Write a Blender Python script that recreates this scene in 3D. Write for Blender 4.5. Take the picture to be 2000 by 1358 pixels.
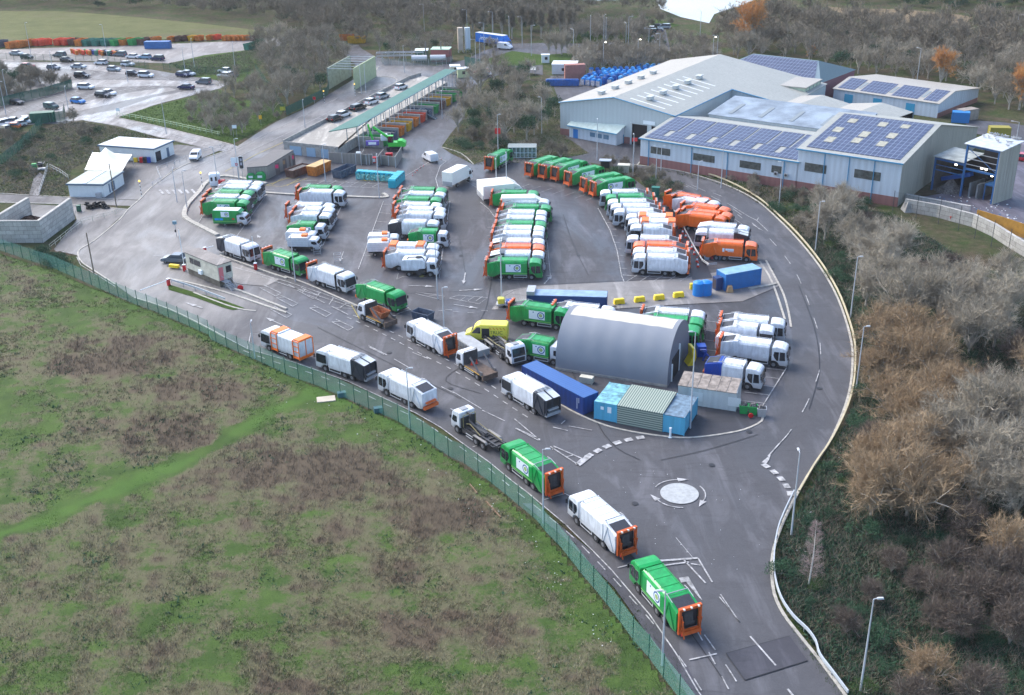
import bpy, bmesh, math, random
import numpy as np
from mathutils import Vector, Matrix
for o in list(bpy.data.objects): bpy.data.objects.remove(o)
C = bpy.context.scene.collection
SC = bpy.context.scene
rnd = random.Random(7)
R = math.radians
# ---------------------------------------------------------------- camera
CH, CT, CF, CR = 66.4, 0.43315, 2158.5, -0.02103      # height, downward tilt, focal length in px of a 2000 px wide picture, roll
cam = bpy.data.cameras.new('camera'); co = bpy.data.objects.new('camera', cam); C.objects.link(co); SC.camera = co
cam.sensor_fit = 'HORIZONTAL'; cam.sensor_width = 36; cam.lens = CF/2000*36; cam.clip_start = 1; cam.clip_end = 6000
_R0 = Vector((1,0,0)); _D0 = Vector((0,-math.sin(CT),-math.cos(CT))); _F = Vector((0,math.cos(CT),-math.sin(CT)))
_cr, _sr = math.cos(CR), math.sin(CR)
_Rr = _R0*_cr - _D0*_sr*1.0
_Dd = _R0*_sr + _D0*_cr
_Rr = _R0*_cr + _D0*(-_sr)*(-1)*(-1)
# image u = cr*X - sr*Y, v = sr*X + cr*Y
_Rr = _R0*_cr - _D0*_sr; _Dd = _R0*_sr + _D0*_cr
M = Matrix((( _Rr.x, -_Dd.x, -_F.x, 0), (_Rr.y, -_Dd.y, -_F.y, 0), (_Rr.z, -_Dd.z, -_F.z, CH), (0,0,0,1)))
co.matrix_world = M
# ---------------------------------------------------------------- light
SUN_EL, SUN_AZ = 42, -50                # elevation, degrees left of the view direction (+y)
w = bpy.data.worlds.new('World'); SC.world = w; w.use_nodes = True
nt = w.node_tree; bg = nt.nodes['Background']
sky = nt.nodes.new('ShaderNodeTexSky'); sky.sky_type = 'NISHITA'; sky.sun_disc = False
sky.sun_elevation = R(SUN_EL); sky.sun_rotation = R(SUN_AZ); sky.air_density = 1.0; sky.dust_density = 2.0; sky.ozone_density = 1.5
nt.links.new(sky.outputs[0], bg.inputs[0]); bg.inputs[1].default_value = 0.15
sl = bpy.data.lights.new('sun', 'SUN'); sl.energy = 1.6; sl.angle = R(38); sl.color = (1, .95, .87)
so = bpy.data.objects.new('sun', sl); C.objects.link(so)
sd = Vector((math.sin(R(SUN_AZ))*math.cos(R(SUN_EL)), math.cos(R(SUN_AZ))*math.cos(R(SUN_EL)), math.sin(R(SUN_EL))))
so.rotation_euler = sd.to_track_quat('Z', 'Y').to_euler(); so.location = sd*300
SC.view_settings.view_transform = 'Standard'; SC.view_settings.look = 'None'; SC.view_settings.gamma = 1; SC.view_settings.exposure = 1.25
SC.render.engine = 'CYCLES'
SC.cycles.max_bounces = 5; SC.cycles.transparent_max_bounces = 10; SC.cycles.diffuse_bounces = 2; SC.cycles.glossy_bounces = 2

# ---------------------------------------------------------------- placing: a point of the photograph to the spot on the ground (or at height z)
def G(px, py, z=0.0):
    X, Y = px-1000, py-679
    d = _Rr*X + _Dd*Y + _F*CF
    t = (z-CH)/d.z
    return Vector((d.x*t, d.y*t, z))
def proj(p):
    q = Vector(p)-Vector((0,0,CH)); d = q.dot(_F)
    return (1000+CF*q.dot(_Rr)/d, 679+CF*q.dot(_Dd)/d)
# ---------------------------------------------------------------- materials
MATS = {}
def S(r, g, b): # sRGB 0-255 to linear
    f = lambda c: (c/255/12.92) if c/255 <= .04045 else ((c/255+.055)/1.055)**2.4
    return (f(r), f(g), f(b), 1)
def stretch(nt, vec, sc, rot=0):
    mp = nt.nodes.new('ShaderNodeMapping'); mp.inputs['Scale'].default_value = sc; mp.inputs['Rotation'].default_value = (0,0,rot); nt.links.new(vec, mp.inputs[0]); return mp.outputs[0]
def mat(name, col, rough=.6, metal=0.0, noise=0.0, nscale=1.0, coat=0.0, emit=0, dirt=0.0, bump=0.0, alpha=None, spec=None):
    if name in MATS: return MATS[name]
    m = bpy.data.materials.new(name); m.use_nodes = True; nt = m.node_tree; b = nt.nodes['Principled BSDF']
    if len(col) == 3: col = (*col, 1)
    b.inputs['Base Color'].default_value = col; b.inputs['Roughness'].default_value = rough; b.inputs['Metallic'].default_value = metal
    if spec is not None: b.inputs['Specular IOR Level'].default_value = spec
    if coat: b.inputs['Coat Weight'].default_value = coat
    last = None
    if noise or dirt:
        tc = nt.nodes.new('ShaderNodeTexCoord'); n = nt.nodes.new('ShaderNodeTexNoise'); n.inputs['Scale'].default_value = nscale; n.inputs['Detail'].default_value = 6
        nt.links.new(tc.outputs['Object'], n.inputs['Vector'])
        oi = nt.nodes.new('ShaderNodeObjectInfo'); ad = nt.nodes.new('ShaderNodeVectorMath'); ad.operation = 'ADD'
        mu = nt.nodes.new('ShaderNodeMath'); mu.operation = 'MULTIPLY'; mu.inputs[1].default_value = 50; nt.links.new(oi.outputs['Random'], mu.inputs[0])
        nt.links.new(stretch(nt, tc.outputs['Object'], (1.6,1.6,.45)) if dirt else tc.outputs['Object'], ad.inputs[0]); nt.links.new(mu.outputs[0], ad.inputs[1]); nt.links.new(ad.outputs[0], n.inputs['Vector'])
        mr = nt.nodes.new('ShaderNodeMapRange'); mr.inputs[1].default_value = .3; mr.inputs[2].default_value = .7; mr.inputs[3].default_value = 1-noise; mr.inputs[4].default_value = 1+noise*.5
        nt.links.new(n.outputs['Fac'], mr.inputs[0])
        hs = nt.nodes.new('ShaderNodeHueSaturation'); hs.inputs['Color'].default_value = col; nt.links.new(mr.outputs[0], hs.inputs['Value'])
        last = hs.outputs[0]
        if dirt:
            sx = nt.nodes.new('ShaderNodeSeparateXYZ'); nt.links.new(tc.outputs['Object'], sx.inputs[0])
            m2 = nt.nodes.new('ShaderNodeMapRange'); m2.inputs[1].default_value = 1.7; m2.inputs[2].default_value = .3; m2.inputs[3].default_value = 0; m2.inputs[4].default_value = dirt
            nt.links.new(sx.outputs['Z'], m2.inputs[0])
            m3 = nt.nodes.new('ShaderNodeMath'); m3.operation = 'MULTIPLY'; nt.links.new(m2.outputs[0], m3.inputs[0]); nt.links.new(n.outputs['Fac'], m3.inputs[1])
            mx = nt.nodes.new('ShaderNodeMixRGB'); nt.links.new(m3.outputs[0], mx.inputs[0]); nt.links.new(last, mx.inputs[1]); mx.inputs[2].default_value = (.09,.075,.06,1)
            last = mx.outputs[0]
        nt.links.new(last, b.inputs['Base Color'])
        if bump:
            bp = nt.nodes.new('ShaderNodeBump'); bp.inputs['Strength'].default_value = bump; nt.links.new(n.outputs['Fac'], bp.inputs['Height']); nt.links.new(bp.outputs[0], b.inputs['Normal'])
    if emit: b.inputs['Emission Color'].default_value = col; b.inputs['Emission Strength'].default_value = emit
    if alpha is not None: b.inputs['Alpha'].default_value = alpha
    MATS[name] = m; return m
def ramp(nt, fac, stops):
    r = nt.nodes.new('ShaderNodeValToRGB'); e = r.color_ramp.elements
    while len(e) < len(stops): e.new(.5)
    for i, (p, c) in enumerate(stops): e[i].position = p; e[i].color = c if len(c) == 4 else (*c, 1)
    nt.links.new(fac, r.inputs[0]); return r.outputs[0]
def nz(nt, vec, scale, detail=5, rough=.55, dist=0):
    n = nt.nodes.new('ShaderNodeTexNoise'); n.inputs['Scale'].default_value = scale; n.inputs['Detail'].default_value = detail; n.inputs['Roughness'].default_value = rough; n.inputs['Distortion'].default_value = dist
    nt.links.new(vec, n.inputs['Vector']); return n.outputs['Fac']
def mixc(nt, f, a, b, t='MIX'):
    m = nt.nodes.new('ShaderNodeMixRGB'); m.blend_type = t
    for i, v in enumerate((f, a, b)):
        if hasattr(v, 'links') or hasattr(v, 'is_output'): nt.links.new(v, m.inputs[i])
        else: m.inputs[i].default_value = v if i == 0 else ((*v, 1) if len(v) == 3 else v)
    return m.outputs[0]
def mrng(nt, f, a, b, c=0., d=1.):
    m = nt.nodes.new('ShaderNodeMapRange'); nt.links.new(f, m.inputs[0])
    for i, v in zip((1,2,3,4), (a,b,c,d)): m.inputs[i].default_value = v
    return m.outputs[0]
def new_mat(name):
    m = bpy.data.materials.new(name); m.use_nodes = True; nt = m.node_tree; MATS[name] = m
    g = nt.nodes.new('ShaderNodeNewGeometry')
    return m, nt, nt.nodes['Principled BSDF'], g.outputs['Position']
GLARE_SPOTS = [(300,470,24),(330,400,22),(385,335,18),(470,290,14),(560,250,12),(640,215,12),(260,560,20),(420,590,12),(720,150,26)]  # centre and radius of each spot of painted sky glare
def asphalt(name, dark, light, wet=0.0, glare=False):
    m, nt, b, pos = new_mat(name)
    f1 = nz(nt, pos, .05, 6, .6, .6); f2 = nz(nt, pos, .6, 6, .65); f3 = nz(nt, pos, 9, 3)
    f4 = nz(nt, stretch(nt, pos, (1,.22,1), .7), .35, 5, .6, 1.0)
    c = ramp(nt, f1, [(.3, dark), (.7, light)])
    f5 = nz(nt, stretch(nt, pos, (.25,1,1), .35), .5, 6, .7, 1.5)
    c = mixc(nt, mrng(nt, f4, .5, .68, 0, .75), c, tuple(min(1, x*1.9) for x in light[:3]))
    c = mixc(nt, mrng(nt, f5, .54, .7, 0, .6), c, tuple(x*.5 for x in dark[:3]))
    c = mixc(nt, mrng(nt, f2, .35, .7, 0, .35), c, tuple(x*.6 for x in dark[:3]))
    c = mixc(nt, mrng(nt, f3, .3, .7, 0, .25), c, tuple(x*1.6 for x in light[:3]))
    sf = None
    if glare: # sky glare on the tarmac around the entrance, painted as a paler colour
        for (sx, sy, sr) in GLARE_SPOTS:
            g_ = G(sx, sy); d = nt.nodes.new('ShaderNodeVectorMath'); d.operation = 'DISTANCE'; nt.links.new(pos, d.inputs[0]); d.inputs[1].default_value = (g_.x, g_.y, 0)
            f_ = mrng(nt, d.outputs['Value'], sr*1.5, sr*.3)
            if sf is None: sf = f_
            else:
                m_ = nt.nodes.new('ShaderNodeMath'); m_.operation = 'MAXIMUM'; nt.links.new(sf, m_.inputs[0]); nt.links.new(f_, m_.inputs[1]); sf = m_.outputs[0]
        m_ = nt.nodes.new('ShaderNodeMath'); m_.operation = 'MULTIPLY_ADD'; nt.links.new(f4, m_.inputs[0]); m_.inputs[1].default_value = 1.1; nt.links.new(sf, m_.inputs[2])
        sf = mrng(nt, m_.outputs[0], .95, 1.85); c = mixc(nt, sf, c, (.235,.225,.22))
    nt.links.new(c, b.inputs['Base Color'])
    r = mrng(nt, nz(nt, stretch(nt, pos, (1,.4,1), .5), .08, 6, .65, .8), .42, .58, .74, .74-.44*wet)
    nt.links.new(r, b.inputs['Roughness'])
    b.inputs['Specular IOR Level'].default_value = .5
    bp = nt.nodes.new('ShaderNodeBump'); bp.inputs['Strength'].default_value = .12*(1-wet*.6); nt.links.new(f3, bp.inputs['Height']); nt.links.new(bp.outputs[0], b.inputs['Normal'])
    return m
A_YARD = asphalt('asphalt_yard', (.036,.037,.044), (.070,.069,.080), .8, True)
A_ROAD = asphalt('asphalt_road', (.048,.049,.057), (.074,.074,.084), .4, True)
A_DARK = asphalt('asphalt_new', (.026,.027,.036), (.042,.043,.054), .3)
A_WET_GLARE = asphalt('asphalt_wet_glare', (.10,.095,.10), (.25,.24,.24), 1.15)  # wet tarmac with its sky glare painted in as pale base colour
A_CONC = asphalt('concrete_slab', (.15,.14,.14), (.22,.21,.205), .4)
A_GRAVEL = asphalt('gravel_yard', (.12,.11,.115), (.2,.185,.18), .5)
def grassmat(name, greens, browns, bal=.5, scale=.12, fine=True):
    m, nt, b, pos = new_mat(name)
    f1 = nz(nt, pos, scale, 6, .6, .5); f2 = nz(nt, pos, scale*5, 6, .7); f3 = nz(nt, pos, 6, 4, .7)
    g = ramp(nt, f2, [(.3, greens[0]), (.55, greens[1]), (.75, greens[2])])
    br = ramp(nt, f2, [(.3, browns[0]), (.6, browns[1]), (.8, browns[2])])
    fac = mrng(nt, mixc(nt, .35, f1, f2), bal-.09, bal+.09)
    c = mixc(nt, fac, g, br)
    c = mixc(nt, mrng(nt, f3, .3, .7, 0, .5), c, (.02,.022,.01))
    nt.links.new(c, b.inputs['Base Color']); b.inputs['Roughness'].default_value = .95; b.inputs['Specular IOR Level'].default_value = .15
    bp = nt.nodes.new('ShaderNodeBump'); bp.inputs['Strength'].default_value = .9; bp.inputs['Distance'].default_value = .3; nt.links.new(f3, bp.inputs['Height']); nt.links.new(bp.outputs[0], b.inputs['Normal'])
    return m
GREENS = [(.035,.06,.016), (.06,.10,.025), (.1,.13,.04)]
BROWNS = [(.075,.055,.038), (.13,.1,.068), (.2,.165,.11)]
M_SCRUB = grassmat('scrub_ground', GREENS, BROWNS, .5)
M_FIELD = grassmat('field_ground', GREENS, BROWNS, .52, .07)
M_GRASS = grassmat('green_grass', [(.04,.085,.015), (.065,.125,.02), (.1,.17,.035)], BROWNS, .72)
M_MEADOW = grassmat('pale_meadow', [(.12,.14,.05), (.18,.19,.075), (.22,.22,.1)], [(.13,.1,.07), (.18,.14,.1), (.22,.18,.12)], .6, .02)
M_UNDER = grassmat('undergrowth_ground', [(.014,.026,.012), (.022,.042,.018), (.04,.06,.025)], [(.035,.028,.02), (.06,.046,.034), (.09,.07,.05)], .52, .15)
M_REED = grassmat('reed_bed', [(.2,.15,.09), (.26,.2,.12), (.3,.24,.15)], [(.22,.16,.1), (.3,.23,.15), (.34,.27,.18)], .5, .05)
M_WATER = mat('lake_water', (.35,.36,.38), .12, spec=.8)
WHITE = mat('paint_white', S(226,231,238), .35, coat=.2, noise=.24, nscale=1.6, dirt=1.1)
GREEN = mat('paint_green', S(6,156,76), .35, coat=.2, noise=.28, nscale=1.1, dirt=.9)
ORANGE = mat('paint_orange', S(246,112,28), .3, coat=.3, noise=.12, nscale=.9, dirt=.5)
LIFT = mat('paint_lift_orange', S(206,92,32), .5, noise=.25, nscale=2)
NAVY = mat('paint_blue_tail', S(22,72,170), .35, noise=.1)
BLACK = mat('black_plastic', (.018,.02,.026), .45)
DARKT = mat('dark_tail_paint', (.03,.038,.055), .35, noise=.2, nscale=2)
GLASS = mat('dark_glass', (.012,.018,.028), .08, spec=.7)
RUBBER = mat('tyre_rubber', (.02,.02,.022), .85)
RIM = mat('wheel_rim', (.2,.2,.21), .45, noise=.2, nscale=5)
CHASSIS = mat('chassis_steel', (.05,.05,.055), .6, noise=.4, nscale=4)
STEEL = mat('galvanised_steel', (.45,.47,.5), .45, metal=.3, noise=.15, nscale=3)
SILVER = mat('side_guard_alloy', (.6,.62,.64), .4)
SIGNW = mat('sign_white', S(228,238,244), .4)
RINGB = mat('emblem_blue', S(38,88,150), .5)
RINGY = mat('emblem_lime', S(170,195,120), .6, noise=.5, nscale=6)
YELLOW = mat('paint_yellow', S(248,214,40), .4, noise=.1, nscale=3)
HIVIZ = mat('paint_hiviz', S(238,226,88), .35, noise=.04)
RED = mat('paint_red', S(205,30,40), .4, noise=.1)
RUST = mat('rusty_steel', (.2,.085,.045), .8, noise=.45, nscale=4)
CONC = mat('concrete', (.36,.35,.33), .85, noise=.3, nscale=1.2, bump=.2)
CONCL = mat('kerb_concrete', (.42,.40,.36), .85, noise=.3, nscale=1.5)
CREAM = mat('cream_panel', (.62,.6,.5), .55, noise=.25, nscale=1.0)
LAMP = mat('lamp_head', (.55,.57,.6), .4)
POLE = mat('pole_paint', (.5,.53,.57), .5, noise=.1)
PGREEN = mat('fence_green', (.02,.12,.075), .5)
TIMBER = mat('timber', (.22,.18,.14), .85, noise=.4, nscale=3)
MARK = mat('road_paint', (.42,.42,.43), .7, noise=.6, nscale=2)
MARKY = mat('road_paint_yellow', (.5,.4,.06), .7, noise=.3, nscale=4)
LAMPON = mat('lit_lamp', (1,.93,.8), .4, emit=6)
# ---------------------------------------------------------------- mesh helpers
class MB:
    def __init__(s): s.v = []; s.f = []; s.m = []
    def add(s, vs, fs, mi=0):
        n = len(s.v); s.v += [tuple(v) for v in vs]; s.f += [tuple(n+i for i in f) for f in fs]; s.m += [mi]*len(fs); return s
    def box(s, c, d, rz=0, mi=0, top=None, ry=0):
        x, y, z = c; a, b, h = d[0]/2, d[1]/2, d[2]/2; t = top or (1, 1)
        P = [(-a,-b,-h),(a,-b,-h),(a,b,-h),(-a,b,-h),(-a*t[0],-b*t[1],h),(a*t[0],-b*t[1],h),(a*t[0],b*t[1],h),(-a*t[0],b*t[1],h)]
        cz, sz = math.cos(rz), math.sin(rz); cy_, sy_ = math.cos(ry), math.sin(ry)
        Q = []
        for (X, Y, Z) in P:
            X, Z = X*cy_+Z*sy_, -X*sy_+Z*cy_
            Q.append((x+X*cz-Y*sz, y+X*sz+Y*cz, z+Z))
        return s.add(Q, [(0,3,2,1),(4,5,6,7),(0,1,5,4),(1,2,6,5),(2,3,7,6),(3,0,4,7)], mi)
    def b2(s, x0, x1, y0, y1, z0, z1, mi=0): return s.box(((x0+x1)/2,(y0+y1)/2,(z0+z1)/2), (x1-x0,y1-y0,z1-z0), 0, mi)
    def prism(s, prof, y0, y1, mi=0): # profile in x,z extruded along y
        n = len(prof); v = [(x, y0, z) for x, z in prof]+[(x, y1, z) for x, z in prof]
        a = sum(prof[i][0]*prof[(i+1)%n][1]-prof[(i+1)%n][0]*prof[i][1] for i in range(n))
        f = [tuple(range(n)), tuple(range(2*n-1, n-1, -1))]+[(i+n, (i+1)%n+n, (i+1)%n, i) for i in range(n)]
        if a < 0: f = [tuple(reversed(q)) for q in f]
        return s.add(v, f, mi)
    def loft(s, prof, x0, x1, mi=0, s1=1): # profile in y,z extruded along x
        n = len(prof); v = [(x0, y, z) for y, z in prof]+[(x1, y*s1, z) for y, z in prof]
        return s.add(v, [tuple(range(n-1,-1,-1)), tuple(range(n, 2*n))]+[(i, (i+1)%n, (i+1)%n+n, i+n) for i in range(n)], mi)
    def poly(s, pts, z0, z1, mi=0): # outline in x,y between heights
        n = len(pts); a = sum(pts[i][0]*pts[(i+1)%n][1]-pts[(i+1)%n][0]*pts[i][1] for i in range(n))
        if a < 0: pts = list(reversed(pts))
        v = [(p[0], p[1], z0) for p in pts]+[(p[0], p[1], z1) for p in pts]
        return s.add(v, [tuple(range(n-1,-1,-1)), tuple(range(n, 2*n))]+[(i, (i+1)%n, (i+1)%n+n, i+n) for i in range(n)], mi)
    def tube(s, p0, p1, r0, r1=None, n=6, mi=0):
        r1 = r0 if r1 is None else r1; p0 = Vector(p0); p1 = Vector(p1); d = (p1-p0).normalized()
        u = d.cross(Vector((0,0,1)) if abs(d.z) < .9 else Vector((1,0,0))).normalized(); w_ = d.cross(u)
        v = []
        for p, r in ((p0, r0), (p1, r1)):
            for i in range(n):
                a = 2*math.pi*i/n; v.append(p+u*math.cos(a)*r+w_*math.sin(a)*r)
        return s.add(v, [tuple(range(n-1,-1,-1)), tuple(range(n, 2*n))]+[(i, (i+1)%n, (i+1)%n+n, i+n) for i in range(n)], mi)
    def path(s, pts, r, n=5, mi=0):
        for a, b in zip(pts, pts[1:]): s.tube(a, b, r, r, n, mi)
        return s
    def disc(s, c, r, ax='y', t=.02, n=16, mi=0): # short cylinder
        c = Vector(c); d = {'x': Vector((1,0,0)), 'y': Vector((0,1,0)), 'z': Vector((0,0,1))}[ax]
        return s.tube(c-d*t/2, c+d*t/2, r, r, n, mi)
    def obj(s, name, mats, parent=None, bevel=0, seg=1, loc=None, smooth=False):
        me = bpy.data.meshes.new(name); me.from_pydata([tuple(v) for v in s.v], [], s.f)
        if not isinstance(mats, (list, tuple)): mats = [mats]
        for m in mats: me.materials.append(m)
        if len(mats) > 1:
            me.polygons.foreach_set('material_index', s.m)
        if bevel:
            bm = bmesh.new(); bm.from_mesh(me); bmesh.ops.remove_doubles(bm, verts=bm.verts, dist=.0005)
            es = [e for e in bm.edges if len(e.link_faces) == 2 and e.calc_face_angle(0) > .45]
            try: bmesh.ops.bevel(bm, geom=es, offset=bevel, segments=seg, affect='EDGES', clamp_overlap=True)
            except Exception: pass
            bm.to_mesh(me); bm.free()
        if smooth: me.polygons.foreach_set('use_smooth', [True]*len(me.polygons))
        me.update()
        o = bpy.data.objects.new(name, me); C.objects.link(o)
        if parent is not None: o.parent = parent
        if loc is not None: o.location = loc
        return o
def tag(o, label=None, cat=None, group=None, kind=None):
    if label: o['label'] = label
    if cat: o['category'] = cat
    if group: o['group'] = group
    if kind: o['kind'] = kind
    return o
def thing(name, label, cat, loc=(0,0,0), rz=0, group=None):
    o = bpy.data.objects.new(name, None); C.objects.link(o); o.empty_display_size = .5
    o.location = loc; o.rotation_euler = (0,0,rz); return tag(o, label, cat, group)
KIDS = {}
def kids(o):
    if o.name not in KIDS: KIDS[o.name] = list(o.children)
    return KIDS[o.name]
def dup(root, loc, rz, label=None, cat=None, group=None, scale=None):
    r = root.copy(); C.objects.link(r); r.location = loc; r.rotation_euler = (0,0,rz)
    if label: r['label'] = label
    if cat: r['category'] = cat
    if group: r['group'] = group
    if scale is not None: r.scale = (scale,)*3 if not hasattr(scale, '__len__') else scale
    for ch in kids(root):
        c = ch.copy(); C.objects.link(c); c.parent = r
        for g in kids(ch):
            d = g.copy(); C.objects.link(d); d.parent = c
    return r
USED = set()
def place(root, loc, rz, label, group=None, scale=None):
    if root.name not in USED:
        USED.add(root.name); kids(root)
        for c in root.children: kids(c)
        root.location = loc; root.rotation_euler = (0,0,rz); root['label'] = label
        if group: root['group'] = group
        if scale is not None: root.scale = (scale,)*3 if not hasattr(scale, '__len__') else scale
        return root
    return dup(root, loc, rz, label, None, group, scale)
def fast(name, V, F, mats, parent=None, midx=None):
    me = bpy.data.meshes.new(name); n = len(V); k = F.shape[1]; m = len(F)
    me.vertices.add(n); me.vertices.foreach_set('co', np.ascontiguousarray(V, dtype=np.float32).ravel())
    me.loops.add(m*k); me.loops.foreach_set('vertex_index', np.ascontiguousarray(F, dtype=np.int32).ravel())
    me.polygons.add(m); me.polygons.foreach_set('loop_start', np.arange(0, m*k, k, dtype=np.int32)); me.polygons.foreach_set('loop_total', np.full(m, k, dtype=np.int32))
    if not isinstance(mats, (list, tuple)): mats = [mats]
    for x in mats: me.materials.append(x)
    if midx is not None: me.polygons.foreach_set('material_index', np.ascontiguousarray(midx, dtype=np.int32))
    me.update(calc_edges=True)
    o = bpy.data.objects.new(name, me); C.objects.link(o)
    if parent is not None: o.parent = parent
    return o
def text_mesh(txt, size, thick=.01, xs=1.0):
    cu = bpy.data.curves.new('t', 'FONT'); cu.body = txt; cu.size = size; cu.align_x = 'CENTER'; cu.align_y = 'CENTER'; cu.extrude = thick/2
    o = bpy.data.objects.new('t', cu); C.objects.link(o); dg = bpy.context.evaluated_depsgraph_get()
    me = bpy.data.meshes.new_from_object(o.evaluated_get(dg)); bpy.data.objects.remove(o)
    me.materials.clear()
    if xs != 1.0:
        for v in me.vertices: v.co.x *= xs
    return me
def text_obj(name, txt, size, m, parent, loc, rot, xs=1.0):
    me = text_mesh(txt, size, .012, xs); me.materials.append(m); o = bpy.data.objects.new(name, me); C.objects.link(o); o.parent = parent; o.location = loc; o.rotation_euler = rot; return o
# ---------------------------------------------------------------- ground sheets
_z = [0.0]
def sheet(name, pts, m, z=None, kind='structure'):
    if z is None: _z[0] += .004; z = _z[0]
    P = [G(*p) for p in pts]; n = len(P)
    a = sum(P[i].x*P[(i+1)%n].y-P[(i+1)%n].x*P[i].y for i in range(n))
    if a < 0: P.reverse()
    me = bpy.data.meshes.new(name); me.from_pydata([(p.x, p.y, z) for p in P], [], [tuple(range(n))]); me.materials.append(m)
    o = bpy.data.objects.new(name, me); C.objects.link(o); o['kind'] = kind; return o
def smooth_pts(pts, k=3, closed=False):
    out = []; n = len(pts); rng = range(n if closed else n-1)
    for i in rng:
        p0 = pts[(i-1)%n] if closed or i > 0 else pts[i]; p1 = pts[i]; p2 = pts[(i+1)%n]; p3 = pts[(i+2)%n] if closed or i+2 < n else p2
        for j in range(k):
            t = j/k
            out.append(tuple(.5*((2*p1[q])+(-p0[q]+p2[q])*t+(2*p0[q]-5*p1[q]+4*p2[q]-p3[q])*t*t+(-p0[q]+3*p1[q]-3*p2[q]+p3[q])*t**3) for q in range(len(p1))))
    if not closed: out.append(pts[-1])
    return out
def ribbon_pts(P, w):
    L, Rr = [], []
    for i, p in enumerate(P):
        a = P[max(0, i-1)]; b = P[min(len(P)-1, i+1)]; d = Vector((b[0]-a[0], b[1]-a[1])); d = d.normalized() if d.length else Vector((1,0)); n = Vector((-d.y, d.x))*w/2
        L.append((p[0]+n.x, p[1]+n.y)); Rr.append((p[0]-n.x, p[1]-n.y))
    return L, Rr
def ribbon(mb, P, w, z0, z1, mi=0):
    L, Q = ribbon_pts(P, w); n = len(P)
    v = [(*p, z1) for p in L]+[(*p, z1) for p in Q]+[(*p, z0) for p in L]+[(*p, z0) for p in Q]
    f = []
    for i in range(n-1):
        f += [(n+i, n+i+1, i+1, i), (2*n+i, i, i+1, 2*n+i+1), (n+i, 3*n+i, 3*n+i+1, n+i+1)]
    f += [(0, 2*n, 3*n, n), (n-1, 2*n-1, 4*n-1, 3*n-1)]
    mb.add(v, f, mi)
def world_line(pts, sm=0):
    P = [tuple(G(*p)[:2]) for p in pts]
    return smooth_pts(P, sm) if sm else P
def kerb(pts, w=.3, h=.13, m=CONCL, sm=3, name='kerb'):
    b = MB(); ribbon(b, world_line(pts, sm), w, -.05, h); return tag(b.obj(name, m), kind='structure')
# ================================================================ GROUND
M_ground = MB().add([(-2500,-500,-.02),(2500,-500,-.02),(2500,4000,-.02),(-2500,4000,-.02)], [(0,1,2,3)]).obj('ground', M_SCRUB); tag(M_ground, kind='structure')
EDGE_L = [(1424,1440),(1363,1352),(1320,1278),(1269,1203),(1195,1116),(1158,1078),(1103,1025),(1059,988),(1028,962),(1001,942),(955,904),(904,868),(860,836),(813,809),(747,778),(681,747),(614,723),(570,708),(484,683),(440,660),(404,640),(330,603),(258,580),(225,556),(185,530),(160,513),(153,500),(156,488),(185,470),(233,430),(250,410),(273,390),(295,367),(315,352),(343,332),(375,317),(405,307),(438,297),(458,290),(500,262),(540,238),(575,222),(612,205),(645,183)]
KERB_R = [(1690,1420),(1650,1358),(1600,1290),(1560,1240),(1530,1200),(1512,1160),(1507,1110),(1512,1070),(1530,1020),(1560,960),(1590,910),(1620,865),(1645,810),(1660,760),(1665,710),(1663,670),(1650,620),(1630,570),(1600,520),(1560,470),(1520,429),(1480,394),(1430,367),(1380,349),(1320,333),(1260,325),(1225,321)]
sheet('pale_meadow', [(-300,22),(0,22),(120,22),(250,32),(400,47),(560,66),(500,82),(330,76),(150,82),(0,92),(-300,110)], M_MEADOW)
sheet('service_yard', [(-100,108),(0,97),(150,92),(330,86),(470,80),(560,72),(545,90),(500,96),(400,108),(330,124),(200,120),(60,118),(-100,130)], A_GRAVEL)
sheet('verge_scrub', [(330,124),(400,108),(500,96),(520,110),(500,140),(470,160),(380,150)], M_GRASS)
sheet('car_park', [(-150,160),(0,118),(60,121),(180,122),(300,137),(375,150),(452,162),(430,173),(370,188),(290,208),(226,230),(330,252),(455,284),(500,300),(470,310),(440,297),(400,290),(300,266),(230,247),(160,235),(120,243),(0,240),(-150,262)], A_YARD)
sheet('car_park_aisle_glare', [(-60,122),(60,123),(180,127),(300,143),(300,153),(180,137),(60,131),(-60,131)], A_WET_GLARE)  # aisle strips made paler to paint in the shine of wet tarmac
sheet('car_park_aisle_glare', [(80,160),(200,156),(300,157),(452,160),(430,171),(300,168),(180,171),(90,170)], A_WET_GLARE)
sheet('car_park_aisle_glare', [(-60,243),(120,234),(230,214),(300,190),(370,177),(430,166),(430,173),(370,187),(300,206),(232,230),(300,244),(400,268),(456,283),(500,300),(470,310),(440,297),(400,289),(300,265),(230,246),(160,234),(-60,256)], A_WET_GLARE)
sheet('car_park_aisle_glare', [(60,222),(150,202),(260,180),(330,171),(345,176),(250,196),(160,216),(60,232)], A_WET_GLARE)
sheet('grass_bank', [(232,229),(290,210),(370,190),(430,175),(445,185),(470,200),(520,180),(560,205),(545,232),(490,262),(456,281),(330,250)], M_GRASS)
sheet('yard', EDGE_L+[(668,172),(700,150),(690,118),(672,96),(700,92),(735,112),(770,118),(850,130),(905,118),(950,98),(990,86),(1080,84),(1200,88),(1280,92),(1280,60),(1300,58),(1310,100),(1240,108),(1100,104),(1060,118),(1060,150),(1200,140),(1300,140),(1330,240),(1262,300),(1245,322)]+list(reversed(KERB_R)), A_YARD)
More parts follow.
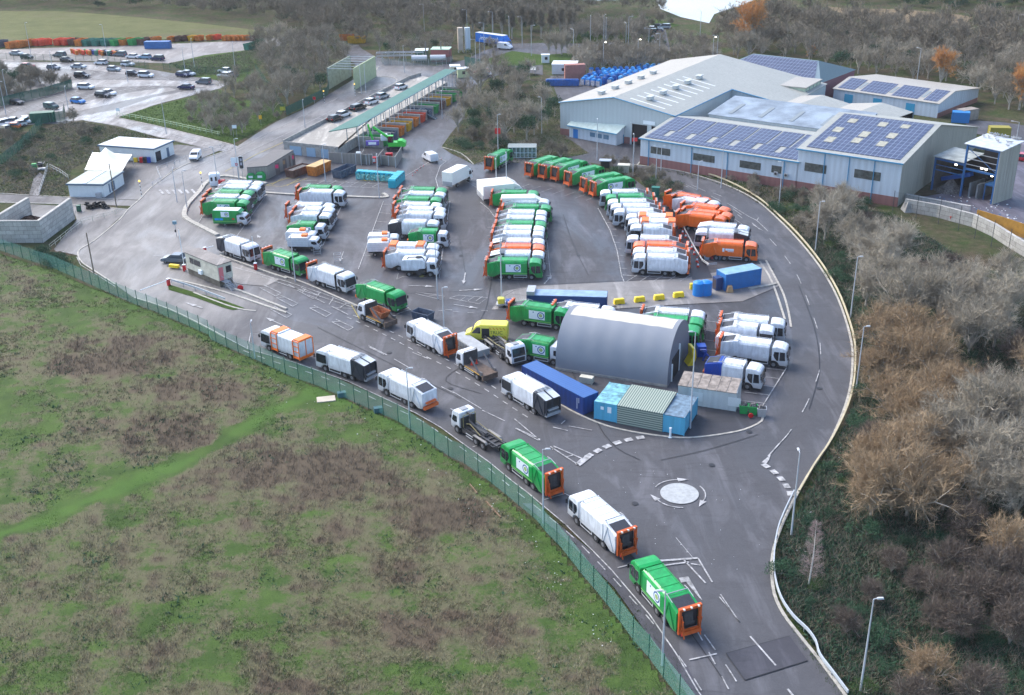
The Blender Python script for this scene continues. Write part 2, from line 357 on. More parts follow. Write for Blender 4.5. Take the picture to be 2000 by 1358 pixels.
sheet('access_road', [(153,500),(156,488),(185,470),(233,430),(250,410),(273,390),(295,367),(315,352),(343,332),(375,317),(405,307),(438,297),(458,290),(500,262),(540,238),(575,222),(612,205),(645,183),(700,150),(735,128),(800,128),(850,140),(820,150),(790,160),(720,195),(640,232),(560,270),(490,310),(430,338),(400,352),(392,372),(367,398),(358,420),(366,434),(420,462),(400,480),(330,470),(300,520),(330,545),(400,575),(480,610),(560,640),(484,683),(440,660),(404,640),(330,603),(258,580),(225,556),(185,530),(160,513)], A_YARD)
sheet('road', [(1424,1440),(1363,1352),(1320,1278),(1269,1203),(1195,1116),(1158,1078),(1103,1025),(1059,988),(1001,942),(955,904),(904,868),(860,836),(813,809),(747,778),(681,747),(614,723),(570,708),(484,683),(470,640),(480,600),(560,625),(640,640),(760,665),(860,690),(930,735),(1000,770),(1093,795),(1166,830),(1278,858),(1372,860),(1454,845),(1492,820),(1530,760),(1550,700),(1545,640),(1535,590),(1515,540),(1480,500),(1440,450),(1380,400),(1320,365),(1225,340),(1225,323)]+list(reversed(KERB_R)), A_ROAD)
sheet('service_road', [(-40,378),(60,383),(140,387),(268,392),(262,403),(140,399),(0,396),(-40,395)], A_YARD)
sheet('bunker_apron', [(140,400),(252,409),(185,470),(156,488),(153,500),(120,492),(105,488),(150,430)], A_YARD)
sheet('visitor_apron', [(132,388),(175,340),(215,300),(350,283),(432,293),(400,307),(340,331),(300,362),(272,391)], A_YARD)
sheet('wheel_wash_road', [(672,112),(684,96),(678,88),(700,88),(725,118),(700,128)], A_YARD)
sheet('mound', [(862,288),(880,262),(905,232),(900,205),(915,175),(960,150),(1020,140),(1075,150),(1092,200),(1098,262),(1150,300),(1060,318),(990,300),(925,322),(880,300)], M_SCRUB)
sheet('shrub_bed', [(1150,318),(1230,330),(1290,345),(1340,385),(1330,402),(1295,392),(1240,352),(1180,338)], M_SCRUB)
sheet('roundabout_verge', [(945,118),(1000,100),(1060,108),(1120,104),(1110,122),(1030,130),(960,128)], M_GRASS)
sheet('road_verge', [(1100,86),(1250,76),(1290,60),(1270,52),(1100,66)], M_GRASS)
sheet('park_slope', [(1150,48),(1220,28),(1290,40),(1330,50),(1290,58),(1200,50)], M_GRASS)
sheet('lake', [(1130,-8),(1140,3),(1280,-2),(1290,18),(1330,34),(1385,46),(1395,28),(1445,12),(1480,-2),(1500,-30),(1200,-40)], M_WATER)
sheet('reed_bed', [(1610,12),(1660,18),(1750,18),(1850,26),(1900,34),(1880,50),(1800,46),(1700,44),(1640,26)], M_REED)
sheet('weighbridge_verge', [(328,556),(380,572),(443,590),(478,603),(455,607),(433,601),(381,582),(330,567)], M_GRASS)
sheet('weighbridge_island', [(338,492),(370,480),(420,500),(500,530),(545,548),(520,560),(470,556),(400,540),(345,515)], A_CONC)
sheet('bunker_floor', [(-8,474),(83,474),(144,428),(150,405),(60,400),(58,430)], A_YARD)
sheet('fence_verge_scrub', [(0,478),(60,488),(100,492),(152,504),(160,518),(185,534),(225,560),(258,584),(190,568),(107,532),(0,496)], M_SCRUB)
sheet('concrete_apron', [(960,606),(985,570),(1040,560),(1330,546),(1500,514),(1522,560),(1450,590),(1330,596),(1180,606),(1090,606)], A_CONC)
sheet('resurfaced_strip', [(1418,1278),(1542,1244),(1577,1292),(1455,1330)], asphalt('asphalt_patch2', (.03,.03,.042), (.05,.05,.062), .3))
sheet('wheel_track', [(1040,985),(1066,1005),(1180,1098),(1262,1196),(1340,1300),(1412,1440),(1390,1440),(1300,1290),(1200,1150),(1100,1050),(1020,985)], asphalt('asphalt_patch3', (.036,.036,.048), (.055,.054,.068), .4))
sheet('tent_island', [(1020,765),(1093,790),(1119,804),(1166,825),(1213,839),(1278,850),(1330,855),(1372,853),(1410,848),(1454,839),(1487,823),(1487,811),(1440,790),(1320,772),(1170,756),(1040,730)], A_DARK, z=.1)
kerb([(1040,770),(1093,791),(1119,805),(1166,826),(1213,840),(1278,851),(1330,856),(1372,854),(1410,849),(1454,840),(1487,824),(1488,810)], .28, .12)
sheet('membrane_strip', [(1283,392),(1310,400),(1328,418),(1350,450),(1368,490),(1384,528),(1392,545),(1352,548),(1345,505),(1328,462),(1308,430),(1288,407)], mat('black_membrane', (.016,.018,.03), .5, noise=.3))
for pts in ([(1165,1090),(1180,1077)],): pass
kerb([p for p in KERB_R[:27]], .3, .13)
kerb(EDGE_L[23:38], .28, .12); kerb([(440,660),(404,640),(330,604),(262,582)], .25, .1)
kerb([(520,360),(440,345),(404,358),(390,376),(368,400),(360,420),(368,431),(386,441),(425,461)], .9, .35)
kerb([(500,376),(572,381),(676,385),(749,387),(755,383),(748,379)], .7, .25)
kerb([(1484,512),(1502,540),(1515,570),(1525,600),(1533,625)], .3, .14); kerb([(1496,510),(1515,545),(1530,575),(1540,610),(1545,640)], .3, .14)
kerb([(1462,566),(1500,560),(1516,556)], .5, .3); kerb([(1265,600),(1340,592),(1420,582),(1470,566)], .3, .1)
kerb([(598,470),(640,505)], .3, .1) if False else None
kerb([(378,572),(443,597),(478,606),(500,608)], .3, .12); kerb([(330,545),(380,556),(440,572),(500,592),(560,612)], .4, .18); kerb([(340,520),(400,545),(470,570),(560,605)], .4, .25); kerb([(430,500),(500,525),(560,545)], .35, .2)
kerb([(556,540),(600,555),(680,590),(712,604)], .3, .1)
kerb([(740,130),(720,160),(745,150),(775,155),(760,170),(700,182)], .3, .12)
kerb([(0,396),(140,400),(252,410)], .25, .1); kerb([(0,378),(60,382),(140,386),(230,390)], .25, .1)
kerb([(862,288),(900,300),(925,322)], .25, .12); kerb([(1225,326),(1245,322),(1262,300)], .25, .12)
kerb([(226,230),(330,252),(455,284)], .25, .12)
# ---------------------------------------------------------------- painted markings
mk = MB(); ZM = .13
def ml(pts, w=.13, z=ZM, mi=0, sm=0):
    P = world_line(pts, sm); L, Q = ribbon_pts(P, w); n = len(P)
    mk.add([(*p, z) for p in L]+[(*p, z) for p in Q], [(n+i, n+i+1, i+1, i) for i in range(n-1)], mi)
def dash(pts, on, off, w=.13, sm=4, mi=0):
    P = [Vector(p) for p in world_line(pts, sm)]; acc = 0; seg = []; state = True; lim = on
    cur = P[0]; seg = [cur]; i = 1
    while i < len(P):
        d = (P[i]-cur).length
        if acc+d < lim: acc += d; cur = P[i]; seg.append(cur) if state else None; i += 1
        else:
            t = (lim-acc)/d; cur = cur.lerp(P[i], t); acc = 0
            if state:
                seg.append(cur)
                L, Q = ribbon_pts([tuple(s) for s in seg], w); n = len(seg)
                mk.add([(*p, ZM) for p in L]+[(*p, ZM) for p in Q], [(n+k, n+k+1, k+1, k) for k in range(n-1)], mi)
            state = not state; lim = on if state else off; seg = [cur]
def fillp(pts, mi=0, world=False):
    P = pts if world else [tuple(G(*p)[:2]) for p in pts]; n = len(P)
    a = sum(P[i][0]*P[(i+1)%n][1]-P[(i+1)%n][0]*P[i][1] for i in range(n))
    if a < 0: P = P[::-1]
    mk.add([(*p, ZM) for p in P], [tuple(range(n))], mi)
ZM = .126
ml(EDGE_L[0:20], .12, sm=0)
ml([(1098,1022),(1110,1030),(1030,1000),(1108,1010)][:2], .1)
dash([(1400,1400),(1340,1304),(1280,1225),(1200,1134),(1120,1052),(1060,1002),(1000,955),(940,905),(880,862),(820,822),(750,790),(680,757),(600,728),(520,703),(470,684)], 1.5, 1.6, .12)
dash([(1478,1400),(1430,1320),(1390,1262),(1330,1180),(1270,1110),(1190,1030),(1130,980)], 2.2, 2.0, .12)
dash([(1450,1400),(1408,1320),(1370,1250),(1356,1225)], 1.6, 1.6, .12)
for a, b in (((1206,1111),(1238,1103)),((1348,1291),(1398,1280)),((1057,980),(1104,968)),((1000,873),(1030,900)),((925,873),(955,863)),((640,727),(655,742)),((748,775),(770,800)),((690,720),(706,725))): pass
ml([(1206,1111),(1238,1103)], .15); ml([(1346,1291),(1400,1279)], .15); ml([(1062,978),(1104,966),(1120,975)], .15); ml([(923,875),(950,866)], .12); ml([(484,683),(490,652),(512,656)], .14); ml([(1538,1348),(1560,1375)], .2); ml([(1465,1245),(1515,1302)], .16)
ml([(1405,1168),(1444,1217),(1407,1163)], .12)
ml([(1280,1098),(1363,1092)], .3); ml([(1284,1108),(1345,1100)], .22); ml([(1336,1096),(1378,1141)], .16); ml([(1363,1092),(1391,1139)], .16); ml([(1349,1103),(1368,1106)], .14); ml([(1320,1052),(1352,1090)], .06)
fillp([(1326,1131),(1344,1128),(1372,1175),(1366,1170),(1340,1139),(1330,1140)])
ml([(1075,874),(1130,910)], .16); ml([(1081,873),(1138,898)], .16); ml([(1078,880),(1086,876)], .14); ml([(1107,894),(1122,890)], .14)
dash([(1132,906),(1150,892),(1180,876),(1210,865),(1240,858),(1262,855)], 1.0, .55, .75, 5)
ml([(1128,910),(1150,893)], .75)
dash([(1490,908),(1510,922),(1528,940),(1542,962),(1546,982)], .95, .6, .7, 5)
fillp([(1487,905),(1505,890),(1502,900),(1497,907)]); ml([(1500,893),(1522,868)], .16)
dash([(1522,868),(1540,848),(1560,818),(1578,785),(1590,755),(1602,715),(1600,660),(1585,610),(1560,545),(1530,498),(1490,455),(1440,415),(1400,390),(1340,362)], 4, 5, .12, 3)
ml([(1109,843),(1080,836)], .14); ml([(1096,830),(1104,823)], .12); ml([(1111,834),(1156,842)], .14)
for p in ([(868,700),(900,738)],): pass
for a, b in (((800,665),(868,684)),((1005,820),(1055,862)),((1006,838),(1052,862)),((942,803),(986,824)),((885,767),(940,800)),((770,703),(803,722)),((720,677),(756,695)),((722,680),(750,694)),((862,757),(888,770)),((806,690),(836,702)),((880,800),(905,812)),((1008,838),(1055,860))): ml([a,b], .13)
for c in ((625,610),(560,590),(600,575),(668,637),(527,570),(548,612)): # lozenge lane arrows
    x, y = c; ml([(x-20,y-7),(x+12,y+10)], .12); ml([(x-12,y-12),(x+22,y+4)], .12); ml([(x+12,y+10),(x+22,y+4)], .12); ml([(x-20,y-7),(x-2,y-8)], .12)
dash([(678,621),(720,640),(770,665),(830,697),(880,722),(940,757),(1000,797),(1045,826)], 1.1, 1.1, .14, 3); dash([(690,617),(735,636),(790,662),(850,692),(905,722),(960,755),(1010,788),(1050,815)], 1.1, 1.1, .14, 3)
ml([(445,520),(556,550),(640,578),(712,607)], .14); ml([(512,542),(600,572),(690,602)], .12); ml([(563,557),(592,571)], .13); ml([(604,578),(634,593)], .13); ml([(648,600),(680,616)], .13)
for a, b in (((597,566),(591,573)),((624,574),(616,585)),((651,584),(643,596)),((678,593),(664,603))): ml([a, b], .16)
ml([(654,603),(692,604)], .1); ml([(775,615),(802,606),(796,602)], .14); ml([(686,596),(702,624)], .1, mi=1)
# yard arrows, bays and kerb lines
for a, b in (((632,552),(642,538)),): pass
def bay_row(a0, a1, n, d, w=.1, edge=True):
    for i in range(n+1):
        t = i/n; x, y = a0[0]+(a1[0]-a0[0])*t, a0[1]+(a1[1]-a0[1])*t
        ml([(x,y),(x+d[0],y+d[1])], w)
    if edge: ml([a0, a1], w)
ml([(522,380),(463,462)], .12); ml([(668,402),(624,495),(618,497)], .12); ml([(749,394),(700,527)], .12); ml([(879,394),(870,450),(858,545),(786,542),(775,547)], .12); ml([(775,547),(778,535)], .1)
bay_row((385,440),(425,380),5,(18,1)); bay_row((746,400),(712,500),6,(22,2), edge=False); bay_row((962,398),(962,540),9,(-10,0), edge=False); bay_row((1068,470),(1075,540),3,(-8,0)); ml([(962,534),(961,547),(1022,547),(1023,536)], .12)
ml([(938,396),(955,410),(966,425)], .12); ml([(1168,408),(1192,452),(1205,490),(1214,540),(1219,552)], .13); bay_row((1186,436),(1214,538),8,(14,1), .1, False); ml([(1216,539),(1340,546)], .12)
for i in range(5): x = 1224+i*26; ml([(x,551),(x+20,539)], .1)
ml([(1392,398),(1450,440)], .1); bay_row((1525,640),(1536,720),4,(-45,-5), .1); ml([(1536,720),(1482,806)], .14); bay_row((1530,725),(1486,806),5,(-50,-6), .1, False)
bay_row((1378,628),(1376,722),5,(30,4), .1, False)
bay_row((1010,370),(1190,400),8,(24,-9), .09, False); ml([(905,352),(985,400)], .08)
ml([(484,372),(536,372)], .1)
ml([(520,363),(549,366),(600,350),(563,349),(520,363)], .12, mi=1); ml([(531,362),(552,350)], .1, mi=1); ml([(560,364),(585,350)], .1, mi=1)
ml([(580,353),(770,362),(745,369),(590,361)], .12)
for i in range(6): x = 617+i*22; ml([(x,362+i*.9),(x+18,353+i*.9)], .12)
ml([(704,353),(756,356),(750,348)], .12, mi=1)
for i in range(6): x = 708+i*9; ml([(x,350),(x+7,355)], .14, mi=1)
ml([(770,358),(838,318)], .12); ml([(857,372),(851,350),(860,325),(872,316),(858,311)], .14)
for a, b in (((640,338),(660,345)),): pass
def arrow(x0, y0, x1, y1, w=.14, head=1.6):
    a = Vector(G(x0, y0)[:2]); b = Vector(G(x1, y1)[:2]); d = (b-a).normalized(); n = Vector((-d.y, d.x)); c = b-d*head
    mk.add([(*(a+n*w/2), ZM), (*(a-n*w/2), ZM), (*(c-n*w/2), ZM), (*(c+n*w/2), ZM)], [(3,2,1,0)]); mk.add([(*(c+n*.4), ZM), (*(c-n*.4), ZM), (*b, ZM)], [(0,1,2)])
arrow(671,493,664,512); arrow(909,534,905,556,.2); arrow(1063,556,1078,539,.2); arrow(508,466,502,460); arrow(798,559,850,561); arrow(886,596,935,604); arrow(897,569,945,566); arrow(395,603,362,592,.3,2.4); arrow(560,640,520,622)
ml([(814,572),(868,580),(862,587),(812,575)], .1); ml([(878,584),(936,595),(952,583),(895,578),(878,584)], .1)
for i in range(3): x = 898+i*16; ml([(x,589),(x+12,581)], .1)
ml([(838,579),(855,578)], .1)
for x, y in ((830,606),(856,608),(885,610),(913,612),(940,608),(870,606)): ml([(x,y),(x+13,y+1)], .1)
# mini roundabout
c = G(1327,965.5); pts = [(c.x+2.12*math.cos(a*math.pi/24), c.y+2.12*math.sin(a*math.pi/24)) for a in range(48)]
fillp(pts, 2, True)
for k in range(3):
    a0 = R(150-k*120); P = [(c.x+2.85*math.cos(a0-t*.16), c.y+2.85*math.sin(a0-t*.16)) for t in range(8)]
    L, Q = ribbon_pts(P, .14); n = len(P); mk.add([(*p, ZM) for p in L]+[(*p, ZM) for p in Q], [(n+i, n+i+1, i+1, i) for i in range(n-1)])
    e = Vector(P[-1]); d = (Vector(P[-1])-Vector(P[-2])).normalized(); nn = Vector((-d.y, d.x)); mk.add([(*(e+nn*.38), ZM), (*(e-nn*.38), ZM), (*(e+d*1.3), ZM)], [(0,1,2)])
# access road and car park lines
ml([(315,357),(380,326),(445,300),(520,262),(600,222),(660,192)], .16); dash([(345,350),(400,322),(470,292),(540,256),(620,214),(680,184)], 3, 3, .14); ml([(420,330),(480,300),(560,262),(650,216)], .16); ml([(440,336),(500,303),(560,276)], .14, mi=1)
for i in range(7): x = 312+i*12.5; ml([(x,372-i*.2),(x+7,380-i*.2)], .5)
for i in range(6): x = 640+i*11; ml([(x,203-i*.5),(x+10,200-i*.5)], .5) if False else None
ml([(150,503),(158,519),(186,536),(225,561)], .12); ml([(300,500),(345,505),(360,512)], .12); dash([(108,491),(150,498)], .8, .8, .2)
ml([(232,237),(330,260),(440,290)], .12); dash([(215,236),(300,256),(400,283),(450,298)], 4, 3, .14); ml([(0,236),(160,229),(226,228)], .12); ml([(152,245),(240,220),(300,200),(400,178),(440,165)], .14)
for (x0, y0, x1, y1, n, dx, dy) in ((60,131,300,150,18,14,-3),(60,160,300,150,18,-12,4),(120,172,300,160,14,14,3),(160,186,300,168,12,14,2.5),(10,215,150,190,12,10,5),(240,215,420,170,16,-16,-1),(300,152,440,158,10,16,4),(80,145,290,138,15,14,3),(20,200,160,178,10,12,4)):
    for i in range(n): t = i/n; x = x0+(x1-x0)*t; y = y0+(y1-y0)*t; ml([(x,y),(x+dx,y+dy)], .12)
ml([(1190,330),(1250,345),(1330,372),(1360,392)], .1)
for a, b in (((1315,357),(1345,367)),((1350,362),(1378,375)),((1392,378),(1410,385)),((1370,392),(1392,403)),((1310,368),(1330,374)),((1420,398),(1462,424)),((1462,424),(1478,432)),((1478,432),(1482,426)),((1440,420),(1450,428)),((1470,440),(1490,452)),((1478,432),(1500,453))): ml([a, b], .14)
for i in range(5): ml([(1165+i*0,0),(1165,0)], .1) if False else None
marks = mk.obj('road_marking', [MARK, MARKY, mat('roundabout_paint', (.40,.42,.43), .7, noise=.2, nscale=3)]); tag(marks, kind='structure')
for t in (('zebra', [(1280,0)]),): pass

sm_ = MB(); A_SEAM = mat('tar_seam', (.018,.018,.022), .5)
def seam(pts, w=.12, sm=0):
    P = world_line(pts, sm); L, Q = ribbon_pts(P, w); n = len(P); sm_.add([(*p, .118) for p in L]+[(*p, .118) for p in Q], [(n+i, n+i+1, i+1, i) for i in range(n-1)])
for pts in ([(1418,1278),(1455,1330)],[(1418,1278),(1542,1244)],[(1455,1330),(1577,1292)],[(1205,1050),(1290,1160),(1350,1240),(1420,1340)],[(1100,960),(1180,1030),(1260,1120)],[(960,545),(955,575),(948,605),(930,640)],[(965,600),(1040,560),(1330,545)],[(905,715),(870,745),(940,770)],
  [(1290,900),(1380,880),(1480,850)],[(1560,560),(1590,640),(1600,720),(1580,800)],[(620,640),(700,680),(800,730),(900,780)],[(560,470),(600,440),(640,400)],[(890,430),(900,480),(910,540)],[(1100,420),(1120,480),(1150,540)],[(700,590),(780,575),(900,570)],[(1020,480),(1020,540)],[(1100,690),(1180,850),(1250,900)]): seam(pts, .1, 4)
for x, y in ((1508,526),(1463,845),(1390,910),(1240,985),(1000,870),(880,760),(760,690),(900,500),(640,470),(1130,500),(1480,700),(1600,760),(330,520),(365,395),(540,520),(1200,600),(860,640)):
    p = G(x, y); sm_.add([(p.x+.38*math.cos(i*.785), p.y+.38*math.sin(i*.785), .12) for i in range(8)], [tuple(range(8))])
tag(sm_.obj('tar_seam_and_cover', A_SEAM), kind='structure')
# ================================================================ VEHICLES (x forward, origin on the ground under the front axle)
def wheel(parent, x, y, r=.5, w=.32, n=14):
    o = MB().disc((0,0,0), r, 'y', w, n).obj('wheel', RUBBER, parent, loc=(x, y, r))
    s = 1 if y > 0 else -1
    MB().disc((0, s*(w/2), 0), r*.52, 'y', .03, 10).disc((0, s*(w/2+.02), 0), r*.2, 'y', .06, 8).obj('rim', RIM, o)
    return o
def arch(cx, r, z0, z1, n=5): # points over a wheel from front to rear
    return [(cx+r*math.cos(math.pi*i/(n-1)), max(z0, z1-r+r*math.sin(math.pi*i/(n-1)))) for i in range(n)]
def cab_low(t, m, dark=False):
    prof = [(-.35,.95),(-.35,3.0),(.1,3.1),(.9,3.05),(1.42,2.86),(1.62,2.6),(1.80,1.3),(1.82,.42),(.74,.42)]+[(.68,.62),(.5,.9),(.15,1.06),(-.2,1.08)]
    c = MB().prism(prof, -1.22, 1.22).obj('cab', m, t, bevel=.07, seg=2)
    MB().add([(1.85,-1.08,1.28),(1.85,1.08,1.28),(1.665,1.05,2.58),(1.665,-1.05,2.58)], [(0,1,2,3)]).add([(1.85,-1.08,1.28),(1.665,-1.05,2.58),(1.5,-1.24,2.55),(1.62,-1.24,1.35)], [(0,1,2,3)]).add([(1.85,1.08,1.28),(1.62,1.24,1.35),(1.5,1.24,2.55),(1.665,1.05,2.58)], [(0,1,2,3)]).obj('windscreen', GLASS, t)
    for s in (-1, 1):
        if dark:
            MB().prism([(-.3,1.3),(-.3,2.55),(1.5,2.55),(1.62,1.25),(.4,1.2)], s*1.2, s*1.25).obj('side_window', GLASS, t)
        else:
            MB().prism([(.72,1.2),(.72,2.45),(1.4,2.45),(1.5,1.25)], s*1.2, s*1.25).obj('side_window', GLASS, t)
            MB().prism([(.02,1.55),(-.12,1.9),(-.02,2.42),(.6,2.42),(.6,1.15),(.35,1.15)], s*1.2, s*1.25).obj('side_window', GLASS, t)
        MB().box((1.75, s*1.36, 2.1), (.12,.2,.5)).tube((1.6,s*1.2,2.5),(1.75,s*1.36,2.35),.025).obj('mirror', BLACK, t)
        MB().b2(1.815,1.85, s*.95-.16, s*.95+.16, .62,.8).obj('headlight', SILVER, t)
    MB().b2(1.8,1.86,-1.0,1.0,.45,.6).b2(1.82,1.87,-.3,.3,.95,1.12).obj('bumper', BLACK, t)
def lifter(t, x0, m, up=True):
    b = MB()
    for s in (-1, 1):
        b.box((x0-.18, s*1.05, 1.95), (.26,.22,2.75)); b.box((x0-.5, s*.85, 1.2), (.12,.1,1.7), ry=.35); b.tube((x0-.3,s*.9,2.6),(x0-.62,s*.8,1.2),.06)
    b.box((x0-.18, 0, 3.25), (.34,2.3,.26)); b.box((x0-.5,0,.85), (.45,1.9,.35), top=(.8,1)); b.box((x0-.5,0,1.15), (.12,1.5,.16)); b.tube((x0-.32,-1.0,.7),(x0-.7,-.95,2.3),.05); b.tube((x0-.32,1.0,.7),(x0-.7,.95,2.3),.05); 
    o = b.obj('bin_lift', m, t)
    w_ = MB()
    for y in (-.75,0,.75): w_.box((x0-.3,y,3.33),(.42,.14,.14),ry=.3)
    w_.obj('rear_marker', mat('marker_white', (.75,.72,.7), .4), o)
    MB().b2(x0-.62,x0-.56,-1.05,-.75,.62,.82).b2(x0-.62,x0-.56,.75,1.05,.62,.82).obj('tail_light', mat('tail_light_red', (.7,.03,.03), .3), o)
    MB().b2(x0-.12,x0+.02,-.85,.85,1.0,3.05).obj('hopper_opening', BLACK, t); MB().box((x0-.16,.1,2.1),(.06,.9,1.3),ry=.12).box((x0-.2,-.3,1.5),(.1,.5,.4)).obj('packing_plate', CHASSIS, t)
    return o
def emblem(parent, x, z, r, s, y=1.262):
    return MB().disc((x, s*y, z), r, 'y', .012, 24).disc((x, s*(y+.008), z), r*.74, 'y', .012, 24, 2).disc((x-.03*r, s*(y+.016), z+.05*r), r*.52, 'y', .01, 9, 1).obj('emblem', [RINGB, RINGY, SIGNW], parent)
def make_rcv(body=WHITE, cab=None, tail=None, lift=LIFT, sign=None, axles=3, dark=False, short=False, roofdark=True):
    t = thing('refuse_lorry', 'refuse lorry', 'refuse lorry'); cab = cab or body; tail = tail or body
    if short: cab_std(t, cab)
    else: cab_low(t, cab, dark)
    xb = -3.5 if axles == 2 else -5.0; xt = xb-2.3
    prof = [(-1.25,1.0),(-1.25,2.85),(-1.12,3.1),(-.85,3.24),(.85,3.24),(1.12,3.1),(1.25,2.85),(1.25,1.0)]
    b = MB().loft(prof, xb, -.72)
    for x in (-.78, xb+.06): b.b2(x-.06,x+.06,-1.275,1.275,.98,3.0)
    b.b2(xb,-.72,-1.27,1.27,.95,1.08)
    bo = b.obj('body', body, t)
    r = MB()
    for x in np.arange(xb+1.1, -.9, 1.35): r.b2(x-.03,x+.03,-1.0,1.0,3.24,3.27)
    for s in (-1, 1): r.tube((xb-.2,s*.92,3.34),(-.8,s*.92,3.34),.03); r.b2(-.9,-.8,s*.95-.06,s*.95+.06,3.1,3.4)
    r.obj('roof_rail', mat('rail_'+body.name, [c*.8 for c in body.node_tree.nodes['Principled BSDF'].inputs['Base Color'].default_value[:3]], .4), bo)
    tp = [(xb+.02,1.0),(xb+.02,3.22),(xb-.5,3.22),(xt+.9,3.0),(xt,2.78),(xt-.02,1.1),(xt+.35,.55),(xt+1.0,.5),(xb-.3,1.0)]
    to = MB().prism(tp, -1.22, 1.22)
    for s in (-1, 1):
        q = s*1.22
        to.add([(xb-.15,q,1.05),(xb-.02,q,1.05),(xb-.7,q,3.1),(xb-.85,q,3.1),(xb-.15,q+s*.07,1.05),(xb-.02,q+s*.07,1.05),(xb-.7,q+s*.07,3.1),(xb-.85,q+s*.07,3.1)][::1], [(4,5,6,7),(0,3,7,4),(1,2,6,5),(3,2,6,7)])
        to.tube((xt+.4,s*1.27,.75),(xb-.75,s*1.27,2.9),.05)
        to.b2(xt+.02,xt+.12,s*1.22-.04,s*1.22+.05,.7,2.8)
    to.obj('tailgate', tail, t, bevel=.05)
    if tail is DARKT:
        pl = mat('tail_top_grey', S(205,212,216), .4, noise=.15)
        for s in (-1, 1): MB().add([(xb-.7,s*.12,3.24),(xb-.7,s*1.15,3.24),(xt-.15,s*1.15,2.84),(xt-.15,s*.12,2.84)],[(0,1,2,3)] if s < 0 else [(3,2,1,0)]).obj('tail_top', pl, t); MB().b2(xt-.06,xt+.0,min(s*.2,s*1.0),max(s*.2,s*1.0),1.05,2.6).obj('hopper_opening', BLACK, t); MB().b2(xt-.3,xt-.05,s*1.1-.05,s*1.1+.05,.8,2.7).obj('side_fin', DARKT, t)
        g_ = MB(); [g_.tube((xb-.1-.2*i,-1.0,3.36),(xb-.1-.2*i,1.0,3.36),.035) for i in range(4)]; [g_.tube((xb+.3,y_,3.4),(xb-1.0,y_,3.36),.035) for y_ in (-.9,-.3,.3,.9)]; g_.obj('hydraulic_pipe', STEEL, t)
    if roofdark:
        MB().add([(xb-.65,-.95,3.235),(xb-.65,.95,3.235),(xt+.15,.95,2.87),(xt+.15,-.95,2.87)],[(0,1,2,3)]).obj('roof_grating', mat('roof_grating', (.035,.04,.055), .6, noise=.3, nscale=6), t)
        m = MB(); m.path([(xb+.5,1.15,3.3),(xb-.2,1.1,3.45),(xb-1.2,1.1,3.2)],.035); m.path([(xb+.5,-1.15,3.3),(xb-.2,-1.1,3.45),(xb-1.2,-1.1,3.2)],.035); m.tube((xb-.1,-1.05,3.38),(xb-.1,1.05,3.38),.05); m.obj('hydraulic_pipe', STEEL, t)
    if lift: lifter(t, xt, lift)
    else: MB().b2(xt-.3,xt+.1,-1.15,1.15,.55,.95).b2(xt-.34,xt-.02,-.8,.8,1.3,1.5).obj('rear_bumper', STEEL if not roofdark else mat('bumper_orange', S(230,110,50), .5), t)
    ch = MB().b2(xt+.9,1.2,-.45,.45,.62,.98).b2(-2.9,-.9,-1.0,1.0,.55,.95).obj('chassis', CHASSIS, t)
    ax = [0, -3.68, -5.03] if axles == 3 else [0, -3.7]
    for x in ax:
        for s in (-1, 1): wheel(t, x, s*1.08)
    for s in (-1, 1):
        g = MB(); xe = -2.95
        g.b2(xe,-.75,s*1.2-.02,s*1.2+.02,.42,.5).b2(xe,-.75,s*1.2-.02,s*1.2+.02,.82,.9).b2(xe,xe+.07,s*1.2-.02,s*1.2+.02,.5,.82).b2(-.82,-.75,s*1.2-.02,s*1.2+.02,.5,.82)
        g.obj('side_guard', SILVER, t)
        if axles == 3: MB().prism([(-3.1,1.0),(-3.25,.98),(-3.68,1.1),(-4.2,1.0),(-4.5,1.0),(-5.03,1.1),(-5.5,.95),(-5.5,.86),(-5.03,1.02),(-4.5,.93),(-4.2,.93),(-3.68,1.02),(-3.25,.9)], s*1.0, s*1.24).obj('mudguard', BLACK, t)
    if sign:
        for s in (-1, 1):
            if sign == 'long':
                p = MB().prism([(-4.75,1.35),(-4.75,2.75),(-1.3,2.75),(-1.3,1.75),(-1.6,1.35)], s*1.245, s*1.262).obj('side_sign', SIGNW, t); emblem(p, -4.1, 2.05, .6, s); emblem(p, -2.8, 2.15, .27, s)
            else:
                L = 2.5 if axles == 3 else 1.9; x1 = -1.75 if axles == 3 else -1.2
                if s > 0: pass
                p = MB().b2(x1-L, x1, min(s*1.245,s*1.262), max(s*1.245,s*1.262), 1.4, 2.75).obj('side_sign', SIGNW, t)
                emblem(p, x1-(.62 if s < 0 else L-.62), 2.07, .56, s); MB().disc((x1-L*.72 if s < 0 else x1-L*.28, s*1.268, 2.5), .1, 'y', .01, 10).obj('sign_mark', RINGB, p)
    elif body is WHITE:
        for s in (-1, 1): MB().b2(-1.5,-1.0,min(s*1.25,s*1.262),max(s*1.25,s*1.262),1.3,1.9).obj('locker_door', mat('white_locker', S(222,228,233), .35), t)
    if body is GREEN:
        for s in (-1, 1): MB().b2(xb+.05,-.75,min(s*1.272,s*1.28),max(s*1.272,s*1.28),1.09,1.17).obj('reflective_strip', mat('strip_lime', S(140,215,100), .4), t)
    return t
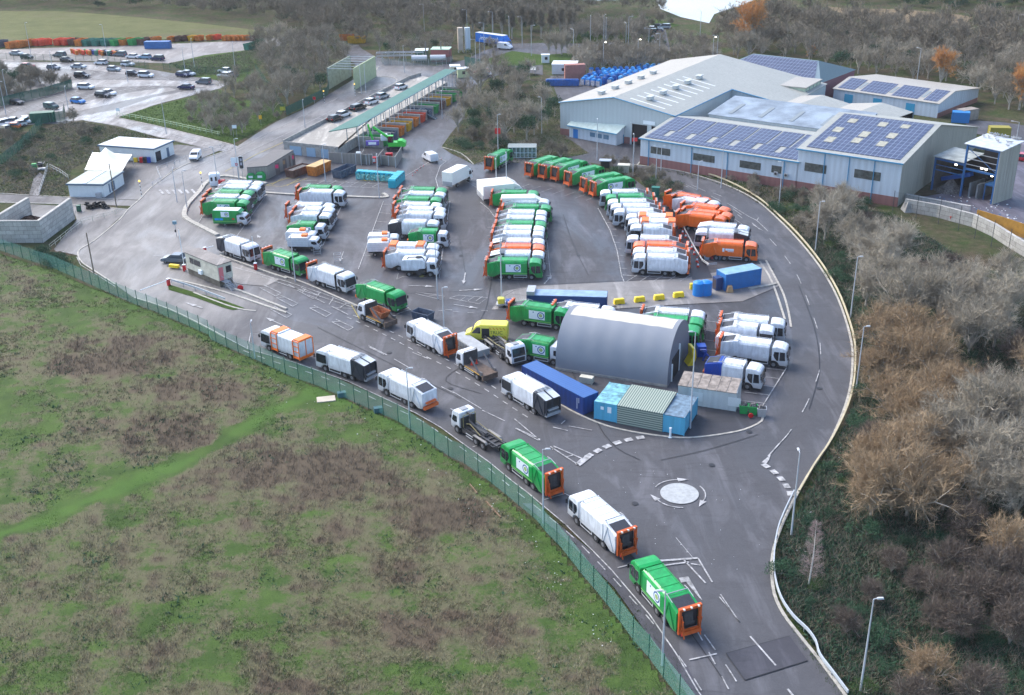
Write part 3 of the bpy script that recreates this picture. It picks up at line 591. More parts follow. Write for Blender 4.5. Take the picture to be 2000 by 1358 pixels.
def cab_std(t, m, h=2.85, L=1.9, vis=True):
    prof = [(-.55,.85),(-.55,h-.05),(-.1,h),(.75,h-.03),(1.02,h-.3),(1.3,1.5),(1.34,.5),(.66,.45),(.6,.7),(.35,1.0),(-.2,1.05)]
    MB().prism(prof, -1.15, 1.15).obj('cab', m, t, bevel=.06, seg=2)
    MB().add([(1.335,-1.0,1.48),(1.335,1.0,1.48),(1.09,.97,h-.32),(1.09,-.97,h-.32)], [(0,1,2,3)]).obj('windscreen', GLASS, t)
    for s in (-1, 1):
        MB().prism([(.0,1.55),(.0,2.3 if h > 2.5 else h-.3),(.75,2.3 if h > 2.5 else h-.3),(1.1,1.5),(.5,1.4)], s*1.13, s*1.165).obj('side_window', GLASS, t)
        MB().box((1.2, s*1.3, 1.95), (.1,.18,.4)).obj('mirror', BLACK, t)
        MB().b2(1.33,1.36,s*.85-.15,s*.85+.15,.62,.8).obj('headlight', SILVER, t)
    MB().b2(1.3,1.38,-1.05,1.05,.42,.6).b2(1.325,1.36,-.75,.75,.9,1.3).obj('bumper', BLACK, t)
def make_box(body, L=6.4, W=2.5, H=3.7, txt=None):
    t = thing('box_lorry', 'box lorry', 'lorry'); cab_std(t, body, 2.75)
    b = MB().b2(-.7-L,-.7,-W/2,W/2,1.05,H).obj('box_body', body, t, bevel=.04)
    MB().add([(-.7,-1.0,2.8),(-.7,1.0,2.8),(-.7,1.1,H),(-.7,-1.1,H),(.7,-.9,2.85),(.7,.9,2.85)],[(0,4,5,1),(2,5,4,3),(0,3,4),(1,5,2)]).obj('roof_deflector', body, t)
    MB().b2(-.78-L,-.7-L,-1.15,1.15,1.1,1.7).b2(-.75-L,-.7-L,-1.2,1.2,.75,1.0).obj('tail_lift', mat('tail_lift_grey', (.4,.41,.43), .5), t)
    MB().b2(-.6-L,1,-.45,.45,.6,1.05).obj('chassis', CHASSIS, t)
    for x in (0, -.7-L*.65):
        for s in (-1, 1): wheel(t, x, s*1.0, .45, .3)
    if txt:
        for s in (-1, 1): text_obj('lettering', txt, .8, mat('lettering_dark', (.05,.09,.12), .5), b, (-.7-L/2, s*(W/2+.012), 2.6), (R(90),0,0 if s < 0 else R(180)))
    return t
def make_food(): # small recycling box van, green, white cab
    t = thing('recycling_van', 'recycling lorry', 'recycling lorry'); cab_std(t, WHITE, 2.3)
    prof = [(-5.3,.55),(-5.3,3.0),(-5.0,3.15),(-.2,3.15),(.35,2.7),(-.62,2.35),(-.62,.75),(-2.6,.55)]
    MB().prism(prof, -1.12, 1.12).obj('body', GREEN, t, bevel=.05)
    MB().b2(-5.1,-.2,-1.0,1.0,3.15,3.19).obj('roof', WHITE, t)
    for s in (-1, 1):
        p = MB().b2(-3.6,-2.0,min(s*1.12,s*1.135),max(s*1.12,s*1.135),1.9,2.95).obj('side_sign', SIGNW, t); emblem(p, -2.5 if s < 0 else -3.1, 2.42, .38, s, 1.14)
        MB().b2(-4.95,-4.1,min(s*1.12,s*1.13),max(s*1.12,s*1.13),1.25,1.65).b2(-4.0,-3.3,min(s*1.12,s*1.13),max(s*1.12,s*1.13),1.25,1.65).obj('blue_label', mat('label_blue', S(30,150,225), .5), t)
        MB().b2(-1.5,-1.0,min(s*1.12,s*1.13),max(s*1.12,s*1.13),1.4,1.7).obj('red_label', RED, t)
        MB().b2(-5.25,-.7,min(s*1.12,s*1.13),max(s*1.12,s*1.13),1.0,1.06).obj('reflective_strip', mat('strip_lime', S(140,215,100), .4), t)
    for x in (0, -3.1):
        for s in (-1, 1): wheel(t, x, s*.92, .38, .25)
    return t
def make_sort(): # kerbside sorting lorry: white body with two orange framed loading bays
    t = thing('recycling_lorry', 'recycling lorry', 'recycling lorry'); cab_low(t, WHITE, True)
    prof = [(-1.25,.95),(-1.25,3.1),(-1.1,3.3),(1.1,3.3),(1.25,3.1),(1.25,.95)]
    MB().loft(prof, -5.6, -.6).b2(-2.4,-2.1,-1.0,1.0,3.3,3.45).obj('body', WHITE, t, bevel=.03)
    for k, x in enumerate((-1.45, -6.2)):
        f = MB()
        for xx in (x-.62, x+.62):
            for s in (-1, 1): f.b2(xx-.05,xx+.05,s*1.3-.05,s*1.3+.05,.55,3.3)
        for s in (-1, 1):
            for z in (.75, 1.7, 2.5, 3.25): f.b2(x-.62,x+.62,s*1.3-.04,s*1.3+.04,z-.05,z+.05)
        for xx in (x-.62, x+.62):
            for z in (.8, 3.3): f.b2(xx-.05,xx+.05,-1.3,1.3,z-.05,z+.05)
        f.b2(x-.6,x+.6,-1.28,1.28,.6,.95)
        if k: f.b2(x-.62,x-.55,-1.3,1.3,.5,.9); f.b2(x-.65,x-.6,-.05,.05,.9,3.3)
        f.obj('loading_frame', mat('frame_orange', S(245,125,50), .45, noise=.15, nscale=3), t)
        MB().b2(x-.6,x+.6,-1.15,1.15,3.35,3.48).obj('orange_cover', mat('frame_orange', S(245,125,50), .45), t)
        if k: MB().b2(x-.58,x+.58,-1.2,1.2,.95,3.3).obj('rear_locker', WHITE, t)
    MB().b2(-6.5,1,-.45,.45,.55,.95).obj('chassis', CHASSIS, t)
    for x in (0, -4.6):
        for s in (-1, 1): wheel(t, x, s*1.05)
    for s in (-1, 1): MB().b2(-3.9,-2.2,s*1.2-.02,s*1.2+.02,.45,.55).b2(-3.9,-2.2,s*1.2-.02,s*1.2+.02,.8,.88).obj('side_guard', SILVER, t)
    return t
def make_sweeper():
    t = thing('road_sweeper', 'road sweeper', 'road sweeper'); cab_std(t, WHITE, 2.7)
    prof = [(-4.9,1.1),(-4.9,2.5),(-4.6,2.95),(-1.6,3.1),(-.85,2.8),(-.75,1.5),(-2.0,1.35),(-2.0,1.1)]
    MB().prism(prof, -1.15, 1.15).obj('hopper', WHITE, t, bevel=.08, seg=2)
    MB().path([(-3.8,-.6,3.0),(-3.6,-.6,3.3),(-1.4,-.6,3.4),(-1.0,-.7,3.1),(-.9,-.9,2.5)],.09).disc((-2.0,0,3.1),.55,'z',.15,14).obj('suction_hose', BLACK, t)
    MB().b2(-4.7,1,-.5,.5,.5,1.1).b2(-2.4,-.9,-1.1,1.1,.5,1.2).b2(-2.1,-1.5,-1.2,-.9,.3,1.1).obj('chassis', CHASSIS, t)
    for s in (-1, 1):
        MB().disc((-1.45,s*1.15,.2),.42,'z',.2,12).tube((-1.45,s*1.15,.3),(-1.3,s*.8,.9),.05).obj('brush', mat('brush_yellow_black', (.16,.14,.04), .8), t)
    for x in (0, -3.6):
        for s in (-1, 1): wheel(t, x, s*1.02, .48, .3)
    return t
def make_small(): # small white cage tipper with an orange beacon box
    t = thing('small_refuse_truck', 'small refuse truck', 'refuse truck'); cab_std(t, WHITE, 2.3)
    MB().prism([(-4.4,.95),(-4.4,2.3),(-4.15,2.65),(-.6,2.65),(-.6,.95)], -1.08, 1.08).obj('body', mat('white_cage', S(225,228,232), .45, noise=.1, nscale=2), t, bevel=.04)
    b = MB()
    for z in (1.35,1.75,2.15): b.b2(-4.35,-.65,-1.1,1.1,z,z+.04)
    b.obj('slat', SILVER, t)
    MB().b2(-1.9,-.9,-.5,.5,2.65,3.0).obj('orange_hatch', mat('frame_orange', S(245,125,50), .45), t)
    MB().b2(-4.3,1,-.4,.4,.45,.95).obj('chassis', CHASSIS, t)
    for x in (0, -3.1):
        for s in (-1, 1): wheel(t, x, s*.92, .38, .25)
    return t
def tub(m, L, W, H, slope=.5, lip=.08, mi=0):
    # open skip: outer and inner tapered shells
    h = H; a, b = L/2, W/2
    o = [(-a+slope,-b+.1,0),(a-slope,-b+.1,0),(a-slope,b-.1,0),(-a+slope,b-.1,0),(-a,-b,h),(a,-b,h),(a,b,h),(-a,b,h)]
    i = [(-a+slope+.08,-b+.2,.08),(a-slope-.08,-b+.2,.08),(a-slope-.08,b-.2,.08),(-a+slope+.08,b-.2,.08),(-a+.08,-b+.08,h),(a-.08,-b+.08,h),(a-.08,b-.08,h),(-a+.08,b-.08,h)]
    m.add(o+i, [(0,3,2,1),(0,1,5,4),(1,2,6,5),(2,3,7,6),(3,0,4,7),(8,9,10,11),(8,12,13,9),(9,13,14,10),(10,14,15,11),(11,15,12,8),(4,5,13,12),(5,6,14,13),(6,7,15,14),(7,4,12,15)], mi); return m
def make_skiploader(skip=True):
    t = thing('skip_loader_lorry', 'skip loader', 'skip lorry'); cab_std(t, WHITE, 2.75)
    MB().b2(-5.2,1,-.45,.45,.6,1.0).b2(-5.3,-.8,-1.15,1.15,1.0,1.14).b2(-5.5,-5.2,-1.2,1.2,.45,1.2).obj('bed', mat('worn_bed', (.13,.09,.07), .8, noise=.4, nscale=3), t)
    for s in (-1, 1):
        a = MB(); a.box((-3.5,s*1.12,2.0),(2.9,.16,.24),ry=.72 if False else -.62); a.tube((-5.0,s*1.12,1.1),(-3.6,s*1.12,1.9),.09); a.box((-4.9,s*1.12,1.3),(.5,.2,.6))
        a.obj('lift_arm', mat('arm_grey', (.12,.12,.13), .5, noise=.3, nscale=3), t)
        MB().b2(-3.2,-.9,s*1.2-.02,s*1.2+.02,.5,.58).b2(-3.2,-.9,s*1.2-.02,s*1.2+.02,.8,.88).obj('side_guard', SILVER, t)
    MB().b2(-.85,-.7,-1.1,1.1,1.1,2.9).path([(-.8,-1,2.9),(-.8,-1,3.1),(-.8,1,3.1),(-.8,1,2.9)],.04).obj('headboard', CHASSIS, t)
    MB().b2(-5.3,-1.0,-1.2,-1.15,1.02,1.1).b2(-5.3,-1.0,1.15,1.2,1.02,1.1).obj('reflective_strip', mat('strip_amber', S(215,170,70), .5), t); MB().b2(1.34,1.38,-.8,.8,.75,1.25).obj('grille', BLACK, t)
    if skip: tub(MB(), 3.0, 1.7, 1.2, .7).obj('skip', mat('rusty_skip', (.42,.13,.05), .75, noise=.5, nscale=2.5), t, loc=(-3.0,0,1.2))
    else:
        for y in (-.45,.35): MB().disc((-1.5,y,1.18),.2,'z',.06).tube((-1.5,y,1.2),(-1.5,y,1.75),.13,.03,8).obj('traffic_cone', mat('cone_red', S(225,60,40), .5), t)
    for x in (0, -3.9):
        for s in (-1, 1): wheel(t, x, s*1.02, .5, .34)
    return t
def make_hook(axs, name_l=7.4):
    t = thing('hook_lift_lorry', 'hook lift lorry', 'hook lift lorry'); cab_std(t, WHITE, 2.95)
    MB().b2(-name_l,1,-.45,.45,.65,1.0).b2(-3.4,-.8,-1.0,-.5,.45,.95).b2(-3.4,-.8,.5,1.0,.45,.95).obj('chassis', CHASSIS, t)
    f = MB()
    for s in (-1, 1): f.b2(-name_l,-1.0,s*.55-.09,s*.55+.09,1.0,1.25); f.b2(-name_l+.2,-1.1,s*.9-.04,s*.9+.04,1.0,1.1)
    for x in np.arange(-name_l+.3,-1,.9): f.b2(x-.06,x+.06,-.95,.95,1.02,1.14)
    f.obj('hook_frame', mat('frame_dark', (.05,.052,.06), .5, noise=.3, nscale=3), t)
    MB().box((-1.3,0,1.9),(.3,.34,1.6)).box((-1.05,0,2.75),(.8,.25,.22)).box((-3.0,0,1.4),(3.0,.3,.24)).tube((-4.5,.3,1.3),(-1.4,.3,2.1),.09).obj('hook_arm', mat('frame_dark', (.05,.052,.06), .5), t)
    MB().b2(-.85,-.7,-1.1,1.1,1.1,2.3).obj('headboard', CHASSIS, t); MB().b2(1.34,1.38,-.85,.85,.75,1.35).b2(1.34,1.40,-1.1,1.1,.35,.62).obj('grille', BLACK, t); MB().b2(-.2,.5,-.45,.45,2.96,3.04).obj('roof_hatch', mat('hatch_grey', (.3,.31,.33), .5), t); MB().path([(-1.0,-.9,1.1),(-1.0,-.9,2.7),(-1.0,.9,2.7),(-1.0,.9,1.1)],.05).path([(-4.2,.7,1.3),(-2,.6,1.9),(-1.2,.6,1.6)],.06).path([(-6.8,-.6,1.35),(-4,-.7,1.4),(-1.5,-.7,1.7)],.05).obj('hydraulic_pipe', mat('pipe_yellow_grey', S(150,140,95), .6, noise=.3), t)
    for x in axs:
        for s in (-1, 1): wheel(t, x, s*1.05, .52, .36)
    for s in (-1, 1):
        MB().b2(-3.3,-1.9,s*1.2-.02,s*1.2+.02,.45,.53).b2(-3.3,-1.9,s*1.2-.02,s*1.2+.02,.8,.88).obj('side_guard', SILVER, t)
        x = axs[-1]; MB().prism([(x-.75,.9),(x-.5,1.14),(x+1.85,1.14),(x+2.1,.9),(x+2.1,1.0),(x+1.9,1.2),(x-.5,1.2),(x-.75,1.0)], s*.9, s*1.25).obj('mudguard', mat('mud_grey', (.25,.24,.23), .7, noise=.3), t)
    return t
def make_van(m, L=5.0, H=1.95, w=1.9, name='panel_van', glass2=False):
    t = thing(name, 'van', 'van')
    xf = .95
    prof = [(xf-L,.35),(xf-L-.02,1.2),(xf-L+.12,H),(-.75,H),(.02,1.35 if H < 2.3 else 1.6),(.72,1.12),(xf,.85),(xf+.02,.35)]
    if H > 2.3: prof = [(xf-L,.4),(xf-L,H-.15),(xf-L+.15,H),(-1.4,H),(-.75,H-.25),(.0,1.6),(.7,1.3),(xf,1.0),(xf+.02,.4)]
    MB().prism(prof, -w/2, w/2).obj('body', m, t, bevel=.09, seg=2)
    a, b_ = ((-.7,H-.06),(.0,1.4)) if H < 2.3 else ((-.82,H-.25),(-.04,1.66))
    MB().add([(b_[0]+.03,-w/2+.12,b_[1]+.0),(b_[0]+.03,w/2-.12,b_[1]),(a[0]+.03,w/2-.18,a[1]),(a[0]+.03,-w/2+.18,a[1])],[(0,1,2,3)]).obj('windscreen', GLASS, t)
    for s in (-1, 1): MB().prism([(-1.45,b_[1]-.25),(-1.45,a[1]-.12),(a[0]-.1,a[1]-.12),(b_[0]-.1,b_[1]-.2)], s*(w/2-.01), s*(w/2+.012)).obj('side_window', GLASS, t)
    for x in (0, xf-L+.95):
        for s in (-1, 1): wheel(t, x, s*(w/2-.12), .33, .22, 12)
    MB().b2(xf,xf+.05,-w/2+.1,w/2-.1,.4,.65).obj('bumper', BLACK, t)
    return t
def make_car(m, kind='hatch'):
    t = thing('parked_car', 'car', 'car')
    L, H = {'hatch': (3.95,1.48), 'estate': (4.5,1.52), 'saloon': (4.6,1.42), 'suv': (4.4,1.68)}[kind]; w = 1.76
    xf = .85; xr = xf-L
    low = [(xr,.28),(xr-.02,.85),(xr+.1,.98),(-.2,.95),(.6,.8),(xf-.02,.62),(xf,.28)]
    MB().prism(low, -w/2, w/2).obj('body', m, t, bevel=.09, seg=2)
    if kind == 'saloon': g = [(xr+.75,.93),(xr+1.35,H-.03),(-.95,H-.03),(-.15,.93)]
    elif kind == 'estate' or kind == 'suv': g = [(xr+.12,.95),(xr+.32,H-.03),(-.95,H-.03),(-.15,.93)]
    else: g = [(xr+.1,.95),(xr+.5,H-.04),(-.95,H-.03),(-.15,.93)]
    gb = MB(); n = 4; W0, W1 = w/2-.05, w/2-.22
    v = [(g[0][0],-W0,g[0][1]),(g[3][0],-W0,g[3][1]),(g[3][0],W0,g[3][1]),(g[0][0],W0,g[0][1]),(g[1][0],-W1,g[1][1]),(g[2][0],-W1,g[2][1]),(g[2][0],W1,g[2][1]),(g[1][0],W1,g[1][1])]
    gb.add(v, [(0,3,2,1),(4,5,6,7),(0,1,5,4),(1,2,6,5),(2,3,7,6),(3,0,4,7)]).obj('window', GLASS, t)
    MB().b2(g[1][0]+.0,g[2][0]-.02,-W1-.02,W1+.02,H-.05,H).obj('roof', m, t, bevel=.02)
    for x in (0, xr+.72):
        for s in (-1, 1): wheel(t, x, s*(w/2-.1), .31, .2, 12)
    for s in (-1, 1):
        MB().b2(xf-.05,xf+.02,s*.62-.17,s*.62+.17,.55,.68).obj('headlight', SILVER, t)
        MB().b2(xr-.03,xr+.03,s*.68-.12,s*.68+.12,.65,.85).obj('tail_light', mat('tail_light_red', (.7,.03,.03), .3), t)
    return t
def heading(a, b): # photograph points on the ground, from rear to front
    p, q = G(*a), G(*b); return math.atan2(q.y-p.y, q.x-p.x)
def by_roof(roof, a, x=.7, z=3.05): # cab roof centre seen at roof
    p = G(roof[0], roof[1], z); return Vector((p.x-math.cos(a)*x, p.y-math.sin(a)*x, 0))
def by_wheel(front, rear, w=1.2): # near side wheel contacts; returns position of front axle centre and heading
    a = heading(rear, front); p = G(*front); n = Vector((-math.sin(a), math.cos(a), 0))
    if n.y < 0: n = -n
    q = p+n*w; q.z = 0; return q, a
NTH = 'first second third fourth fifth sixth seventh eighth ninth tenth eleventh twelfth thirteenth fourteenth fifteenth sixteenth seventeenth eighteenth nineteenth twentieth'.split()
ORD = ['nearest','second nearest','third','fourth','fifth','sixth','seventh','eighth','ninth','tenth','eleventh','twelfth','thirteenth']
P_ = {}
def proto(k):
    if k in P_: return P_[k]
    P_[k] = {'w': lambda: make_rcv(WHITE), 'wn': lambda: make_rcv(WHITE, lift=None), 'g': lambda: make_rcv(GREEN, sign='short'), 'gn': lambda: make_rcv(GREEN, lift=None), 'gl': lambda: make_rcv(GREEN, sign='long'),
      'o': lambda: make_rcv(ORANGE, lift=ORANGE), 'wd': lambda: make_rcv(WHITE, tail=DARKT, lift=None, roofdark=False, dark=True), 'wd2': lambda: make_rcv(WHITE, tail=DARKT, lift=None, roofdark=False), 'ww': lambda: make_rcv(WHITE, dark=True, axles=2),
      'w2': lambda: make_rcv(WHITE, axles=2), 'gs': lambda: make_rcv(GREEN, cab=WHITE, sign='short', axles=2, short=True, lift=None), 'wb': lambda: make_rcv(WHITE, tail=NAVY, lift=None, axles=2),
      'wr': lambda: make_rcv(WHITE, dark=True, lift=None), 'food': make_food, 'sort': make_sort, 'sweep': make_sweeper, 'small': make_small, 'box': lambda: make_box(mat('box_white', S(240,240,234), .4, noise=.04))}[k]()
    return P_[k]
KW = {'w': 'white refuse lorry with orange lift', 'wn': 'white refuse lorry', 'g': 'green refuse lorry with round emblem', 'gn': 'plain green refuse lorry', 'gl': 'green refuse lorry with long white sign', 'o': 'orange refuse lorry', 'wd': 'white refuse lorry with dark split tailgate', 'wd2': 'white refuse lorry with dark tailgate',
      'ww': 'short white refuse lorry with dark cab windows', 'w2': 'short white refuse lorry', 'gs': 'small green refuse lorry with white cab', 'wb': 'white refuse lorry with blue tailgate', 'wr': 'white refuse lorry', 'food': 'small green recycling lorry with white cab', 'sort': 'white recycling lorry with orange hatches', 'sweep': 'white road sweeper', 'small': 'small white truck with orange roof hatch', 'box': 'white box lorry'}
def row(items, desc, group, slope=None, hd=None, scale=None):
    n = len(items)
    for i, it in enumerate(items):
        k, x, y = it[:3]; s = it[3] if len(it) > 3 else slope; d = it[4] if len(it) > 4 else 1
        z = {'gs': 2.85, 'small': 2.3, 'sweep': 2.7, 'food': 2.3}.get(k, 3.05); xo = {'gs': .2, 'small': .2, 'sweep': .2, 'food': .2}.get(k, .6)
        g0 = G(x, y, z); gx, gy = proj((g0.x, g0.y, 0)); a = heading((gx-d*20, gy-s*20*d), (gx+d*20, gy+s*20*d))
        lab = f"{KW[k]}, {ORD[n-1-i]}{'' if n-1-i < 2 else ' nearest'} {desc}"
        place(proto(k), by_roof((x, y), a, xo, z), a, lab, group)
row([('wn',501.6,357.4),('wn',496.8,365.1),('g',484.2,374.8),('w',476.9,383.7),('g',474.5,393.5),('food',472.9,417.4)], 'in the leftmost row', 'lorries in the leftmost row', .02)
row([('g',657.2,365.9),('w',662.5,374.2),('w',641.3,400),('w2',641.3,408.3),('ww',635.4,418.3),('gs',625.4,439),('small',608.3,453.7),('small',612.5,464.9)], 'in the second row', 'lorries in the second row', .02)
row([('g',861.3,369.9),('w',859,378),('g',851,388.3),('w',851.7,399.3),('w',859,408.2),('w',858.3,417),('wd',845.8,433.2),('gs',864.2,453.1),('sort',845,479.6),('w',844.4,492.9),('sweep',843.6,507.6)], 'in the middle row', 'lorries in the middle row', .02)
for i, (x, y) in enumerate(((769,460),(769,473))):
    place(proto('small'), by_roof((x, y), 0, .2, 2.3), 0, ('small white truck with orange roof hatch, behind its twin' if i == 0 else 'small white truck with orange roof hatch, in front of its twin')+' beside the middle row', 'lorries in the middle row')
row([('g',1041.3,375.6),('w',1062.2,391.8),('g',1066,403.4),('w',1057.5,414.2),('w',1056,425),('g',1056,435.8),('w',1052.9,445.1),('w',1051.3,455.2),('wd2',1052,469.8),('o',1052,481.4),('wd2',1051.3,493.8),('g',1045.9,508.5)], 'in the fourth row from left', 'lorries in the fourth row', .01)
row([('gl',1079,305,-.36),('gl',1107.2,309.2,-.34),('gl',1134.2,313.4,-.31),('gl',1166.6,324.2,-.25),('gl',1203.8,338,-.2),('gl',1226,346.4,-.17)], 'in the diagonal green row', 'green lorries parked diagonally')
row([('gl',987.8,291.8,-.55)], 'beside the glazed bin shelter', 'green lorries parked diagonally')
row([('w',1182.8,373.6,0,-1),('g',1193.9,382.4,0,-1),('w',1197.6,392,.01,-1),('w',1203.5,400.8,.02,-1),('w',1210.1,410.4,.02,-1),('sort',1233.6,420.7,.03,-1),('sort',1238,431,.03,-1),('ww',1242.5,441.3,.03,-1),('w',1235.9,462.7,.04,-1),('o',1248.4,475.2,.04,-1),('w',1248.4,487,.045,-1),('wn',1249.9,498.8,.045,-1)], 'in the left-facing row', 'lorries in the left-facing row')
row([('o',1376.6,388.8,.2),('w',1393,395.3,.17),('o',1414.3,407.7,.14),('o',1419,418.3,.12),('o',1408,423.5,.12)], 'beside the curved road', 'lorries beside the curved road')
place(proto('wd'), by_roof((1369.5,450), math.pi-.1), heading((1450,486),(1365,481)), 'white refuse lorry facing left with dark tailgate, behind the big orange lorry', 'lorries beside the curved road')
dw = make_rcv(WHITE, lift=None, roofdark=False, dark=True); 
place(dw, by_roof((1453,443), .05), heading((1380,478),(1450,485)), 'white refuse lorry with dark cab and dark lettering, behind the left-facing white lorry', 'lorries beside the curved road')
for s in (-1, 1): text_obj('lettering', 'Daws', .62, mat('lettering_dark', (.05,.09,.12), .5), [c for c in dw.children if c.name.startswith('body')][0], (-3.7 if s < 0 else -1.7, s*1.262, 2.75), (R(90),0,0 if s < 0 else R(180)))
q, a = by_wheel((1457.3,513.1),(1400.7,509.4)); oo = make_rcv(ORANGE, lift=ORANGE); place(oo, q, a, 'orange refuse lorry with white lettering on its side, nearest the blue tank', 'lorries beside the curved road')
MB().b2(-3.6,-2.2,-1.275,-1.262,1.95,2.3).b2(-3.2,-2.2,-1.275,-1.262,1.75,1.85).b2(-4.1,-3.75,-1.275,-1.262,1.7,2.35).obj('side_lettering', SIGNW, oo)
row([('w',1363.4,611.8,.08),('gn',1360.8,625.9,.08),('gn',1353.7,641,.09)], 'behind the grey tent', 'lorries behind the tent')
row([('w',1519.8,626.8,.1),('ww',1498.6,640.1,.11)], 'at far end of right bays', 'lorries in the right bays')
for k, f, r_, lab, grp in [('w',(1510,718.7),(1433,708),'white refuse lorry with orange bin lift, nearest the road in the right bays','lorries in the right bays'),
    ('wb',(1458.8,762),(1412,754),'white refuse lorry with blue tailgate beside the shed with the rusty roof','lorries in the right bays'),
    ('g',(1086,646),(1019,636.6),'green refuse lorry behind the yellow van','lorries left of the tent'),
    ('wd2',(477,512),(432,497),'white refuse lorry with dark tailgate passing the weighbridge cabin','queue on the weighbridge lane'),
    ('g',(573,540),(533,528),'green refuse lorry with emblem, second in the weighbridge queue','queue on the weighbridge lane'),
    ('w',(662,572),(617,557.5),'white refuse lorry between two green ones in the weighbridge queue','queue on the weighbridge lane'),
    ('w',(807.9,670),(851,693.4),'white refuse lorry with orange bin lift in front of the lamp post and yellow van','lorries queueing in the middle lane'),
    ('wd',(995.5,781.5),(1045,811),'white refuse lorry with dark split tailgate beside the blue container','lorries queueing in the middle lane'),
    ('wd',(636,726.5),(694,746.4),'white refuse lorry with dark split tailgate by the green fence','lorries queueing along the fence'),
    ('wn',(755.5,774),(810,800.5),'all white refuse lorry by the green fence, ahead of the empty hook lift lorry','lorries queueing along the fence'),
    ('g',(993.6,920.3),(1043.3,960),'green refuse lorry with orange bin lift between the hook lift lorry and a white lorry','lorries queueing along the fence'),
    ('w',(1126,1025),(1183.6,1077),'white refuse lorry with orange bin lift near the mini roundabout','lorries queueing along the fence'),
    ('g',(1245.7,1158.2),(1296.1,1218.4),'green refuse lorry with orange bin lift, largest and last in the queue','lorries queueing along the fence')]:
    q, a = by_wheel(f, r_); place(proto(k), q, a, lab, grp)
q, a = by_wheel((756,587),(708,571)); place(proto('gn'), by_roof((774,571), a), a, 'plain green refuse lorry behind the skip lorry, without sign or lift', 'queue on the weighbridge lane')
place(proto('w'), by_roof((1187.4,603.6), heading((1130,640),(1180,645))), heading((1130,640),(1180,645)), 'white refuse lorry half hidden behind the grey tent', 'lorries left of the tent')
a = heading((1042,694),(1085,702)); place(proto('gs'), by_roof((1090,672), a, .2, 2.85), a, 'small green refuse lorry parked beside the grey tent', 'lorries left of the tent')
q, a = by_wheel((526.3,686.8),(570.4,704.4)); place(proto('sort'), q, a, 'white recycling lorry with two orange loading frames, leftmost by the green fence', 'lorries queueing along the fence')
q, a = by_wheel((708.5,627),(740.5,641.5)); place(make_skiploader(True), q, a, 'white skip lorry carrying a rusty orange skip')
q, a = by_wheel((900,723.7),(931.8,743.8)); place(make_skiploader(False), q, a, 'white skip lorry with empty bed and two cones')
q, a = by_wheel((893,846.3),(956,888)); place(make_hook([0,-3.9,-5.3]), q, a, 'white hook lift lorry with bare dark chassis by the green fence', 'hook lift lorries')
q, a = by_wheel((990.7,712),(946,677.8)); place(make_hook([0,-1.9,-5.0,-6.35], 7.9), q, a, 'four axle hook lift lorry parked in front of the yellow van', 'hook lift lorries')
# box lorries
bx = proto('box'); a = heading((884,372),(907,360)); p = G(884,372); rear = Vector((p.x-math.sin(a)*1.2, p.y+math.cos(a)*1.2, 0)); place(bx, rear+Vector((math.cos(a), math.sin(a), 0))*7.1, a, 'white box lorry standing alone beside the turquoise bins', 'white box lorries')
pa, pb = G(943.9,364.7,3.7), G(996.5,363.2,3.7); a = math.atan2(pb.y-pa.y, pb.x-pa.x); f = Vector((math.cos(a), math.sin(a), 0)); n = Vector((-f.y, f.x, 0)); pa.z = 0
a += .25; f = Vector((math.cos(a), math.sin(a), 0)); n = Vector((-f.y, f.x, 0))
place(bx, pa+n*1.25+f*7.1, a, 'white box lorry, right hand one of the pair parked side by side', 'white box lorries'); place(bx, pa+n*4.0+f*7.1, a, 'white box lorry, left hand one of the pair parked side by side', 'white box lorries')
p = G(1012,383,3.7); a = .0; p.z = 0; place(bx, p+Vector((3.9,0,0)), a, 'white box lorry squeezed into the row right of the middle', 'white box lorries')
# vans
vn = make_van(mat('van_white', S(242,243,246), .3, coat=.3), 4.6, 1.9, 1.85)
a = heading((385,305),(372,319)); p = G(378,316); place(vn, p+Vector((0,.8,0)), a, 'white van driving down the access road past the visitor cabin', 'white vans')
v2 = make_van(mat('van_silver', S(212,214,220), .3, coat=.3), 5.0, 2.0, 1.95); a = heading((850,322),(828,310)); place(v2, G(830,313)+Vector((.5,1,0)), a, 'silver white van turning by the recycling centre exit', 'white vans')
v3 = make_van(mat('van_white', S(242,243,246), .3), 5.4, 2.35, 2.0); a = heading((1440,690),(1480,697)); place(v3, G(1462,662,2.3)*Vector((1,1,0)), a, 'white van between two white refuse lorries in the right bays', 'white vans')
q, a = by_wheel((925,668),(975,661), .95); yv = make_van(HIVIZ, 6.3, 2.75, 2.05, 'recovery_van'); place(yv, q, heading((985,669),(922,667)), 'high visibility yellow breakdown van with its side door open')
for s in (-1, 1):
    d = MB(); [d.prism([(-5.1+i*.5,2.05),(-4.95+i*.5,2.05),(-4.7+i*.5,2.4),(-4.85+i*.5,2.4)], s*1.025, s*1.035) for i in range(5)]; [d.prism([(-5.2+i*.3,.8),(-5.08+i*.3,.8),(-4.88+i*.3,1.15),(-5.0+i*.3,1.15)], s*1.025, s*1.035) for i in range(2)]; d.obj('warning_stripe', mat('stripe_orange', S(225,150,30), .5), yv)
    if s > 0: MB().b2(-2.75,-1.6,1.02,1.035,.7,2.25).obj('open_doorway', BLACK, yv); text_obj('lettering', 'TRUC', .72, mat('lettering_olive', (.12,.16,.03), .5), yv, (-3.75,1.04,1.62), (R(90),0,R(180)))
    MB().b2(-4.6,-2.9,min(s*1.025,s*1.033),max(s*1.025,s*1.033),.72,.84).obj('side_trim', BLACK, yv)
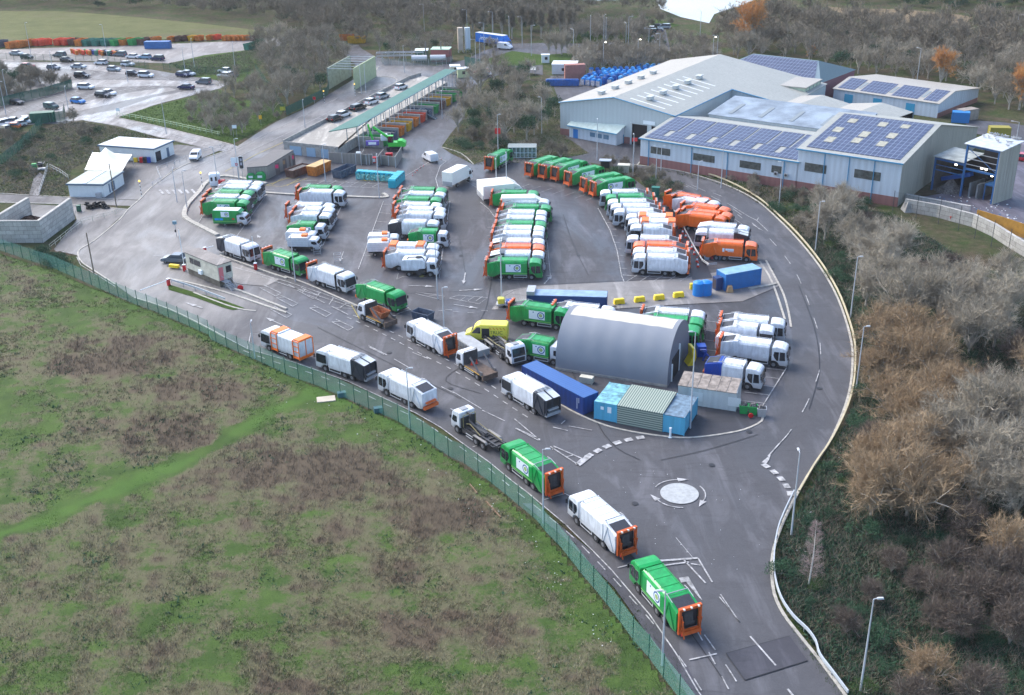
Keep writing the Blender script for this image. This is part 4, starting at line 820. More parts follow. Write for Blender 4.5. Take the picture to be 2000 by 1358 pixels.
# cars
CC = {'white': S(235,238,242), 'silver': S(170,180,188), 'grey': S(95,108,120), 'black': S(26,28,34), 'red': S(190,25,45), 'blue': S(25,125,205), 'navy': S(25,38,85), 'green': S(45,80,80), 'lightblue': S(140,175,200), 'orange': S(240,120,50)}
CP = {}
def car(col, kind, px, py, a, lab, z=0):
    if (col, kind) not in CP: CP[(col, kind)] = make_car(mat('car_'+col, CC[col], .25, coat=.5), kind)
    p = G(px, py, z); r = math.radians(a); place(CP[(col, kind)], (p.x-math.cos(r)*-1.1, p.y+math.sin(r)*1.1, z), r, lab, 'parked cars', 1.12)
A1, A2 = 152, -28
for c, k, x, y, a, l in [('silver','saloon',35,108,-20,'silver car behind the fence, farthest left of the car park'),('black','hatch',54,115,-20,'black car, farthest left by the back fence of the car park'),('red','hatch',56,133,-10,'red car in the car park'),('grey','suv',115,111,160,'grey people carrier behind the car park fence'),
    ('black','hatch',132,121,-20,'black car by the back fence under the grey people carrier'),('grey','hatch',106,136,-20,'dark grey small car right of the red car'),('silver','saloon',157,134,-15,'silver saloon alone in the third car park row'),('white','hatch',197,126,165,'white hatchback by the back fence'),
    ('white','hatch',251,129,-15,'white hatchback facing away beside the red barrier'),('silver','hatch',224,139,-15,'silver estate in the middle of the car park'),('black','suv',163,152,-15,'dark car in front of the silver saloon'),('black','hatch',261,148,-15,'black hatchback beside a white one, car park centre'),
    ('white','suv',288,151,-15,'white car right of the black hatchback, car park centre'),('white','estate',171,174,-15,'white estate car in the car park middle left'),('black','saloon',34,204,A2,'black saloon at the near left corner of the car park'),('blue','hatch',154,202,A2,'bright blue hatchback in the car park'),
    ('black','estate',204,190,A2,'black estate parked in front of a white car'),('white','hatch',215,186,A2,'white car mostly hidden behind the black estate'),('navy','hatch',358,150,A2,'dark car in front of a silver one, right part of the car park'),('silver','hatch',370,148,A2,'silver car behind the dark one, right part of the car park'),
    ('navy','saloon',361,174,160,'dark navy saloon by the green bank'),('grey','suv',396,164,160,'grey car nearest the bushes by the green bank'),('white','hatch',438,142,150,'white car farthest back under the bushes'),('white','estate',437,151,150,'white car nearest the bushes at the car park corner'),('silver','saloon',448,149,150,'silver car squeezed behind two white ones'),
    ('black','saloon',209,108,160,'dark car behind the fence beside the bin stacks'),('grey','suv',233,110,160,'grey car behind the fence, second from the bin stacks'),('white','saloon',258,114,160,'white saloon behind the fence'),('lightblue','hatch',283,115,160,'pale blue car behind the fence beside the gate'),('navy','suv',306,118,160,'navy car in the open gateway of the service yard'),
    ('red','estate',938,144,160,'red car parked by the recycling centre cabin'),('navy','saloon',943,151,165,'navy car parked in front of the red one by the cabin'),('grey','saloon',340,512,170,'silver grey saloon waiting at the weighbridge barrier'),
    ('silver','hatch',990,143,170,'silver car under the trees behind the mound'),('blue','hatch',1190,95,200,'blue hatchback on the distant road'),('white','hatch',1284,74,150,'white car driving on the lane to the lake'),('silver','saloon',1283,86,160,'grey car at the end of the lake lane'),
    ('white','hatch',1268,60,170,'white car in the lakeside parking, left end'),('black','hatch',1280,55,160,'dark car in the lakeside parking, far side'),('silver','suv',1295,56,160,'silver car in the lakeside parking, far right'),('navy','hatch',1284,64,160,'dark blue car in the lakeside parking, middle'),('green','estate',1268,65,160,'green car in the lakeside parking, near left')]:
    car(c, k, x, y, a, l)
gv = make_van(mat('car_green', CC['green'], .25, coat=.5), 4.4, 1.82, 1.8, 'panel_van'); place(gv, G(100,214)+Vector((1,0,0)), R(A2), 'dark green van parked in the car park')
for i, (x, y, c, k) in enumerate(((656,236,'black','hatch'),(672,228,'white','hatch'),(702,214,'black','estate'),(727,203,'white','hatch'),(748,192,'silver','hatch'),(784,174,'white','hatch'))):
    car(c, k, x, y, 58, ('black','white','dark','white','silver','white')[i]+' car unloading on the recycling deck, '+('first','second','third','fourth','fifth','sixth')[i]+' along the green canopy', 2.4)
# articulated lorry on the distant road
t = make_box(mat('trailer_blue', S(20,110,205), .4), 13.2, 2.5, 4.1); t.name = 'articulated_lorry'
for s in (-1, 1): text_obj('lettering', 'inter-haul', 2.2, SIGNW, t, (-7.2, s*1.27, 2.6), (R(90),0,0 if s < 0 else R(180)))
MB().b2(-13.9,-.7,-1.27,1.27,4.1,4.16).obj('roof_edge', WHITE, t); place(t, G(990,95)+Vector((0,1,0)), heading((955,91),(990,96)), 'blue articulated lorry with white lettering on the distant road')
v4 = make_van(mat('van_white', S(242,243,246), .3), 5.4, 2.3, 2.0); place(v4, G(995,97), heading((1000,98),(975,96))+math.pi, 'white van beside the blue articulated lorry', 'white vans')
# ================================================================ BUILDINGS AND SITE OBJECTS
def clad(name, col, rib=.3, amp=.25, axis='xy', stain=.25):
    if name in MATS: return MATS[name]
    m = bpy.data.materials.new(name); m.use_nodes = True; nt = m.node_tree; b = nt.nodes['Principled BSDF']; MATS[name] = m
    tc = nt.nodes.new('ShaderNodeTexCoord'); w_ = nt.nodes.new('ShaderNodeTexWave'); w_.inputs['Scale'].default_value = .314/rib; w_.bands_direction = 'DIAGONAL' if axis == 'xy' else axis.upper()
    nt.links.new(stretch(nt, tc.outputs['Object'], (1,1,0.0001)), w_.inputs['Vector'])
    n1 = nz(nt, stretch(nt, tc.outputs['Object'], (1.2,1.2,.12)), 1.1, 5, .65); n2 = nz(nt, tc.outputs['Object'], .15, 4)
    c = mixc(nt, mrng(nt, w_.outputs['Fac'], 0, 1, 0, amp), (*col[:3], 1), tuple(x*.6 for x in col[:3]))
    c = mixc(nt, mrng(nt, n1, .45, .75, 0, stain*1.6), c, tuple(x*.55 for x in col[:3]))
    c = mixc(nt, mrng(nt, n2, .35, .65, 0, stain), c, tuple(x*.75 for x in col[:3]))
    nt.links.new(c, b.inputs['Base Color']); b.inputs['Roughness'].default_value = .5
    return m
def solar(name, cw=1.0, chh=1.65):
    if name in MATS: return MATS[name]
    m = bpy.data.materials.new(name); m.use_nodes = True; nt = m.node_tree; b = nt.nodes['Principled BSDF']; MATS[name] = m
    tc = nt.nodes.new('ShaderNodeTexCoord'); br = nt.nodes.new('ShaderNodeTexBrick'); br.offset = 0; br.inputs['Scale'].default_value = 1; br.inputs['Brick Width'].default_value = cw; br.inputs['Row Height'].default_value = chh
    br.inputs['Mortar Size'].default_value = .055; br.inputs['Mortar Smooth'].default_value = .3; br.inputs['Color1'].default_value = (.030,.046,.105,1); br.inputs['Color2'].default_value = (.045,.062,.13,1); br.inputs['Mortar'].default_value = (.26,.30,.38,1); br.inputs['Bias'].default_value = 0
    nt.links.new(tc.outputs['Object'], br.inputs['Vector']); nt.links.new(br.outputs['Color'], b.inputs['Base Color']); b.inputs['Roughness'].default_value = .38
    return m
WALL = clad('cladding_white', S(200,212,224)[:3], .6); WALLG = clad('cladding_grey', S(185,196,200)[:3], .5, .15, stain=.12); BRICK = clad('cladding_brick_red', S(152,106,102)[:3], .6, .35)
WALLD = clad('cladding_stained', S(172,172,162)[:3], .6, .35, stain=.8)
ROOF = clad('roof_sheet', S(166,167,160)[:3], .6, .12, 'x', .35); ROOFW = clad('roof_sheet_pale', S(172,167,158)[:3], .6, .1, 'x', .25); ROOFB = mat('roof_blue_patchy', S(140,154,168), .55, noise=.4, nscale=.3)
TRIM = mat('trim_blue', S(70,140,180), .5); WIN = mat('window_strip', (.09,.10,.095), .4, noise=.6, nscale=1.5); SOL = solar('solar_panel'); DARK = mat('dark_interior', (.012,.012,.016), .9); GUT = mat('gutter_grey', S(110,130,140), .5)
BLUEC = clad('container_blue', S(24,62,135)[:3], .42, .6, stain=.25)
UA = R(-36.84); BA = Vector((29.18, 238.81, 0))
def bld(name, label, origin, ang, cat='building', group=None): return thing(name, label, cat, origin, ang, group)
def quadp(b, pts, mi=0): b.add(pts, [tuple(range(len(pts)))], mi)
def slab(pts, t=.12): # thick sloping sheet from 4 local points, top side given
    b = MB(); n = len(pts); v = list(pts)+[(p[0],p[1],p[2]-t) for p in pts]
    nrm = (Vector(pts[1])-Vector(pts[0])).cross(Vector(pts[2])-Vector(pts[0]))
    f = [tuple(range(n)), tuple(range(2*n-1,n-1,-1))]+[(i, i+n, (i+1)%n+n, (i+1)%n) for i in range(n)]
    if nrm.z < 0: f = [tuple(reversed(q)) for q in f]
    b.add(v, f); return b
# local frame: x along the front, y to the back
def front_hall(label, x0, x1, eave, ridge, depth, back=None, wins=(), panels=(), backeave=5.0, origin=None, bdepth=None, downs=(), wallr=None):
    o = origin or (BA+Vector((math.cos(UA), math.sin(UA), 0))*x0); L = x1-x0; t = bld('solar_roof_hall', label, o, UA)
    bd = bdepth or depth*2
    W = MB(); bz = 1.9
    quadp(W, [(0,0,bz),(L,0,bz),(L,0,eave-.05),(0,0,eave-.05)]); quadp(W, [(0,bd,0),(0,0,0),(0,0,eave-.05),(0,depth,ridge-.05),(0,bd,backeave-.05)])
    W.obj('wall', WALL, t)
    g = MB(); quadp(g, [(L,0,0),(L,bd,0),(L,bd,backeave-.05),(L,depth,ridge-.05),(L,0,eave-.05)]); quadp(g, [(L,bd,0),(0,bd,0),(0,bd,backeave-.05),(L,bd,backeave-.05)]); g.obj('gable_wall', wallr or WALL, t)
    MB().b2(-.05,L+.05,-.08,.02,0,bz).obj('brick_base', BRICK, t)
    slab([(-.3,-.35,eave-.05),(L+.3,-.35,eave-.05),(L+.3,depth,ridge),(-.3,depth,ridge)]).obj('roof', ROOF, t); slab([(-.3,depth,ridge),(L+.3,depth,ridge),(L+.3,bd+.3,backeave),(-.3,bd+.3,backeave)]).obj('roof', ROOF, t)
    MB().b2(-.3,L+.3,-.5,-.33,eave-.28,eave-.02).obj('gutter', TRIM, t)
    for x in downs: MB().b2(x-.07,x+.07,-.16,-.02,0,eave-.2).obj('downpipe', TRIM, t)
    for (a, b_, z0, z1) in wins: MB().b2(a,b_,-.07,.0,z0,z1).obj('window', WIN, t)
    sl = (ridge-eave)/depth
    for (a, b_, y0, y1) in panels:
        f = lambda x, y: (x, y, eave+sl*y+.1); slab([f(a,y0), f(b_,y0), f(b_,y1), f(a,y1)], .06).obj('solar_array', SOL, t)
    return t
FA = 36.6; dA = 15.4
pan = []
for i in range(7): # arrays between rooflights, a notch at each rooflight
    a = .8+i*5.2; pan += [(a, min(a+4.75, FA-.6), 6.2, 14.6), (a, min(a+5.2, FA-.6), .4, 2.6), (a-(0 if i == 0 else .7), min(a+3.1, FA-.6), 2.66, 6.14)]
front_hall('long low white hall with blue solar roof and red brick base', 0, FA, 6.0, 7.8, dA, wins=[(2.6,7.4,2.9,4.4),(13,18,2.9,4.4),(23.8,28.5,2.9,4.4),(30.9,33.2,2.9,4.4)], panels=pan, backeave=5.6, bdepth=26, downs=(2.1,12.6,21,33.6))
FB = 57.16; LB = FB-FA+.4
lights = [(3.2,4.9,4.6,7.4),(2.6,4.3,10.2,12.8),(3.5,5.2,16,18.2),(8.2,9.9,6,8.6),(8.4,10.1,9.4,12.4),(9.8,11.5,16,18.4),(13.3,15,6,8.6),(13.6,15.3,10.6,13.4),(14.3,16,16.6,18.6)]
hb = front_hall('tall white hall with blue solar roof beside the waste shed', FA-.3, FB, 8.7, 11.75, 21.3, wins=[(1.6,6.1,4.3,6.0),(11.8,17.0,4.5,6.2)], panels=[(1.2,LB-1.0,1.0,20.6)], backeave=9.8 if False else 4.9, bdepth=52, downs=(5.6,10.6,15.6), wallr=WALLD)
for (a,b_,y0,y1) in lights:
    f = lambda x, y: (x, y, 8.7+3.05/21.3*y+.17); slab([f(a,y0),f(b_,y0),f(b_,y1),f(a,y1)], .05).obj('rooflight', mat('rooflight', S(168,166,150), .6, noise=.3, nscale=2), hb)
for a in (1.9,): 
    for x in (32.0, 34.2):
        p = BA+Vector((math.cos(UA), math.sin(UA), 0))*x; q = thing('air_conditioner', ('left' if x < 33 else 'right')+' white air conditioner on the wall of the long low hall', 'air conditioner', (p.x, p.y, 2.5), UA, 'air conditioners'); MB().b2(-.4,.4,-.4,-.09,0,.7).obj('casing', WHITE, q); MB().disc((0,-.42,.35),.25,'y',.03,12).obj('fan', BLACK, q)
# valley building with patchy blue rooflights
n_ = Vector((math.sin(-UA), math.cos(-UA), 0)); u_ = Vector((math.cos(UA), math.sin(UA), 0))
t = bld('valley_hall', 'narrow hall with patchy blue roof between the large halls', BA+n_*26.3, UA)
MB().b2(3,38,0,.2,0,6.3).b2(3,38,13.8,14,0,7.8).b2(3,3.2,.2,13.8,0,6.3).obj('wall', WALLG, t); slab([(2.7,-.2,6.4),(38,-.2,6.4),(38,14.1,8.1),(2.7,14.1,8.1)]).obj('roof', ROOFB, t)
for x in (7,14.5,22,29.5): slab([(x,2,6.75),(x+1,2,6.75),(x+1,9,7.58),(x,9,7.58)],.05).obj('rooflight', mat('rooflight_grey', S(130,140,145), .6), t)
# big pale hall
HA = R(-33.37); HB = Vector((12.9, 267.0, 0))
t = bld('sorting_hall', 'large pale grey hall with wide low gable and roof vents', HB, HA)
W1, W2, D1, D2 = 30.2, 45.0, 33.0, 62.0; e, r_ = 7.9, 10.6; rx = 14.5; sl = (r_-e)/(W1-rx); e2 = r_-sl*(W2-rx)
w_ = MB(); quadp(w_, [(0,0,1.6),(W1,0,1.6),(W1,0,e),(rx,0,r_),(0,0,e)]); quadp(w_, [(0,D2,0),(0,0,0),(0,0,e),(0,D2,e)]); quadp(w_, [(W1,0,0),(W1,D1,0),(W1,D1,e),(W1,0,e)]); quadp(w_, [(W1,D1,0),(W2,D1,0),(W2,D1,e2),(W1,D1,e)]); quadp(w_, [(W2,D1,0),(W2,D2,0),(W2,D2,e2),(W2,D1,e2)]); quadp(w_, [(W2,D2,0),(0,D2,0),(0,D2,e),(rx,D2,r_),(W2,D2,e2)]); w_.obj('wall', WALLG, t)
MB().b2(0,W1,-.06,.03,0,1.6).obj('brick_base', BRICK, t)
slab([(-.3,-.3,e),(rx,-.3,r_+.02),(rx,D2+.3,r_+.02),(-.3,D2+.3,e)]).obj('roof', ROOFW, t); slab([(rx,-.3,r_+.02),(W1+.3,-.3,e),(W1+.3,D1,e),(rx,D1,r_+.02)]).obj('roof', ROOF, t); slab([(rx,D1,r_+.02),(W2+.3,D1,e2),(W2+.3,D2+.3,e2),(rx,D2+.3,r_+.02)]).obj('roof', ROOF, t)
for q in ([(-.3,-.32,e),(rx,-.32,r_),(W1+.3,-.32,e)],): 
    for a, b_ in zip(q, q[1:]): MB().tube(a, b_, .13, .13, 4).obj('verge_trim', TRIM, t)
MB().tube((W1+.3,-.3,e-.05),(W1+.3,D1,e-.05),.14,.14,4).obj('gutter', TRIM, t); MB().tube((W1,D1-.1,e),(W2+.3,D1-.1,e2),.14,.14,4).obj('verge_trim', TRIM, t)
for i in range(5):
    y = 6+i*7
    for sx, zz in ((rx-6.5, r_-6.5*sl), (rx+6.5, r_-6.5*sl)):
        v = MB().box((sx,y,zz+.45),(1.2,2.0,.7),top=(.8,.9)).obj('roof_vent', mat('vent_metal', S(190,195,195), .5), t); MB().box((sx,y,zz+.85),(1.5,2.3,.12)).obj('cowl', mat('vent_metal', S(190,195,195), .5), v)
for i in range(9):
    y = 2.5+i*3.6
    f = lambda x: r_-(x-rx)*sl+.05
    slab([(rx+3,y,f(rx+3)),(rx+12,y,f(rx+12)),(rx+12,y+.5,f(rx+12)),(rx+3,y+.5,f(rx+3))],.04).obj('rooflight', mat('rooflight_pale', S(225,228,228), .5), t)
for x0, x1 in ((19.6,23.6),(24.6,28.4)):
    MB().b2(x0,x1,-.1,.04,0,4.9).obj('doorway', DARK, t); 
MB().b2(19.2,19.6,-.35,0,0,5.2).b2(23.6,24.6,-.35,0,0,5.2).b2(28.4,28.8,-.35,0,0,5.2).obj('door_frame', WALLG, t); MB().b2(22.4,25.4,-.14,-.06,5.2,6.0).obj('sign_board', SIGNW, t)
# annex office
p1 = G(1112,268); p2 = G(1204,285); aa = math.atan2(p2.y-p1.y, p2.x-p1.x); L = (p2-p1).length
t = bld('office_annex', 'small white office annex with sloping roof and blue door against the pale hall', p1, aa)
MB().b2(0,L,0,4.6,0,3.1).obj('wall', WALL, t); w_ = MB(); quadp(w_, [(L+.01,0,3.1),(L+.01,4.6,3.1),(L+.01,4.6,4.9)]); quadp(w_, [(-.01,0,3.1),(-.01,4.6,4.9),(-.01,4.6,3.1)]); w_.obj('gable', WALL, t)
slab([(-.4,-.5,3.0),(L+.4,-.5,3.0),(L+.4,4.6,5.0),(-.4,4.6,5.0)]).obj('roof', mat('roof_grey_green', S(170,188,186), .6, noise=.15), t); MB().b2(-.4,L+.4,-.62,-.5,2.75,2.98).obj('gutter', TRIM, t)
MB().b2(1.2,2.6,-.06,.02,0,2.2).obj('door', mat('door_blue', S(30,120,195), .5), t); MB().b2(L,L+.05,2.6,3.6,0,2.1).obj('door', TRIM, t)
for x in (6.2,8.2,10.2): MB().b2(x,x+1.5,-.05,.02,1.1,2.1).obj('window', mat('window_blue', S(90,125,150), .3), t)
# back hall with solar roof
P4 = [G(1396,137,5.5), G(1602,162,5.5), G(1592,142,9), G(1422,124,9)]
a0 = math.atan2(P4[1].y-P4[0].y, P4[1].x-P4[0].x); L = (P4[1]-P4[0]).length; o = Vector((P4[0].x,P4[0].y,0))
t = bld('hipped_hall', 'far hall with dark solar panels on a hipped roof', o, a0); D = 11
MB().b2(0,L,0,2*D,0,5.5).obj('wall', mat('wall_maroon', S(110,70,85), .7), t)
slab([(-.3,-.3,5.45),(L+.3,-.3,5.45),(L-6,D,9),(6,D,9)]).obj('roof', GUT, t); slab([(6,D,9),(L-6,D,9),(L+.3,2*D+.3,5.45),(-.3,2*D+.3,5.45)]).obj('roof', GUT, t)
for q_ in ([(L+.3,-.3,5.45),(L+.3,2*D+.3,5.45),(L-6,D,9)], [(-.3,2*D+.3,5.45),(-.3,-.3,5.45),(6,D,9)]): b = MB(); quadp(b, q_); b.obj('roof_hip', mat('roof_slate', S(80,105,115), .7), t)
f = lambda x, y: (x, y, 5.5+3.5/D*y+.1); slab([f(2.2,1.2),f(L-2.2,1.2),f(L-6,D-.6),f(6,D-.6)],.06).obj('solar_array', SOL, t)
# flat roofed box beside the pale hall
pa = G(1573,173,6.5); pb = G(1604,164,6.5); a0 = HA+math.pi/2; t = bld('flat_store', 'pale green flat roofed store with ribbed wall behind the pale hall', Vector((pa.x,pa.y,0)), HA)
MB().b2(-17,0,0,12,0,6.5).obj('wall', mat('wall_pale_green', S(190,205,180), .6, noise=.15), t); MB().b2(-17.3,.3,-.3,12.3,6.5,6.75).obj('roof', ROOFW, t)
for i in range(5): MB().b2(0,.08,i*2.8+.4,i*2.8+.6,0,6.5).obj('pilaster', GUT, t)
# twin gable canopies
for k, (q1, q2, q3, q4, lab) in enumerate((((1488.8,211),(1602,226),(1661.6,203),(1552.8,187.5),'left gabled canopy roof over the baling yard'),((1602,226.5),(1716,243),(1784,219),(1662,202),'right gabled canopy roof over the baling yard'))):
    z = 5.2; A_, B_, C_, D_ = [G(q[0], q[1], z) for q in (q1, q2, q3, q4)]; t = thing('gabled_canopy', lab, 'canopy', (0,0,0), 0, 'gabled canopies'); m1 = (A_+B_)/2+Vector((0,0,1.2)); m2 = (D_+C_)/2+Vector((0,0,1.2))
    slab([A_, m1, m2, D_]).obj('roof', ROOFW, t); slab([m1, B_, C_, m2]).obj('roof', ROOF, t)
    b = MB()
    for q in (A_, B_, C_, D_, (A_+D_)/2, (B_+C_)/2): b.tube((q.x,q.y,0),(q.x,q.y,z-.1),.15)
    b.obj('column', GUT, t); b = MB(); a_, c_ = D_*.9+A_*.1, C_*.9+B_*.1; b.add([(D_.x,D_.y,0),(C_.x,C_.y,0),(C_.x,C_.y,z-.2),(D_.x,D_.y,z-.2)],[(0,1,2,3)]); b.obj('back_wall', DARK, t)
for i in range(6):
    p = G(1512+i*22, 232+i*3.2); a = rnd.random(); tt = MB().box((p.x,p.y+2,.9),(2.2,1.5,1.8),rz=a).obj('waste_bale', mat('bale_%d'%(i%3), [S(40,80,180), S(120,100,80), S(20,130,110)][i%3], .8, noise=.5, nscale=2)); tag(tt, ('blue','brown','green')[i%3]+' bale under the gabled canopies, '+('far left','second from left','third from left','third from right','second from right','far right')[i], 'bale', 'bales under the canopies')
# small solar building at the back right
p1 = G(1626,200); p2 = G(1830,231); aa = math.atan2(p2.y-p1.y, p2.x-p1.x); L = (p2-p1).length
t = bld('solar_unit', 'small white unit with solar roof and blue doors in front of the wood', p1, aa); D = 15; e = 3.7; r_ = 5.5
w_ = MB(); quadp(w_, [(0,0,0),(L,0,0),(L,0,e),(0,0,e)]); quadp(w_, [(L,0,1.2),(L,2*D*.8,1.2),(L,2*D*.8,e),(L,D*.55,r_),(L,0,e)]); quadp(w_, [(0,24,0),(0,0,0),(0,0,e),(0,D*.55,r_),(0,24,e)]); quadp(w_, [(L,24,0),(0,24,0),(0,24,e),(L,24,e)]); w_.obj('wall', WALL, t); MB().b2(L-.03,L+.05,0,24,0,1.2).obj('brick_base', BRICK, t)
slab([(-.3,-.3,e),(L+.3,-.3,e),(L+.3,D*.55,r_),(-.3,D*.55,r_)]).obj('roof', ROOFW, t); slab([(-.3,D*.55,r_),(L+.3,D*.55,r_),(L+.3,24.3,e),(-.3,24.3,e)]).obj('roof', ROOFW, t)
f = lambda x, y: (x, y, e+(r_-e)/(D*.55)*y+.1)
for x0, x1 in ((.8,5.6),(7.2,14.3),(15.9,23.0),(24.6,L-.8)): slab([f(x0,.6),f(x1,.6),f(x1,7.6),f(x0,7.6)],.06).obj('solar_array', SOL, t)
for x in (5.9,14.6,23.3): slab([f(x,2),f(x+.9,2),f(x+.9,6),f(x,6)],.06).obj('rooflight', mat('rooflight_grey', S(130,140,145), .6), t)
for x in (3.3,11.5,20.5): MB().b2(x,x+2.4,-.07,.02,0,2.7).obj('door', mat('door_teal', S(50,150,190), .5), t)
# waste transfer shed
TRASH = mat('mixed_waste', (.16,.15,.15), .9, noise=.95, nscale=5)
def post(b, p, z0, z1, r=.16): b.b2(p[0]-r,p[0]+r,p[1]-r,p[1]+r,z0,z1)
F1 = G(1875,385); F2 = G(1934.7,400); aa = math.atan2(F2.y-F1.y, F2.x-F1.x); L = (F2-F1).length+.3; t = bld('transfer_shed', 'tall open steel shed with white roof covered in gulls', F1+Vector((0,0,0)), aa); H = 10.8; D = 6.6
MB().b2(L,L+.15,-.2,D,0,H).obj('wall', WALLD, t); MB().b2(-.1,L,D-.15,D,0,H).obj('back_wall', DARK, t); slab([(-.5,-.6,H),(L+.6,-.6,H),(L+.6,D+.4,H+.7),(-.5,D+.4,H+.7)]).obj('roof', mat('roof_shed_white', S(190,198,205), .6, noise=.2), t)
SB = mat('steel_blue', S(40,95,150), .5)
b = MB(); [post(b, (x,0), 0, H-.05) for x in (0, L-.2)]; b.b2(0,L-.2,-.1,.1,H-.6,H-.3); b.b2(0,L-.2,-.1,.1,5.6,6.0); b.obj('steel_frame', SB, t)
for z in (9.0,7.8,6.7): MB().b2(.1,L-.2,-.05,.03,z,z+.12).obj('cladding_rail', STEEL, t)
MB().tube((.2,.1,9.8),(L-.4,.1,6.2),.07).obj('brace', SB, t)
b = MB(); b.b2(-6.6,-6.3,-.15,.15,0,7.0).b2(-6.6,0,-.1,.1,6.3,6.7).b2(-6.6,0,-.08,.08,4.2,4.4).b2(-6.6,0,-.08,.08,5.3,5.4); b.obj('steel_frame', SB, t)
MB().b2(-6.6,-.1,D-.15,D,0,6.9).obj('back_wall', DARK, t); MB().b2(-6.75,-6.6,.3,D,0,6.9).obj('side_wall', mat('shed_side', (.1,.1,.1), .8, noise=.4), t); MB().b2(-6.6,L,.0,D-.2,.02,.12).obj('floor', TRASH, t); slab([(-6.8,-.4,7.0),(-.1,-.4,7.0),(-.1,D,7.6),(-6.8,D,7.6)]).obj('roof', mat('roof_mossy', S(165,172,170), .7, noise=.4, nscale=.6), t)
MB().box((-3.4,3.5,2.8),(6.5,1.2,.8),ry=-.35).obj('conveyor', mat('conveyor_blue', S(25,85,165), .5), t); MB().box((1.3,3.2,1.5),(.3,5,3)).box((2.9,3.2,1.5),(.3,5,3)).obj('push_wall', mat('steel_panel', S(120,128,135), .6, noise=.3), t); MB().b2(3.9,6.0,1.5,4,3.0,3.3).b2(3.9,4.1,1.5,1.7,0,3).b2(5.8,6.0,1.5,1.7,0,3).obj('gantry', SB, t)
for x, z in ((-2.2,6.0),(1.2,5.7),(3.3,6.4),(4.2,6.4),(5.6,5.4)): MB().box((x,.5,z),(.45,.15,.22)).obj('floodlight', LAMPON, t)
def heap(p, r, h, m, lab, name='waste_heap', seed=1):
    q = random.Random(seed); b = MB(); rings = 6; seg = 18; v = []
    for i in range(rings):
        rr = r*(1-i/rings); zz = h*(i/rings)**.9
        for k in range(seg): a = 2*math.pi*k/seg; j = 1+q.uniform(-.15,.15); v.append((p[0]+rr*j*math.cos(a), p[1]+rr*j*math.sin(a), zz*(1+q.uniform(-.15,.2))))
    v.append((p[0],p[1],h)); f = [(i*seg+k, i*seg+(k+1)%seg, (i+1)*seg+(k+1)%seg, (i+1)*seg+k) for i in range(rings-1) for k in range(seg)]+[((rings-1)*seg+k, (rings-1)*seg+(k+1)%seg, rings*seg) for k in range(seg)]
    o = b.add(v, f).obj(name, m); return tag(o, lab, 'heap')
heap(G(1855,375), 2.6, 2.6, TRASH, 'grey heap of loose waste inside the open steel shed')
def litter(n, poly, m, lab, smin=.1, smax=.35, seed=3, name='litter'):
    q = random.Random(seed); b = MB(); xs = [p[0] for p in poly]; ys = [p[1] for p in poly]; c = 0
    while c < n:
        x, y = q.uniform(min(xs), max(xs)), q.uniform(min(ys), max(ys))
        if not inpoly(x, y, poly): continue
        g = G(x, y); s = q.uniform(smin, smax); b.box((g.x, g.y, .12+s*.2), (s, s*q.uniform(.4,1), s*.4), rz=q.random()*3, mi=q.randrange(len(m))); c += 1
    return tag(b.obj(name, m), lab, 'litter', kind='stuff')
def inpoly(x, y, P):
    c = False; j = len(P)-1
    for i in range(len(P)):
        if (P[i][1] > y) != (P[j][1] > y) and x < (P[j][0]-P[i][0])*(y-P[i][1])/(P[j][1]-P[i][1])+P[i][0]: c = not c
        j = i
    return c
LW = mat('litter_white', (.7,.72,.74), .7); LC = mat('litter_colour', (.1,.2,.3), .7)
litter(160, [(1800,392),(1870,382),(1980,400),(2000,450),(1900,440),(1830,425)], [LW, LC, LW], 'loose litter scattered on the ground by the waste shed')
litter(45, [(1080,900),(1300,880),(1500,960),(1480,1150),(1300,1080),(1150,1010)], [LW], 'scraps of white litter on the road', .03, .07, 5)
litter(40, [(1560,480),(1640,560),(1670,700),(1640,860),(1560,1010),(1530,1100),(1560,1130),(1640,900),(1700,700),(1600,480)], [LW], 'scraps of white litter on the verge', .05, .14, 6)
litter(80, [(440,700),(560,745),(700,800),(900,915),(1060,1050),(1250,1290),(1200,1300),(1000,1080),(800,900),(500,760)], [LW], 'scraps of white litter in the field grass', .04, .12, 8)
sheet('shed_yard', [(1790,388),(1880,372),(1960,372),(1990,270),(2060,262),(2200,400),(2200,560),(2000,470),(1950,445),(1860,428),(1800,415)], asphalt('concrete_yard', (.07,.065,.09), (.13,.12,.15), .5))
sheet('rear_yard', [(1880,235),(1960,240),(2100,262),(2060,290),(1990,275),(1900,262)], A_YARD)
# gulls
gp = G(1879,280.3,11.2); 
def gull():
    t = thing('gull', 'gull', 'gull'); MB().box((0,0,.22),(.42,.16,.16),top=(.7,.6)).box((-.25,0,.24),(.2,.1,.05)).obj('body', WHITE, t, bevel=.03); MB().box((.24,0,.36),(.13,.11,.12)).box((.33,0,.34),(.08,.03,.03)).obj('head', WHITE, t); MB().box((-.06,.09,.27),(.4,.03,.11)).box((-.06,-.09,.27),(.4,.03,.11)).obj('wing', mat('gull_grey', (.4,.42,.45), .7), t); MB().tube((0,.04,0),(0,.04,.16),.012,.012,3).tube((0,-.04,0),(0,-.04,.16),.012,.012,3).obj('leg', mat('gull_leg', (.6,.3,.1), .6), t); return t
gu = gull(); shed = F1; ca, sa = math.cos(aa), math.sin(aa); q = random.Random(4)
for i in range(26):
    x, y = (q.uniform(0,L), D+.1) if i < 18 else (q.uniform(0,L), q.uniform(1,D)); z = H+.7*(y+.6)/(D+1)+.03
    place(gu, (F1.x+ca*x-sa*y, F1.y+sa*x+ca*y, z), q.random()*6.28, 'white gull standing on the roof of the tall steel shed', 'gulls on the shed roof', 1.25)
